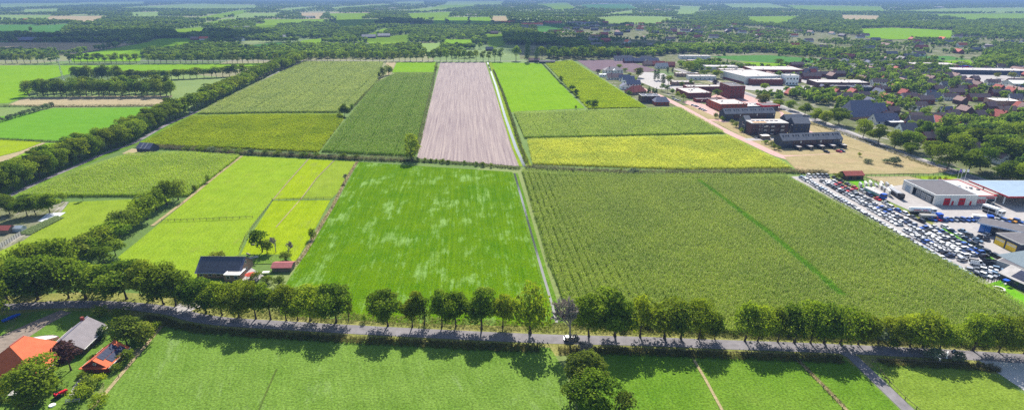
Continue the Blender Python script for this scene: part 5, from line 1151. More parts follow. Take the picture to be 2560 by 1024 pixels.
# ------------------------------------------------------------------ filling station
st = empty('filling_station', (*P(2334, 512.5), 0), math.radians(0), 'white filling station workshop with two red roller doors and dark roof', 'filling station'); SL, SD, SH = 21.4, 25.0, 5.2
foot(P(2334, 512), 0, SL, SD)
MB().box(0, SL, 0, 0.3, 0, SH).box(SL - 0.3, SL, 0.3, SD, 0, SH).box(0, SL, SD - 0.3, SD, 0, SH).box(0, 0.3, 0.3, 1.2, 0, SH).box(0, 0.3, SD - 8, SD - 0.3, 0, SH).box(0, 0.3, 1.2, SD - 8, 4.3, SH).build('wall', M['offwhite'], st)
MB().box(0.35, SL - 0.35, 0.35, SD - 0.35, SH - 0.25, SH - 0.05).build('roof', M['roof_grey'], st)
MB().box(-0.1, SL + 0.1, -0.1, 0.2, SH, SH + 0.3).box(-0.1, 0.2, 0.2, SD, SH, SH + 0.3).box(SL - 0.2, SL + 0.1, 0.2, SD, SH, SH + 0.3).box(-0.1, SL + 0.1, SD, SD + 0.2, SH, SH + 0.3).build('parapet', M['white'], st)
MB().box(0.3, SL - 0.3, 0.3, SD - 0.3, 0.06, 0.1).build('floor', M['concrete'], st)
for x in (6.2, 13.8):
    d_ = MB().box(x - 1.6, x + 1.6, -0.08, 0.02, 0, 3.7).build('roller_door', M['red'], st)
    for k in range(3): MB().box(x - 1.2 + k * 0.85, x - 0.55 + k * 0.85, -0.1, -0.07, 2.0, 2.5).build('door_window', M['glass'], d_)
for x in (9.3, 18.4): MB().box(x - 0.5, x + 0.5, -0.08, 0.02, 0, 2.2).build('door', M['red'], st)
MB().box(-0.08, 0.02, SD - 6.5, SD - 2.5, 0, 3.6).build('roller_door', plain('grey_blue_door', (0.3, 0.36, 0.42), 0.6, 0.08), st)
shop = flat('station_shop', 'tan-roofed station shop with red stripes beside the white workshop', (P(2334, 512.5)[0] + SL + 0.3, 268.5), 0.0, 10.6, 27, 4.2, M['offwhite'], M['roof_pale'], 0, cat='shop', trim=M['red'])
for i in range(7): MB().box(0.5 + i * 0.75, 0.95 + i * 0.75, -0.08, 0.02, 0.3, 2.6).build('red_panel', M['red'], shop)
MB().box(5.2, 9.8, -0.1, 0.02, 3.1, 3.7).build('red_band', M['red'], shop); MB().box(6.2, 10.0, -0.06, 0.02, 0.2, 2.8).build('shop_window', M['glass'], shop)
cn = empty('pump_canopy', (248.6, 264.0, 0), math.radians(0), 'wide blue-grey pump canopy with red edge at the filling station', 'canopy'); foot((248.6, 264), 0, 34, 26)
MB().box(0, 34, 0, 26, 5.0, 5.7).build('deck', M['white'], cn); MB().box(-0.06, 34.06, -0.06, 0, 5.0, 5.75).box(-0.06, 0, 0, 26, 5.0, 5.75).build('red_edge', M['red'], cn); MB().box(0.3, 33.7, 0.3, 25.7, 5.7, 5.74).build('roof', plain('blue_grey_sheet', (0.23, 0.3, 0.38), 0.5, 0.08, 0.3), cn)
for x in (3, 16, 29):
    for y in (5, 19): MB().box(x - 0.25, x + 0.25, y - 0.25, y + 0.25, 0, 5.0).build('column', M['white'], cn)
def pallet_stack(label, loc, rz, n_, layers, m1, grp):
    o = empty('pallet_stack', (*loc, 0), rz, label, 'pallet stack', grp)
    for k in range(layers):
        MB().box(0, n_ * 1.2, 0, 1.1, k * 1.15, k * 1.15 + 0.14).build('pallet', M['wood'], o)
        for i in range(n_): MB().box(i * 1.2 + 0.08, i * 1.2 + 1.1, 0.06, 1.04, k * 1.15 + 0.16, k * 1.15 + 1.08).build('crate', m1, o)
gr_ = plain('grey_crate', (0.34, 0.35, 0.36), 0.6, 0.3, 3.0)
for i, (x, y) in enumerate(((2345, 505), (2356, 500), (2330, 495))):
    pallet_stack('grey crate stack inside the open bay of the white workshop, %s of three' % ordw(i + 1), (P(2334, 512)[0] + 1.2 + 0.4 * i, 267.2 + 3 + i * 4.4), math.radians(90), 3, 3, gr_, 'crates in the open bay')
k0 = 0
for i, (x, y, n_, ly) in enumerate(((2155, 470, 4, 2), (2168, 468, 4, 2), (2180, 466, 4, 2), (2195, 468, 4, 1), (2206, 474, 4, 2), (2188, 476, 3, 1), (2214, 480, 4, 2), (2225, 492, 5, 3), (2208, 468, 4, 2), (2222, 470, 4, 2), (2234, 478, 4, 2))):
    pallet_stack('pale crate stack beside the small lawn, %s of eleven from the hedge' % ordw(i + 1), P(x, y), math.radians(70), n_, ly, M['offwhite'] if i % 3 else gr_, 'crate stacks on the forecourt')
def truck(name, label, pa_, pb_, body, stripe=None, cab=None, H_=3.6, tank=False, grp=None):
    a, rz, L_ = AB(pa_, pb_); L_ = max(8, min(L_, 14)); o = empty(name, (*a, 0), rz, label, 'truck', grp)
    if tank:
        b = MB(); n0 = 12
        prof = [(-0.15, 0.7), (0, 1.0), (L_ - 2.9, 1.0), (L_ - 2.75, 0.7)]
        vs_ = [(x, 1.25 * r_ * math.cos(2 * math.pi * i / n0), 2.35 + 1.15 * r_ * math.sin(2 * math.pi * i / n0)) for x, r_ in prof for i in range(n0)]
        b.add(vs_, [(k * n0 + i, k * n0 + (i + 1) % n0, (k + 1) * n0 + (i + 1) % n0, (k + 1) * n0 + i) for k in range(3) for i in range(n0)] + [tuple(range(n0))[::-1], tuple(range(3 * n0, 4 * n0))]); b.build('tank', body, o)
        for x0_, x1_ in ((1.2, 4.6), (5.4, 8.0)): MB().box(x0_, x1_, -1.29, -1.24, 2.1, 2.5).build('red_stripe', M['red'], o)
        b = MB(); r0_, r1_ = 0.42, 0.6; n0 = 16
        b.add([(L_ - 2.3 + 1.3 * 0 + r_ * math.cos(2 * math.pi * i / n0), -1.28, 2.3 + r_ * math.sin(2 * math.pi * i / n0)) for r_ in (r0_, r1_) for i in range(n0)], [(i, (i + 1) % n0, n0 + (i + 1) % n0, n0 + i) for i in range(n0)]); b.build('ring_emblem', M['black'], o)
    else:
        MB().box(0, L_ - 2.6, -1.25, 1.25, 1.0, H_).build('trailer', body, o)
        if stripe: MB().box(0.2, L_ - 2.9, -1.29, -1.25, 1.2, H_ - 0.8).build('side_panel', stripe, o)
    MB().box(0, L_ - 0.4, -1.0, 1.0, 0.7, 1.0).build('chassis', M['black'], o)
    MB().box(L_ - 2.3, L_, -1.22, 1.22, 0.6, 3.1).build('cab', cab or body, o); MB().box(L_ - 0.02, L_ + 0.04, -1.1, 1.1, 1.8, 2.8).box(L_ - 1.5, L_ - 0.3, -1.26, -1.2, 1.8, 2.7).build('windscreen', M['carglass'], o)
    wm = wheel_mesh(0.5, 0.35)
    for x in (1.2, 2.5, 3.8, L_ - 1.4):
        for y in (-1.05, 1.05): link('wheel', wm, o, (x, y, 0.5))
truck('tank_truck', 'white tank truck with red stripes parked below the white workshop', (2272, 533), (2336, 535), M['white'], tank=True)
truck('truck', 'white-roofed truck with dark sides left of the pump canopy', (2456, 526), (2506, 543), M['white'], M['black'], M['white'])
truck('truck', 'long flat truck with pale load and blue cab beside the hedge', (2164, 478), (2216, 502), M['offwhite'], plain('green_load', (0.05, 0.3, 0.25), 0.6, 0.2), M['blue'], 2.6)
truck('truck', 'dark trailer loaded with steel cages behind the pale flat truck', (2220, 478), (2262, 505), plain('cage_load', (0.3, 0.31, 0.33), 0.6, 0.4, 4.0), M['black'], M['black'], 2.9)
truck('truck', 'blue and white recovery truck beside the row of blue cars', (2428, 548), (2462, 552), M['offwhite'], M['blue'], M['blue'], 2.6)
truck('truck', 'grey scaffold truck with blue cab below the tank truck', (2298, 546), (2352, 548), plain('scaffold_load', (0.25, 0.25, 0.24), 0.8, 0.4, 5.0), None, M['blue'], 2.2)
sd = gable('shed', 'brown wooden shed with red roof behind the car dealer', P(2112, 449), 0.05, 11, 6, 2.8, 4.4, plain('brown_boards', (0.1, 0.06, 0.045), 0.9, 0.2), M['tile_red'], cat='shed', doors=((3, 2.2, 2.2, M['black']), (8, 2.2, 2.2, M['black'])))

# ------------------------------------------------------------------ car dealer buildings
a, rz = (209.6, 232.0), math.atan2(-7.5, 7.3)
sw = empty('showroom', (a[0], a[1], 0), rz, 'long glass car showroom with black roof and blue front', 'showroom'); foot(a, rz, 17, 9)
MB().box(0, 17, 0, 9, 0, 0.25).box(0.4, 17, 1.0, 9, 0.25, 4.4).build('wall', M['clad'], sw); MB().box(-0.8, 17.4, -0.9, 9.3, 4.4, 4.75).build('roof', M['roof_grey'], sw); MB().box(-0.86, 17.4, -0.96, -0.9, 4.35, 4.95).box(-0.86, -0.8, -0.9, 9.3, 4.35, 4.95).build('fascia', plain('blue_white_fascia', (0.5, 0.56, 0.68), 0.4, 0.1), sw)
bl = plain('blue_glass', (0.03, 0.16, 0.5), 0.15, 0.3, 0.5, spec=0.6)
for i in range(8): MB().box(0.15 + i * 2.1, 2.1 + i * 2.1, 0.9, 1.0, 0.3, 4.3).build('glass_pane', bl if i < 2 else M['glass'], sw)
for i in range(3): MB().box(0.3, 0.4, 1.2 + i * 2.6, 3.6 + i * 2.6, 0.3, 4.3).build('glass_pane', bl, sw)
a2, rz2 = (207.5, 220.6), math.radians(-87)
wk = empty('workshop', (a2[0], a2[1], 0), rz2, 'dark workshop with two big yellow doors behind the rows of cars', 'workshop'); foot(a2, rz2, 12, 14)
MB().box(0, 12, 0, 12, 0, 4.4).build('wall', M['clad'], wk); MB().box(-0.1, 12.1, -0.1, 12.1, 4.4, 4.75).build('parapet', M['concrete'], wk); MB().box(0.3, 11.7, 0.3, 11.7, 4.75, 4.79).build('roof', M['roof_grey'], wk)
for x in (2.8, 8.2):
    d_ = MB().box(x - 2.3, x + 2.3, -0.08, 0.02, 0, 3.4).build('yellow_door', M['yellow'], wk)
    for z in (2.1, 2.7): MB().box(x - 2.1, x + 2.1, -0.1, -0.07, z, z + 0.35).build('door_window', M['offwhite'], d_)
flat('office', 'pale concrete dealer office with solar roof behind the showroom', (219.5, 212.0), math.radians(-45), 16, 14, 6.5, M['concrete'], M['solar'], 0, cat='office', trim=M['concrete'])
gable('house', 'house with grey-blue hipped roof at the right edge beside the car dealer', (196.0, 191.0), math.radians(6), 18, 12, 3.0, 7.5, M['brick_dark'], plain('grey_blue_roof', (0.2, 0.25, 0.28), 0.7, 0.1), hip=0.5, wins=4)
car_port = flat('garage', 'grey garage with a red car cover on top at the right edge', (190.5, 198.5), math.radians(-62), 9, 4.5, 2.5, M['concrete'], M['roof_grey'], 0, cat='garage', par=0.1)
so_ = gable('house', 'black-walled house with solar panel roof beside the trampoline lawn', (183.0, 187.5), math.radians(-78), 16, 9, 3.0, 5.4, M['clad'], M['roof_pale'], wins=4, over=0.6)
rr_ = [c for c in so_.children if c.name.startswith('roof')][0]
for j in range(2):
    for i in range(7):
        y0 = 0.2 + j * 2.0; y1 = y0 + 1.9; f_ = lambda y: 3.0 + 2.4 / 4.5 * y + 0.1; x = 3.5 + i * 1.6
        MB().slab([(x, y0, f_(y0)), (x + 1.55, y0, f_(y0)), (x + 1.55, y1, f_(y1)), (x, y1, f_(y1))], 0.05).build('solar_panel', M['solar'], rr_)
tp = empty('trampoline', (*P(2496, 724), 0), 0, 'round trampoline with pale rim on the bright lawn', 'trampoline')
b = MB(); n0 = 28; b.add([(r_ * math.cos(2 * math.pi * i / n0), r_ * math.sin(2 * math.pi * i / n0), 0.7) for r_ in (1.35, 1.9) for i in range(n0)], [(i, n0 + i, n0 + (i + 1) % n0, (i + 1) % n0) for i in range(n0)]); b.build('rim', M['offwhite'], tp)
MB().lathe([(0.01, 0.66), (1.36, 0.66)], 28).build('mat', M['black'], tp)
for i in range(6): t = 2 * math.pi * i / 6; MB().tube((1.75 * math.cos(t), 1.75 * math.sin(t), 0), (1.75 * math.cos(t), 1.75 * math.sin(t), 0.68), 0.04, 0.04, 6).build('leg', M['steel'], tp)
sw_ = empty('garden_swing', (*P(2506, 713), 0), math.radians(20), 'blue and white garden swing frame beside the trampoline', 'swing')
for x in (0, 2.6):
    for y in (-0.8, 0.8): MB().tube((x, y, 0), (x, 0, 2.1), 0.05, 0.05, 6).build('leg', M['blue'], sw_)
MB().tube((0, 0, 2.1), (2.6, 0, 2.1), 0.05, 0.05, 6).build('beam', M['blue'], sw_); MB().box(0.7, 1.9, -0.25, 0.25, 0.5, 0.56).build('seat', M['offwhite'], sw_); MB().box(0.3, 2.3, -0.8, 0.8, 2.12, 2.16).build('canopy', M['blue'], sw_)
fence('dark screen fence between car dealer and bright lawn', [(2442, 706), (2478, 707), (2503, 703)], 1.2, 2.0, 2, M['black'])

# ------------------------------------------------------------------ cars
def car_meshes(L_, W_, H_, kind_):
    h0, h1 = 0.28, 0.86 if kind_ != 'van' else 1.0; hw = W_ / 2
    b = MB()                                       # lower body: lofted stations
    sta = [(0, .62, .55), (.12, .8, .9), (.3, .9, .97), (.5, .93, 1), (.72, .93, 1), (.9, .9, .96), (1, .66, .85)] if kind_ != 'van' else [(0, .7, .8), (.05, 1, .95), (.25, 1, 1), (.5, 1, 1), (.8, 1, 1), (.97, 1, 1), (1, .9, .95)]
    rows = []
    for t, wt, ht in sta:
        x = (0.5 - t) * L_; w_ = hw * (0.82 + 0.18 * wt); z1 = h0 + (h1 - h0) * (0.55 + 0.45 * ht)
        rows.append([(x, -w_ * 0.94, h0), (x, -w_, (h0 + z1) / 2), (x, -w_ * 0.93, z1), (x, w_ * 0.93, z1), (x, w_, (h0 + z1) / 2), (x, w_ * 0.94, h0)])
    n0 = 6; b.add([p_ for r_ in rows for p_ in r_], [(k * n0 + j, k * n0 + (j + 1) % n0, (k + 1) * n0 + (j + 1) % n0, (k + 1) * n0 + j) for k in range(len(rows) - 1) for j in range(n0)] + [tuple(range(n0))[::-1], tuple(range((len(rows) - 1) * n0, len(rows) * n0))])
    if kind_ == 'van': xs = (0.36, 0.24, -0.48, -0.495)
    elif kind_ == 'suv': xs = (0.22, 0.08, -0.38, -0.46)
    elif kind_ == 'estate': xs = (0.2, 0.05, -0.36, -0.47)
    else: xs = (0.2, 0.04, -0.24, -0.42)
    x0, x1, x2, x3 = [q * L_ for q in xs]; zc = h1 - 0.03; zr = H_; a_, c_ = hw * 0.9, hw * 0.72
    b.box(x2, x1, -c_ * 0.98, c_ * 0.98, zr - 0.05, zr)      # roof panel
    for s in (-1, 1):
        b.slab([(x1, s * c_, zr), (x1 - 0.1, s * c_, zr), (x0 - 0.12, s * a_, zc), (x0, s * a_, zc)], 0.04)
        b.slab([(x2 + 0.12, s * c_, zr), (x2, s * c_, zr), (x3, s * a_, zc), (x3 + 0.22, s * a_, zc)], 0.04)
    if kind_ == 'van': b.box(x2, x1 - 0.7, -c_ * 1.2, c_ * 1.2, h1, zr)
    body = b.mesh('body', M['white'])
    g = MB(); k = 0.97
    g.add([(x0, -a_ * k, zc), (x3, -a_ * k, zc), (x3, a_ * k, zc), (x0, a_ * k, zc), (x1, -c_ * k, zr - 0.04), (x2, -c_ * k, zr - 0.04), (x2, c_ * k, zr - 0.04), (x1, c_ * k, zr - 0.04)], [(0, 1, 5, 4), (1, 2, 6, 5), (2, 3, 7, 6), (3, 0, 4, 7), (4, 5, 6, 7)])
    glass = g.mesh('windows', M['carglass'])
    hl_ = MB(); hl_.box(L_ * 0.475, L_ * 0.497, -hw * 0.82, -hw * 0.5, 0.58, 0.72).box(L_ * 0.475, L_ * 0.497, hw * 0.5, hw * 0.82, 0.58, 0.72)
    return body, glass, wheel_mesh(0.33, 0.22), L_, W_
CARM = {'hatchback': car_meshes(4.0, 1.76, 1.48, 'hatch'), 'estate car': car_meshes(4.6, 1.82, 1.48, 'estate'), 'off-roader': car_meshes(4.5, 1.9, 1.68, 'suv'), 'van': car_meshes(5.2, 2.0, 2.1, 'van')}
def paint(n_, c, r_=0.25, metal=0.0): return plain(n_, c, r_, 0.04, 0.5, metal, 0.5)
PAINT = {'white': paint('car_white', (0.72, 0.72, 0.72)), 'silver': paint('car_silver', (0.42, 0.43, 0.45), 0.3, 0.4), 'grey': paint('car_grey', (0.14, 0.145, 0.155), 0.3, 0.3), 'black': paint('car_black', (0.018, 0.018, 0.022)), 'blue': paint('car_blue', (0.025, 0.09, 0.36)), 'dark blue': paint('car_dark_blue', (0.015, 0.03, 0.09)), 'red': paint('car_red', (0.5, 0.015, 0.025)), 'orange': paint('car_orange', (0.65, 0.3, 0.03)), 'pale blue': paint('car_pale_blue', (0.16, 0.24, 0.34))}
NC = [0]
def car(loc, rz, colour, kind_, label, group='cars of the dealer', z=0.06):
    body, gl, wh, L_, W_ = CARM[kind_]; NC[0] += 1
    o = empty(kind_.replace(' ', '_').replace('-', '_'), (loc[0], loc[1], z), rz, label, 'van' if kind_ == 'van' else 'car', group)
    objmat(link('body', body, o), PAINT[colour]); link('windows', gl, o)
    for x in (L_ * 0.32, -L_ * 0.31):
        for y in (-W_ / 2 + 0.1, W_ / 2 - 0.1): link('wheel', wh, o, (x, y, 0.33))
    return o
def car_row(a, b, n_, heading, where, cols, kinds=('hatchback', 'hatchback', 'estate car', 'off-roader'), jit=0.07, skip=()):
    a, b = Vector(a), Vector(b)
    for i in range(n_):
        if i in skip: continue
        p_ = a.lerp(b, i / max(1, n_ - 1)); c = rnd.choice(cols); k = rnd.choice(kinds)
        car((p_.x + rnd.uniform(-jit, jit) * 2, p_.y + rnd.uniform(-jit, jit)), heading + rnd.gauss(0, 0.03) + (math.pi if rnd.random() < 0.2 else 0), c, k, '%s %s, %s from far end of %s' % (c, k, ordw(i + 1), where))
WS = ['white', 'white', 'white', 'silver', 'white', 'silver', 'grey', 'black', 'white']
MX = ['white', 'silver', 'white', 'grey', 'black', 'white', 'dark blue', 'silver', 'white', 'blue']
R_ = math.radians
car_row((169.6, 311.5), (173.4, 188.5), 47, R_(4), 'row along the maize', ['white', 'silver', 'white', 'grey', 'silver', 'white', 'pale blue', 'white'], jit=0.06)
car_row((174.5, 314.0), (185.0, 314.0), 5, R_(-92), 'short row by the reeds', WS)
car_row((178.0, 304.5), (179.6, 266.0), 15, R_(8), 'first double row, maize side', WS)
car_row((183.0, 304.0), (184.4, 267.5), 14, R_(188), 'first double row, hedge side', ['black', 'dark blue', 'white', 'silver', 'grey', 'white', 'red'])
car_row((179.2, 261.0), (179.4, 240.5), 8, R_(8), 'second double row, maize side', WS)
car_row((184.2, 262.0), (185.4, 239.5), 9, R_(190), 'second double row, hedge side', MX)
car_row((187.8, 311.0), (191.0, 268.5), 8, R_(-86), 'line along the hedge', ['grey', 'black', 'dark blue', 'silver', 'red', 'grey'])
car_row((190.0, 262.0), (192.4, 244.5), 5, R_(-84), 'second line along the hedge', ['black', 'white', 'grey', 'blue'])
car_row((178.4, 233.0), (179.0, 207.0), 11, R_(8), 'third double row, maize side', MX)
car_row((183.4, 235.0), (184.0, 206.5), 11, R_(8), 'third double row, middle', WS)
car_row((188.4, 236.0), (188.6, 208.0), 11, R_(190), 'third double row, grass side', MX)
car_row((193.0, 237.0), (192.6, 206.5), 12, R_(190), 'row left of the grass strip', ['white', 'silver', 'grey', 'white', 'blue', 'black'])
car_row((198.6, 236.5), (197.0, 206.0), 8, R_(-80), 'line right of the grass strip', ['white', 'silver', 'white', 'grey', 'black', 'dark blue'])
car_row((203.0, 232.0), (202.0, 222.0), 3, R_(-70), 'short line before the showroom', ['grey', 'black', 'pale blue'])
car_row((199.0, 246.5), (217.0, 246.0), 8, R_(-62), 'coloured row below the trucks', ['blue', 'red', 'dark blue', 'white', 'silver', 'blue'])
car_row((219.0, 246.5), (238.0, 244.0), 8, R_(-62), 'coloured row behind the showroom', ['orange', 'red', 'white', 'blue', 'silver', 'white'])
car_row((222.0, 239.5), (240.0, 237.0), 6, R_(-10), 'second row behind the showroom', ['white', 'black', 'white', 'dark blue'])
car_row((222.0, 233.5), (236.0, 231.0), 5, R_(-25), 'third row behind the showroom', ['blue', 'dark blue', 'grey', 'black'])
car((181.2, 203.4), R_(15), 'silver', 'estate car', 'single silver estate car in front of the vans')
car((184.0, 199.6), R_(-20), 'white', 'van', 'white van parked first in front of the near rows')
car((188.2, 199.6), R_(-20), 'black', 'van', 'black van behind the white van near the lawn')
car((191.2, 199.2), R_(-20), 'grey', 'van', 'grey van right of the black van')
for i, (x, y, c) in enumerate(((177.5, 193.8, 'silver'), (180.3, 194.0, 'grey'), (183.2, 194.2, 'white'), (186.0, 194.6, 'white'), (188.8, 195.0, 'pale blue'), (177.0, 189.6, 'black'), (179.6, 189.8, 'white'), (182.0, 190.0, 'silver'), (184.2, 190.2, 'pale blue'))):
    car((x, y), R_(-35 if i < 5 else -60), c, ('estate car', 'hatchback')[i % 2], '%s car near the screen fence, %s there from the maize' % (c, ordw(i + 1)))
car((211.0, 228.5), R_(20), 'white', 'hatchback', 'white car parked against the blue showroom glass')
for i, (x, y) in enumerate(((205.8, 226.0), (206.8, 223.5))): car((x, y), R_(35), 'black', 'hatchback', 'black car beside the showroom entrance, %s from the glass' % ordw(i + 1))
car((18.3, 147.7), R_(2), 'grey', 'estate car', 'grey car on the road under the leafless tree', 'cars on the road', 0.066)
for i, (x, y, c) in enumerate(((2066, 381, 'black'), (2097, 380, 'red'), (2105, 379, 'dark blue'))): car(P(x, y), R_(-60), c, 'hatchback', '%s car parked in front of the nearest terrace' % c, 'cars at the new houses')
for i, (x, y, c) in enumerate(((1732, 264, 'silver'), (1738, 266, 'white'), (1742, 267, 'silver'), (1751, 273, 'dark blue'), (1757, 275, 'silver'), (1762, 277, 'white'), (1684, 248, 'silver'), (1691, 251, 'white'), (1697, 253, 'silver'))): car(P(x, y), R_(-15), c, 'hatchback', '%s car parked along the pink street, %s from its far end' % (c, ordw(i + 1)), 'cars along the pink street')
for i, (x, y, c) in enumerate(((1889, 345, 'silver'), (1898, 345, 'black'), (1910, 346, 'white'), (1982, 341, 'white'), (1990, 340, 'silver'))): car(P(x, y), R_(80), c, 'hatchback', '%s car parked below the apartments, %s from the left' % (c, ordw(i + 1)), 'cars below the apartments')
for i, (x, y, c) in enumerate(((475, 275, 'white'),)): car(P(478, 283), math.radians(95), c, 'estate car', 'white car driving on the avenue road', 'cars on the road', 0.066)
# ------------------------------------------------------------------ single trees
def px_tree(x, yb, yt, wpx, label, key=None, leaf=None, group=None, cat='tree', name='tree'):
    H = ZH(yb, yt); R = wpx / PXM(yb) / 2
    if key is None: key = ('oak%d' % rnd.randrange(5) if rnd.random() < (0.8 if x < 1500 else 0.62) else 'bigbush%d' % rnd.randrange(2)) if R > 3.6 else 'slim%d' % rnd.randrange(3)
    return tree(key, P(x, yb), H, R, label, cat, group, name, leaf)
LV = [M['leaf'], M['leaf'], M['leaf'], M['leaf_light']]
ROW1 = [(20, 752, 640, 110, 0), (95, 748, 628, 120, 0), (172, 745, 632, 105, 0), (215, 746, 650, 85, 0), (262, 744, 645, 85, 0), (317, 747, 642, 105, 0), (372, 752, 642, 95, 0), (410, 760, 650, 105, 0), (440, 764, 668, 80, 2), (472, 770, 684, 75, 0), (515, 782, 690, 80, 0), (556, 787, 700, 75, 0), (597, 792, 702, 78, 0), (640, 796, 694, 80, 0), (677, 798, 700, 75, 0), (716, 800, 708, 65, 0), (745, 800, 715, 60, 1), (776, 801, 710, 74, 1), (841, 805, 700, 92, 0), (872, 802, 735, 34, 0),
        (970, 814, 712, 90, 0), (1031, 816, 722, 60, 1), (1061, 811, 732, 42, 0), (1105, 816, 716, 66, 0), (1140, 816, 718, 60, 1), (1204, 822, 712, 84, 0), (1257, 818, 728, 58, 1), (1325, 832, 700, 112, 0),
        (1472, 840, 718, 84, 2), (1537, 839, 716, 95, 0), (1600, 841, 736, 70, 1), (1661, 845, 740, 84, 0), (1702, 846, 752, 60, 0), (1746, 847, 742, 74, 1), (1787, 847, 765, 55, 0), (1862, 852, 758, 72, 0), (1894, 852, 760, 70, 0), (1944, 854, 772, 62, 0), (1985, 856, 765, 60, 0), (2026, 857, 750, 90, 0), (2060, 858, 752, 70, 0), (2101, 859, 752, 100, 0), (2145, 860, 770, 70, 0), (2195, 858, 808, 46, 3), (2235, 862, 782, 72, 1), (2275, 865, 780, 66, 1), (2307, 869, 776, 92, 0), (2350, 872, 790, 66, 1), (2432, 876, 772, 92, 1), (2496, 880, 786, 86, 1), (2560, 884, 790, 80, 0)]
for i, (x, yb, yt, w_, c) in enumerate(ROW1):
    px_tree(x, yb, yt, w_ * (1.12, 1.36, 1.0, 1.42, 1.2, 1.28, 1.06)[i % 7], '%s tree from the left in the row along the near road' % ordw(i + 1), leaf=(M['leaf'] if i % 3 or x < 1500 else M['leaf_light'], M['leaf_light'], M['leaf'], M['leaf_willow'])[c], group='trees along the near road')
px_tree(1467, 975, 868, 120, 'leafy tree nearest the road in the foreground clump', 'oak1', M['leaf_shrub'])
px_tree(1482, 1045, 935, 150, 'broad dark tree at the bottom edge of the foreground clump', 'oak2', M['leaf'])
px_tree(1556, 1045, 985, 74, 'small round tree at the right of the foreground clump', 'round0', M['leaf_shrub'])
px_tree(1425, 1010, 955, 60, 'bushy tree at the left of the foreground clump', 'round1', M['leaf_shrub'])
bm = bare_mesh('bare_tree', 5, 16, 0.52, M['deadwood'], 6)
for i, (x, yb, yt, lab) in enumerate(((1424, 852, 742, 'leafless grey tree standing at the road beside the gateway'), (1450, 880, 850, 'leafless grey shrub below the road beside the bare tree'), (1462, 898, 860, 'tangled dead shrub behind the foreground clump'), (1440, 868, 835, 'thin leafless shrub at the road edge under the bare tree'))):
    o = empty('bare_tree', (*P(x, yb), 0), i * 2.0, lab, 'tree' if i == 0 else 'shrub'); c = link('branches', bm, o); s = ZH(yb, yt) / 16.0; c.scale = (s * (1.25 if i == 0 else 1.8),) * 2 + (s,)
bm2 = bare_mesh('bare_tree', 9, 7, 0.75, M['deadwood'], 4)
for i, (x, yb, yt, lab) in enumerate(((865, 456, 432, 'small leafless tree on the dry ditch beside the patchy meadow'), (722, 640, 604, 'small leafless tree in the paddock above the red-roofed shed'), (690, 630, 592, 'half bare tree beside the round paddock tree'))):
    o = empty('bare_tree', (*P(x, yb), 0), i * 2.0, lab, 'tree'); c = link('branches', bm2, o); s = ZH(yb, yt) / 7.0; c.scale = (s, s, s)
# low growth under the roadside trees
us = off([p_ for p_ in ROAD if p_[0] > 22], 7.0); g_ = grid_in(strip(us, 4.5), 3.2, 3.2, 0.9); g_ = g_[rng.random(len(g_)) < 0.5]
us2 = off([p_ for p_ in ROAD if -105 < p_[0] < 5], 7.6); g2 = grid_in(strip(us2, 3.0), 3.2, 3.2, 0.9); g2 = g2[rng.random(len(g2)) < 0.22]
g_ = np.concatenate([g_, g2]); BP = [bpy.data.objects.new('bush', KIND['bush%d' % i].crown) for i in range(3)]; s_ = rng.uniform(0.25, 0.75, len(g_))
scatter('understorey', 'low bushes growing under the tree row along the road', g_, np.stack([s_ * 1.3, s_ * 1.3, s_], 1), rng.uniform(0, 6.28, len(g_)), BP)
# dark hedge trees left of the lime pasture
for i, (x, yb, yt, w_) in enumerate(((446, 500, 452, 52), (418, 512, 460, 58), (392, 525, 478, 55), (368, 548, 492, 60), (345, 560, 510, 66), (318, 580, 530, 70), (300, 590, 548, 60), (276, 608, 562, 80), (250, 625, 572, 76), (222, 645, 605, 70), (200, 655, 600, 74), (120, 672, 600, 84), (75, 690, 606, 78), (150, 690, 605, 88), (262, 660, 622, 60), (290, 640, 604, 44), (30, 720, 640, 90), (-12, 815, 705, 90))):
    px_tree(x, yb, yt - 7, w_ * 1.12, '%s bushy tree in the dark hedge left of the lime pasture, from the far end' % ordw(i + 1), ('bigbush0', 'bigbush1', 'round0', 'round1')[i % 4], M['leaf'] if i % 5 else M['leaf_shrub'], 'hedge trees left of the lime pasture')
for i, (x, yb, yt, w_) in enumerate(((25, 535, 482, 60), (68, 540, 486, 56), (90, 536, 484, 60), (125, 532, 480, 58))):
    px_tree(x, yb, yt, w_, '%s round tree beside the vegetable garden, from the left' % ordw(i + 1), 'oak%d' % i, M['leaf'], 'trees beside the vegetable garden')
# avenue: two rows on the far side of the road
av = [Vector(p_) for p_ in AVEN]; ln = [0]
for a, b_ in zip(av[:-1], av[1:]): ln.append(ln[-1] + (b_ - a).length)
def along(pts, cum, d):
    for i in range(len(pts) - 1):
        if d <= cum[i + 1]: t = (d - cum[i]) / (cum[i + 1] - cum[i]); u = (pts[i + 1] - pts[i]).normalized(); return pts[i].lerp(pts[i + 1], t), u
    return pts[-1], (pts[-1] - pts[-2]).normalized()
ia = 0; d = 0.0; avt = []
while d < ln[-1] - 6:
    p_, u = along(av, ln, d); n_ = Vector((-u.y, u.x))
    for row, offd in ((0, 3.4), (1, 10.5)):
        q = p_ + n_ * (offd + rnd.uniform(-0.6, 0.6)) + u * rnd.uniform(-1.5, 1.5)
        if q.y < 660 and q.x > -q.y * 0.93 - 15 and not (row == 1 and d > 500 and rnd.random() < 0.3): avt.append((d, row, q))
    d += rnd.uniform(8.0, 11.0) if d < 380 else rnd.uniform(10, 14)
rc_ = [0, 0]
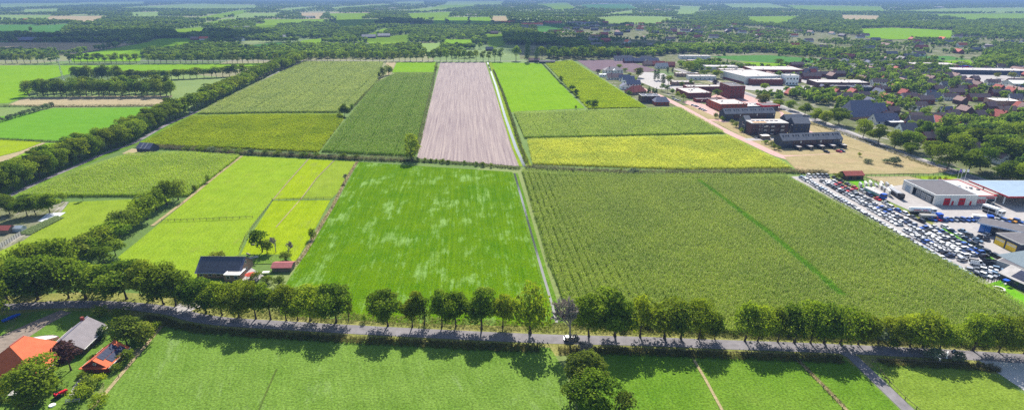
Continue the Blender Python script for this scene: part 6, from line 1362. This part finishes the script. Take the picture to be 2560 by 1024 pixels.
for d, row, q in avt:
    rc_[row] += 1; near = q.y < 480
    tree(('oak%d' % rnd.randrange(5)) if near else 'mid%d' % rnd.randrange(3), q, rnd.uniform(14.5, 18.5), rnd.uniform(6.4, 8.2), '%s tree from the near end of the avenue, %s row' % (ordw(rc_[row]), ('road side', 'field side')[row]), 'tree', 'trees of the left avenue', leaf=LV[rnd.randrange(4)] if rnd.random() < 0.5 else M['leaf'])
# distant row across the picture and the far half of the avenue: past the three hundred largest trees
def row_proto(seed, H=17, R=6.0, base=3.2):
    r = np.random.default_rng(seed); cen, rad, tl = crown_lobes(r, H, R, base, 20, 0.4); co, ti = leaves(r, cen, rad, tl, 800, 1.2)
    q = []; n0 = 6
    for k in range(n0):
        t0, t1 = 2 * math.pi * k / n0, 2 * math.pi * (k + 1) / n0
        q.append([(0.42 * math.cos(t0), 0.42 * math.sin(t0), 0), (0.42 * math.cos(t1), 0.42 * math.sin(t1), 0), (0.25 * math.cos(t1), 0.25 * math.sin(t1), 8), (0.25 * math.cos(t0), 0.25 * math.sin(t0), 8)])
    return bpy.data.objects.new('row_tree', quads_mesh('row_tree', np.concatenate([co, np.array(q, float)]), np.concatenate([ti, [0.5] * n0]), [M['leaf'], M['bark']], [0] * len(co) + [1] * n0))
RP = [row_proto(600 + i, 17, (6.0, 5.4, 6.6)[i]) for i in range(3)]
x = -20.0; rp = []; rs_ = []
while x < 1262:
    gap = (148 < x < 170) or (282 < x < 290) or (352 < x < 358) or (1072 < x < 1080)
    if not gap:
        rp.append(P(x, 158.5 if x < 700 else 153.5)); h_ = (rnd.uniform(15, 18.5) if x < 1080 else rnd.uniform(18, 23)) / 17; w_ = rnd.uniform(0.85, 1.1); rs_.append((w_, w_, h_))
    x += rnd.uniform(12.5, 18)
scatter('tree_row', 'distant row of trees across the picture behind the fields', np.array(rp), np.array(rs_), rng.uniform(0, 6.28, len(rp)), RP)
rp = []
for d in np.arange(0, ln[-1], 11.0):
    p_, u = along(av, ln, d); n_ = Vector((-u.y, u.x))
    if p_.y > 655:
        for offd in (3.4, 10.5, -5.0):
            if offd > 0 or p_.y > 800: rp.append(tuple(p_ + n_ * (offd + rnd.uniform(-1, 1)) + u * rnd.uniform(-2, 2)))
h_ = rng.uniform(0.85, 1.05, len(rp)); scatter('tree_row', 'far end of the avenue on the left', np.array(rp), np.stack([h_ * 1.1, h_ * 1.1, h_], 1), rng.uniform(0, 6.28, len(rp)), RP)
for i, (x, yb, yt, w_, k_) in enumerate(((1290, 152, 108, 26, 0), (1318, 155, 98, 14, 1), (1341, 155, 118, 10, 1), (1355, 148, 110, 28, 0), (1385, 148, 112, 26, 0), (1410, 148, 116, 24, 0), (1432, 148, 112, 22, 0), (1455, 147, 110, 30, 0), (1478, 147, 112, 26, 0), (1500, 146, 112, 32, 0), (1520, 146, 118, 24, 0), (1545, 143, 120, 24, 0), (1580, 148, 128, 16, 0))):
    px_tree(x, yb, yt, w_, '%s dark tree from the left in the park behind the bright meadow' % ordw(i + 1), 'column' if k_ else 'mid%d' % (i % 3), None if k_ else M['leaf'], 'park trees behind the bright meadow', 'conifer' if k_ else 'tree', 'conifer' if k_ else 'tree')
# the dark wood with the mast: back row and front row
i = 0
for (xa, xb, y0_, y1_, n_, h_) in ((190, 300, 203, 200, 9, 17), (300, 640, 205, 188, 22, 14), (76, 430, 241, 240, 24, 17), (85, 420, 232, 231, 14, 17)):
    for k in range(n_):
        t = (k + rnd.uniform(-0.2, 0.2)) / (n_ - 1); i += 1
        tree(rnd.choice(('bigbush0', 'bigbush1', 'round0')) if y0_ > 230 or xb < 310 else 'round%d' % rnd.randrange(2), P(xa + (xb - xa) * t, y0_ + (y1_ - y0_) * t), h_ * rnd.uniform(0.85, 1.15), rnd.uniform(6.5, 8.8), '%s tree of the dark wood around the lattice mast, counted back to front' % ordw(i), 'tree', 'trees of the dark wood')
# single field trees and shrubs
for x, yb, yt, w_, key, lf, lab in ((862, 291, 257, 30, 'oak3', 'leaf', 'dark round tree at the corner of the large pale maize'), (880, 272, 259, 10, 'bush0', 'leaf', 'small shrub behind the dark round corner tree'), (848, 291, 283, 12, 'bush1', 'leaf', 'low bush left of the dark round corner tree'), (972, 188, 160, 26, 'bigbush0', 'leaf', 'dark bush clump at the far end of the large pale maize'), (958, 192, 168, 20, 'bigbush1', 'leaf', 'lower bush clump left of the dark maize end'), (948, 195, 180, 14, 'bush2', 'leaf', 'small bush left of the bush clump'),
        (1090, 175, 163, 12, 'bush0', 'leaf', 'dark bush at the corner of small bright meadow and ploughed field'), (1028, 398, 334, 36, 'column', 'leaf', 'tall dark ivy-clad tree at the near end of the dark maize'), (656, 630, 572, 56, 'round0', 'leaf', 'round dark tree in the paddock above the farmhouse'), (668, 632, 598, 36, 'bush2', 'leaf_shrub', 'grey-green shrub right of the round paddock tree'), (546, 660, 626, 42, 'round1', 'leaf_shrub', 'small fruit tree left of the log pen'), (714, 652, 628, 40, 'bush1', 'leaf_shrub', 'shrub beside the red-roofed shed'), (780, 597, 571, 20, 'bush0', 'leaf', 'lone dark shrub on the dry ditch'),
        (1404, 207, 189, 16, 'round0', 'leaf', 'first small tree of the hedge beside the bright crop'), (1430, 230, 211, 17, 'round1', 'leaf', 'second small tree of the hedge beside the bright crop'), (1441, 242, 222, 17, 'round0', 'leaf', 'third small tree of the hedge beside the bright crop'), (1470, 272, 246, 16, 'round1', 'leaf', 'left tree of the dark pair at the hedge end'), (1485, 273, 246, 26, 'oak2', 'leaf', 'right tree of the dark pair at the hedge end'), (1440, 273, 262, 9, 'slim0', 'leaf_light', 'thin sapling at the edge of the pale maize'),
        (1553, 430, 420, 12, 'bush0', 'leaf', 'dark bush in the reeds beside the large maize field'), (1585, 434, 422, 40, 'bush1', 'leaf_willow', 'grey willow bush in the reeds beside the large maize field'), (488, 478, 462, 18, 'bush2', 'leaf', 'dark shrub on the yellow headland'), (520, 456, 436, 14, 'slim1', 'leaf', 'thin dark tree on the yellow headland'), (208, 502, 480, 16, 'slim2', 'leaf', 'thin tree at the lower edge of the yellow-green maize'), (158, 502, 482, 20, 'bush0', 'leaf', 'bush at the lower edge of the yellow-green maize'),
        (2330, 899, 868, 50, 'bush1', 'leaf_willow', 'pale willow bush beside the blue diamond sign'), (2398, 905, 882, 44, 'bush2', 'leaf_willow', 'smaller willow bush right of the blue diamond sign'), (911, 803, 785, 14, 'bush0', 'leaf', 'small bush in the gap of the tree row'), (2232, 869, 851, 30, 'bush1', 'leaf', 'round bush under the tree row at the right'), (2170, 408, 398, 26, 'bush0', 'leaf_willow', 'low grey bush in the dry grass'), (2240, 411, 393, 40, 'bush2', 'leaf_willow', 'wide grey bush in the dry grass'), (2215, 407, 397, 26, 'bush1', 'leaf_willow', 'middle grey bush in the dry grass'), (2147, 391, 380, 10, 'bush1', 'leaf_light', 'small shrub at the end of the pink parking street')):
    px_tree(x, yb, yt, w_, lab, key, M[lf], cat='tree' if ZH(yb, yt) > 4.5 else 'shrub', name='tree' if ZH(yb, yt) > 4.5 else 'shrub')
for i, (x, yb) in enumerate(((1045, 403), (1063, 404), (1077, 405), (1091, 406), (1106, 408), (1120, 409), (1162, 411), (1190, 414), (1208, 416), (1228, 418))):
    px_tree(x, yb, yb - rnd.uniform(8, 12), rnd.uniform(9, 15), '%s small dark shrub from the left below the ploughed field' % ordw(i + 1), 'bush%d' % (i % 3), M['leaf'], 'shrubs below the ploughed field', 'shrub', 'shrub')
for i in range(14):
    t = i / 13; x = 470 + t * 420; yb = 376 + t * 22 + rnd.uniform(-1, 1)
    px_tree(x, yb, yb - rnd.uniform(9, 14), rnd.uniform(18, 34), '%s bush from the left in the reed belt beyond the lime pasture' % ordw(i + 1), 'bush%d' % (i % 3), (M['leaf_shrub'], M['leaf'], M['leaf_willow'])[i % 3], 'bushes in the reed belt', 'shrub', 'shrub')
for i in range(13):
    t = i / 12; px_tree(-5 + t * 135, 308 - t * 40, 296 - t * 41, rnd.uniform(14, 20), '%s pale willow bush from the left edge beside the mown field' % ordw(i + 1), 'bush%d' % (i % 3), M['leaf_willow'], 'willow bushes left of the mown field', 'shrub', 'shrub')
# farm garden in the lower left
for x, yb, yt, w_, key, lf, lab in ((350, 846, 806, 66, 'round1', 'leaf_shrub', 'second round tree right of the light green tree behind the shed'), (236, 906, 886, 28, 'bush0', 'leaf_shrub', 'small bush between grey barn and orange shed'), (212, 948, 928, 34, 'bush1', 'leaf_light', 'light bush before the copper-leaved tree'), (60, 1020, 990, 66, 'bush2', 'leaf_shrub', 'wide bush at the bottom edge beside the large dark tree'), (252, 1012, 988, 50, 'bush0', 'leaf_light', 'pale bush near the dry field edge'), (20, 915, 890, 50, 'bush1', 'leaf_shrub', 'shrub before the left end of the orange farmhouse'), (95, 1000, 895, 150, 'oak0', 'leaf', 'large dark tree in front of the orange farmhouse'), (178, 925, 850, 72, 'round1', 'leaf_purple', 'copper-leaved tree between orange farmhouse and grey barn'), (318, 862, 796, 92, 'round0', 'leaf_shrub', 'light green round tree behind the orange shed'), (365, 858, 815, 60, 'bush0', 'leaf_shrub', 'bushy shrub right of the light green round tree'), (262, 845, 815, 24, 'column', 'leaf_conifer', 'dark conifer at the end of the grey barn'), (290, 925, 908, 34, 'bush1', 'leaf_light', 'clipped pale globe shrub beside the orange shed'), (320, 900, 872, 40, 'bush2', 'leaf_shrub', 'dark shrub at the corner of the orange shed'), (298, 905, 885, 30, 'bush0', 'leaf_shrub', 'yellowish shrub beside the orange shed wall'), (225, 975, 945, 60, 'bush1', 'leaf_shrub', 'flower bush in the farm garden'), (245, 960, 938, 44, 'bush2', 'leaf_light', 'light bush in the farm garden'), (205, 995, 965, 56, 'bush0', 'leaf_light', 'pale bush in front of the farm garden'), (15, 985, 955, 60, 'bush2', 'leaf_light', 'yellow-green bush at the left edge of the garden'), (350, 835, 815, 50, 'bush2', 'leaf', 'low bush at the road below the drive'), (388, 825, 805, 40, 'bush1', 'leaf', 'dark bush at the corner of the meadow'), (300, 795, 770, 50, 'bush1', 'leaf', 'bush between road and farm yard'), (250, 790, 765, 44, 'bush0', 'leaf', 'dark bush near the road before the barn'), (640, 700, 680, 40, 'bush1', 'leaf_shrub', 'shrub beside the red parasol'), (665, 705, 690, 40, 'bush2', 'leaf_shrub', 'shrub before the pinkish shed'), (700, 715, 690, 36, 'bush0', 'leaf_shrub', 'shrub in the pinkish shed garden')):
    px_tree(x, yb, yt, w_, lab, key, M[lf], cat='tree' if ZH(yb, yt) > 4.5 else 'shrub', name='tree' if ZH(yb, yt) > 4.5 else 'shrub')
hg = empty('garden_hedge', (*P(-20, 1010), 0), 0.03, 'clipped low hedge in the farm garden corner', 'hedge')
r = np.random.default_rng(5); n_ = 1500; c0 = np.stack([r.uniform(0, 11, n_), r.uniform(0, 0.9, n_), np.sqrt(r.uniform(0, 1, n_)) * 1.1], 1); nn_ = unit(r.normal(size=(n_, 3))); tt = unit(np.cross(nn_, r.normal(size=(n_, 3)))); bb_ = np.cross(nn_, tt)
link('foliage', quads_mesh('hedge_foliage', np.stack([c0 - tt * 0.14, c0 - bb_ * 0.14, c0 + tt * 0.14, c0 + bb_ * 0.14], 1), r.uniform(0, 1, n_), [M['leaf_shrub']]), hg)
# main street trees, villa trees
for i, (x, yb, yt, w_, lf) in enumerate(((1905, 262, 232, 38, 'leaf_yellow'), (1945, 270, 246, 30, 'leaf_light'), (1975, 276, 248, 34, 'leaf'), (2012, 287, 256, 40, 'leaf_light'), (2037, 302, 266, 40, 'leaf_light'), (2063, 311, 272, 34, 'leaf_light'), (2097, 311, 264, 58, 'leaf'), (2157, 344, 294, 48, 'leaf_light'), (2195, 359, 308, 50, 'leaf'), (2235, 371, 318, 54, 'leaf_light'), (2268, 374, 320, 66, 'leaf'), (2276, 384, 352, 42, 'leaf_light'), (2367, 422, 354, 84, 'leaf'), (2420, 432, 368, 78, 'leaf_light'), (2505, 451, 394, 70, 'leaf'), (2548, 462, 404, 60, 'leaf_light'), (2330, 400, 345, 60, 'leaf'), (2450, 425, 362, 70, 'leaf'), (2480, 400, 335, 80, 'leaf'), (2530, 410, 340, 80, 'leaf'), (2400, 385, 330, 66, 'leaf'), (2440, 370, 312, 70, 'leaf'), (2360, 368, 308, 60, 'leaf'), (2310, 352, 300, 44, 'leaf'), (2500, 360, 305, 66, 'leaf'), (2545, 365, 300, 60, 'leaf'))):
    px_tree(x, yb, yt, w_, '%s street tree of the main street, counted from the far end then behind it' % ordw(i + 1), 'oak%d' % (i % 5), M[lf], 'trees of the main street')
for i, (x, yb, yt, w_, key, lf, lab) in enumerate(((1595, 194, 168, 30, 'round0', 'leaf_yellow', 'round yellow-green tree beside the villas'), (1636, 201, 174, 9, 'column', None, 'left of the two dark poplars on the pale square'), (1645, 201, 172, 9, 'column', None, 'right of the two dark poplars on the pale square'), (1669, 182, 168, 6, 'column', None, 'slender cypress before the long white hall'), (1681, 182, 169, 6, 'column', None, 'second slender cypress before the long white hall'), (1657, 211, 186, 14, 'column', None, 'dark conifer beside the turquoise roof'), (1671, 212, 186, 22, 'round1', 'leaf', 'round dark tree beside the turquoise roof'),
        (1622, 234, 215, 12, 'cone', None, 'left conifer behind the red-tiled villa'), (1633, 234, 217, 10, 'cone', None, 'middle conifer behind the red-tiled villa'), (1640, 234, 217, 9, 'cone', None, 'right conifer behind the red-tiled villa'), (1604, 218, 207, 12, 'round1', 'leaf', 'round shrub tree above the red-tiled villa'), (1548, 175, 159, 16, 'round1', 'leaf', 'dark tree right of the mansion'), (1495, 184, 173, 14, 'bush0', 'leaf_purple', 'red-leaved shrub left of the mansion'), (1562, 180, 170, 18, 'bush1', 'leaf', 'bush cluster right of the mansion'), (1575, 190, 182, 14, 'bush2', 'leaf_light', 'globe shrub right of the mansion garden'), (1589, 203, 194, 10, 'bush0', 'leaf_light', 'light shrub before the yellow-green tree'), (1572, 240, 226, 16, 'bush1', 'leaf_shrub', 'shrub left of the red-tiled villa'), (1525, 196, 184, 12, 'bush2', 'leaf', 'bush before the mansion'),
        (1787, 218, 199, 18, 'round0', 'leaf_purple', 'purple-leaved tree in front of the white hall'), (1910, 228, 206, 22, 'round1', 'leaf', 'dark tree in front of the red brick hall'), (1792, 243, 222, 26, 'round0', 'leaf', 'tree between the two brick offices'), (2040, 236, 211, 26, 'round1', 'leaf_purple', 'left of the two copper beeches by the low hall'), (2064, 236, 210, 26, 'round0', 'leaf_purple', 'right of the two copper beeches by the low hall'), (2122, 205, 190, 14, 'round0', 'leaf_yellow', 'yellow tree right of the low hall'), (2145, 207, 187, 24, 'round1', 'leaf_yellow', 'broad yellow tree right of the low hall'), (2492, 196, 181, 16, 'round0', 'leaf_yellow', 'left yellow-green tree near the warehouse'), (2528, 198, 179, 22, 'round1', 'leaf_yellow', 'right yellow-green tree near the warehouse'), (1946, 163, 147, 26, 'round0', 'leaf', 'dark tree left of the training pitch'), (1760, 192, 172, 34, 'mid0', 'leaf_light', 'broad light tree left of the white hall'), (1790, 196, 172, 30, 'mid1', 'leaf_light', 'broad tree beside the white hall wall'), (1720, 186, 152, 34, 'mid2', 'leaf_light', 'broad yellowish tree behind the works halls'))):
    px_tree(x, yb, yt, w_, lab, key, M[lf] if lf else None, cat='tree' if ZH(yb, yt) > 4.5 else 'shrub', name='tree' if ZH(yb, yt) > 4.5 else 'shrub')
for i, (x, yb) in enumerate(((1654, 228), (1668, 232), (1680, 240), (1695, 248), (1708, 253), (1702, 222), (1726, 216))):
    px_tree(x, yb, yb - 20 + 0.2 * i, 15.5, '%s globe tree of the row along the pink street, from the villas' % ordw(i + 1), 'globe', M['leaf'], 'globe trees of the pink street')
for i, (x, yb) in enumerate(((1830, 310), (1805, 302), (1880, 330), (1856, 330), (1935, 372), (1948, 376), (1928, 365), (1790, 296), (1915, 360), (1840, 318))):
    px_tree(x, yb, yb - rnd.uniform(9, 15), rnd.uniform(14, 22), '%s young shrub in the planting beds beside the new houses' % ordw(i + 1), 'bush%d' % (i % 3), M['leaf_shrub'], 'shrubs beside the new houses', 'shrub', 'shrub')
for i, x in enumerate((2322, 2333, 2346, 2361)):
    px_tree(x, 457, 441, 9, '%s columnar sapling from the left behind the white workshop' % ordw(i + 1), 'column', M['leaf'], 'saplings behind the white workshop')
px_tree(2095, 446, 432, 26, 'low bush between car lot and red-roofed shed', 'bush1', M['leaf_shrub'], cat='shrub', name='shrub')

# ------------------------------------------------------------------ woods and town trees (uncounted masses)
def far_proto(seed, leafm, H=15, R=6.0, cone=False):
    r = np.random.default_rng(seed)
    cen, rad, tl = crown_lobes(r, H, R, 2.0, 12, 0.45)
    if cone: z = np.linspace(1.5, H * 0.9, 8); cen = np.stack([z * 0, z * 0, z], 1); rad = np.clip(R * (1.05 - z / H), 0.6, R); tl = r.uniform(0, 1, 8)
    co, ti = leaves(r, cen, rad, tl, 260, 2.3, 0.85, -0.55, (0.55, 1.0))
    b = np.array([[[-0.3, 0, 0], [0.3, 0, 0], [0.25, 0, 4], [-0.25, 0, 4]], [[0, -0.3, 0], [0, 0.3, 0], [0, 0.25, 4], [0, -0.25, 4]]], float)
    me = quads_mesh('far_tree', np.concatenate([co, b]), np.concatenate([ti, [0.5, 0.5]]), [leafm, M['bark']], [0] * len(co) + [1, 1])
    return bpy.data.objects.new('far_tree', me)
FP = [far_proto(500 + i, M['leaf_far'], 15, (6.2, 5.4, 6.8)[i % 3]) for i in range(5)] + [far_proto(520, M['leaf_far'], 16, 3.0, True), far_proto(521, M['leaf_light'], 13, 5.5), far_proto(522, M['leaf_yellow'], 11, 5.0), far_proto(523, M['leaf_purple'], 12, 5.0)]
def blocked(p_, polys):
    k = np.zeros(len(p_), bool)
    for q in polys:
        lo, hi = q.min(0), q.max(0); c = (p_[:, 0] > lo[0]) & (p_[:, 0] < hi[0]) & (p_[:, 1] > lo[1]) & (p_[:, 1] < hi[1])
        if c.any():
            i_ = np.nonzero(c)[0]; k[i_[inpoly(p_[i_, 0], p_[i_, 1], q)]] = True
    return k
def vnoise(p_, s, seed):                          # smooth value noise
    r = np.random.default_rng(seed); g = r.random((256, 256)); x, y = p_[:, 0] / s + 1000, p_[:, 1] / s + 1000
    xi, yi = np.floor(x).astype(int), np.floor(y).astype(int); fx, fy = x - xi, y - yi; fx = fx * fx * (3 - 2 * fx); fy = fy * fy * (3 - 2 * fy)
    a, b_, c, d_ = g[xi % 256, yi % 256], g[(xi + 1) % 256, yi % 256], g[xi % 256, (yi + 1) % 256], g[(xi + 1) % 256, (yi + 1) % 256]
    return (a * (1 - fx) + b_ * fx) * (1 - fy) + (c * (1 - fx) + d_ * fx) * fy
fields_ = CLEAR
def band(y0, y1, sp):
    Y, X = np.meshgrid(np.arange(y0, y1, sp), np.arange(-1.02, 1.02, 0.0005) * 0 + 0, indexing='ij') if False else (None, None)
    rows = []
    for y in np.arange(y0, y1, sp):
        xm = y * 0.93 + 60; xs = np.arange(-xm, xm, sp); rows.append(np.stack([xs + rng.uniform(-0.45, 0.45, len(xs)) * sp, np.full(len(xs), y) + rng.uniform(-0.5, 0.5, len(xs)) * sp], 1))
    return np.concatenate(rows)
RUR = np.array([P(*q) for q in ((-400, 149), (700, 149), (1262, 146), (1300, 150), (1440, 147), (1520, 144), (1640, 138), (1900, 132), (2140, 130), (2700, 150), (2700, 2.5), (-400, 2.5))])
pts = []
for y0, y1, sp in ((930, 1500, 9.0), (1500, 2300, 11.0), (2300, 3500, 15.0), (3500, 5500, 22.0), (5500, 11000, 36.0)):
    g_ = band(y0, y1, sp)
    k = inpoly(g_[:, 0], g_[:, 1], RUR) & ~inpoly(g_[:, 0], g_[:, 1], np.array(TOWN)) & ~blocked(g_, fields_) & ~blocked(g_, BLD)
    nz = vnoise(g_ * np.array([0.55, 1.5]), 140, 3) * 0.6 + vnoise(g_ * np.array([0.6, 1.4]), 46, 4) * 0.4
    thr = np.where(g_[:, 0] > 60, 0.36, 0.42) if y0 < 2000 else 0.47
    k &= nz > thr
    g_ = g_[k]; pts.append(np.concatenate([g_, np.full((len(g_), 1), max(1.0, sp / 14.0))], 1))
pts = np.concatenate(pts); n_ = len(pts)
sc_ = rng.uniform(0.55, 0.98, n_); wd = sc_ * np.sqrt(pts[:, 2]) * rng.uniform(0.9, 1.2, n_)
ix = rng.choice([0, 1, 2, 3, 4, 5, 6], n_, p=[.19, .19, .19, .18, .16, .05, .04])
scatter('woodland', 'blue-green woods and tree lines of the far plain', pts[:, :2], np.stack([wd, wd, sc_], 1), rng.uniform(0, 6.28, n_), FP, ix)
# hedgerow tree lines between the far fields
HL = []
for q in PLF if 'PLF' in globals() else []: pass
g_ = band(420, 2300, 8.5)
k = inpoly(g_[:, 0], g_[:, 1], np.array(TOWN)) & ~blocked(g_, fields_) & ~blocked(g_, BLD)
TX = np.array([P(*q) for q in ((2080, 175), (2330, 172), (2380, 190), (2320, 240), (2200, 232), (2140, 208))])   # dark park wood
nz = vnoise(g_, 60, 8) * 0.55 + vnoise(g_, 22, 9) * 0.45
dens = np.where(g_[:, 1] > 1000, 0.58, np.where(g_[:, 1] < 680, 0.49, 0.55)); dens = np.where(inpoly(g_[:, 0], g_[:, 1], TX), 0.2, dens)
k &= (nz > dens) & (rng.random(len(g_)) > 0.1)
g_ = g_[k]; n_ = len(g_); sc_ = rng.uniform(0.3, 0.72, n_) * np.where(inpoly(g_[:, 0], g_[:, 1], TX), 1.25, 1.0)
ix = rng.choice(9, n_, p=[.15, .15, .15, .14, .13, .12, .08, .04, .04])
scatter('town_trees', 'round garden trees filling the gaps between the town houses', g_, np.stack([sc_ * 1.05, sc_ * 1.05, sc_], 1), rng.uniform(0, 6.28, n_), FP, ix)
# tree belts near the halls and pitches, outside the town polygon
BELT = [([(1640, 136), (1760, 134), (1900, 131), (2060, 140), (2110, 150), (2120, 136), (1900, 122), (1640, 120)], 8, 0.95), ([(1840, 176), (1905, 170), (2010, 172), (2100, 180), (2240, 178), (2235, 160), (2120, 158), (2075, 165), (1990, 172), (1890, 169), (1850, 166)], 7, 0.5), ([(1700, 165), (1780, 158), (1850, 172), (1830, 182), (1740, 180), (1690, 176)], 9, 0.75), ([(1440, 140), (1640, 132), (1660, 140), (1560, 146)], 8, 0.9),
        ([(2440, 170), (2560, 178), (2680, 190), (2680, 150), (2560, 140), (2460, 146)], 8, 1.0), ([(1960, 245), (2010, 252), (2130, 285), (2110, 250), (2040, 232)], 8, 0.75), ([(2330, 345), (2440, 380), (2560, 420), (2680, 460), (2680, 330), (2560, 318), (2380, 320)], 8, 0.9), ([(2480, 445), (2560, 470), (2680, 510), (2680, 470), (2560, 425)], 8, 0.8), ([(1880, 240), (1950, 255), (1960, 238), (1905, 232)], 7, 0.5)]
pp, ss = [], []
for q, sp, s_ in BELT:
    g_ = grid_in(PL(q), sp, sp, 0.9); g_ = g_[~blocked(g_, BLD) & ~blocked(g_, [c for c in fields_])]; pp.append(g_); ss.append(rng.uniform(0.6, 1.1, len(g_)) * s_)
pp = np.concatenate(pp); ss = np.concatenate(ss)
scatter('tree_belts', 'belts of trees around the pitches, halls and along the right edge', pp, np.stack([ss * 1.1, ss * 1.1, ss], 1), rng.uniform(0, 6.28, len(pp)), FP, rng.choice(9, len(pp), p=[.17, .17, .17, .15, .14, .06, .08, .03, .03]))
# ------------------------------------------------------------------ haze and the clouds whose shadows lie on the fields
hz = MB().box(-15000, 15000, -300, 24000, -1.0, 112.0)
w = N('haze_air'); pv = w.n('VolumePrincipled')
pv.inputs['Color'].default_value = (0.19, 0.31, 0.58, 1); pv.inputs['Density'].default_value = 0.00014; pv.inputs['Anisotropy'].default_value = 0.0
w.l(pv.outputs[0], w.out.inputs['Volume'])
tag(hz.build('haze', w.m), 'thin blue haze lying over the whole plain', None, None, 'stuff')
w = N('cloud_vapour'); lw = w.n('LayerWeight'); lw.inputs['Blend'].default_value = 0.35
f_ = w.noise(w.pos(), 0.02, 4.0); al = w.math('MULTIPLY', w.math('SUBTRACT', 1.0, lw.outputs['Facing']), w.math('MULTIPLY', f_, 0.45))
df_ = w.n('BsdfDiffuse'); df_.inputs[0].default_value = (0.9, 0.9, 0.92, 1); tp_ = w.n('BsdfTransparent'); mx = w.n('MixShader')
w.l(al, mx.inputs[0]); w.l(tp_.outputs[0], mx.inputs[1]); w.l(df_.outputs[0], mx.inputs[2]); w.l(mx.outputs[0], w.out.inputs[0]); CLM = w.m
def cloud(label, ground, rx, ry, n_, seed, alt=900.0):
    r = np.random.default_rng(seed); k = alt / math.tan(SUN_EL); b = MB()
    for i in range(n_):
        x, y = r.normal(0, 0.45, 2) * (rx, ry); s = r.uniform(0.25, 0.55) * min(rx, ry); prof = [(s * 1.3 * math.sin(t), y * 0 + s * 0.6 * (1 - math.cos(t))) for t in np.linspace(0.08, 3.06, 9)]
        b.lathe(prof, 14, (x, y))
    o = b.build('cloud', CLM, None, (ground[0] + k * math.sin(SUN_AZ), ground[1] + k * math.cos(SUN_AZ), alt), smooth=True); tag(o, label, None, None, 'structure')
cloud('cloud shading the wooded part of the town', (190, 1330), 190, 260, 26, 2)
cloud('cloud shading the far woods on the left', (-1050, 1500), 520, 240, 40, 3)
cloud('cloud shading the woods of the far middle', (-300, 2300), 600, 260, 40, 4)
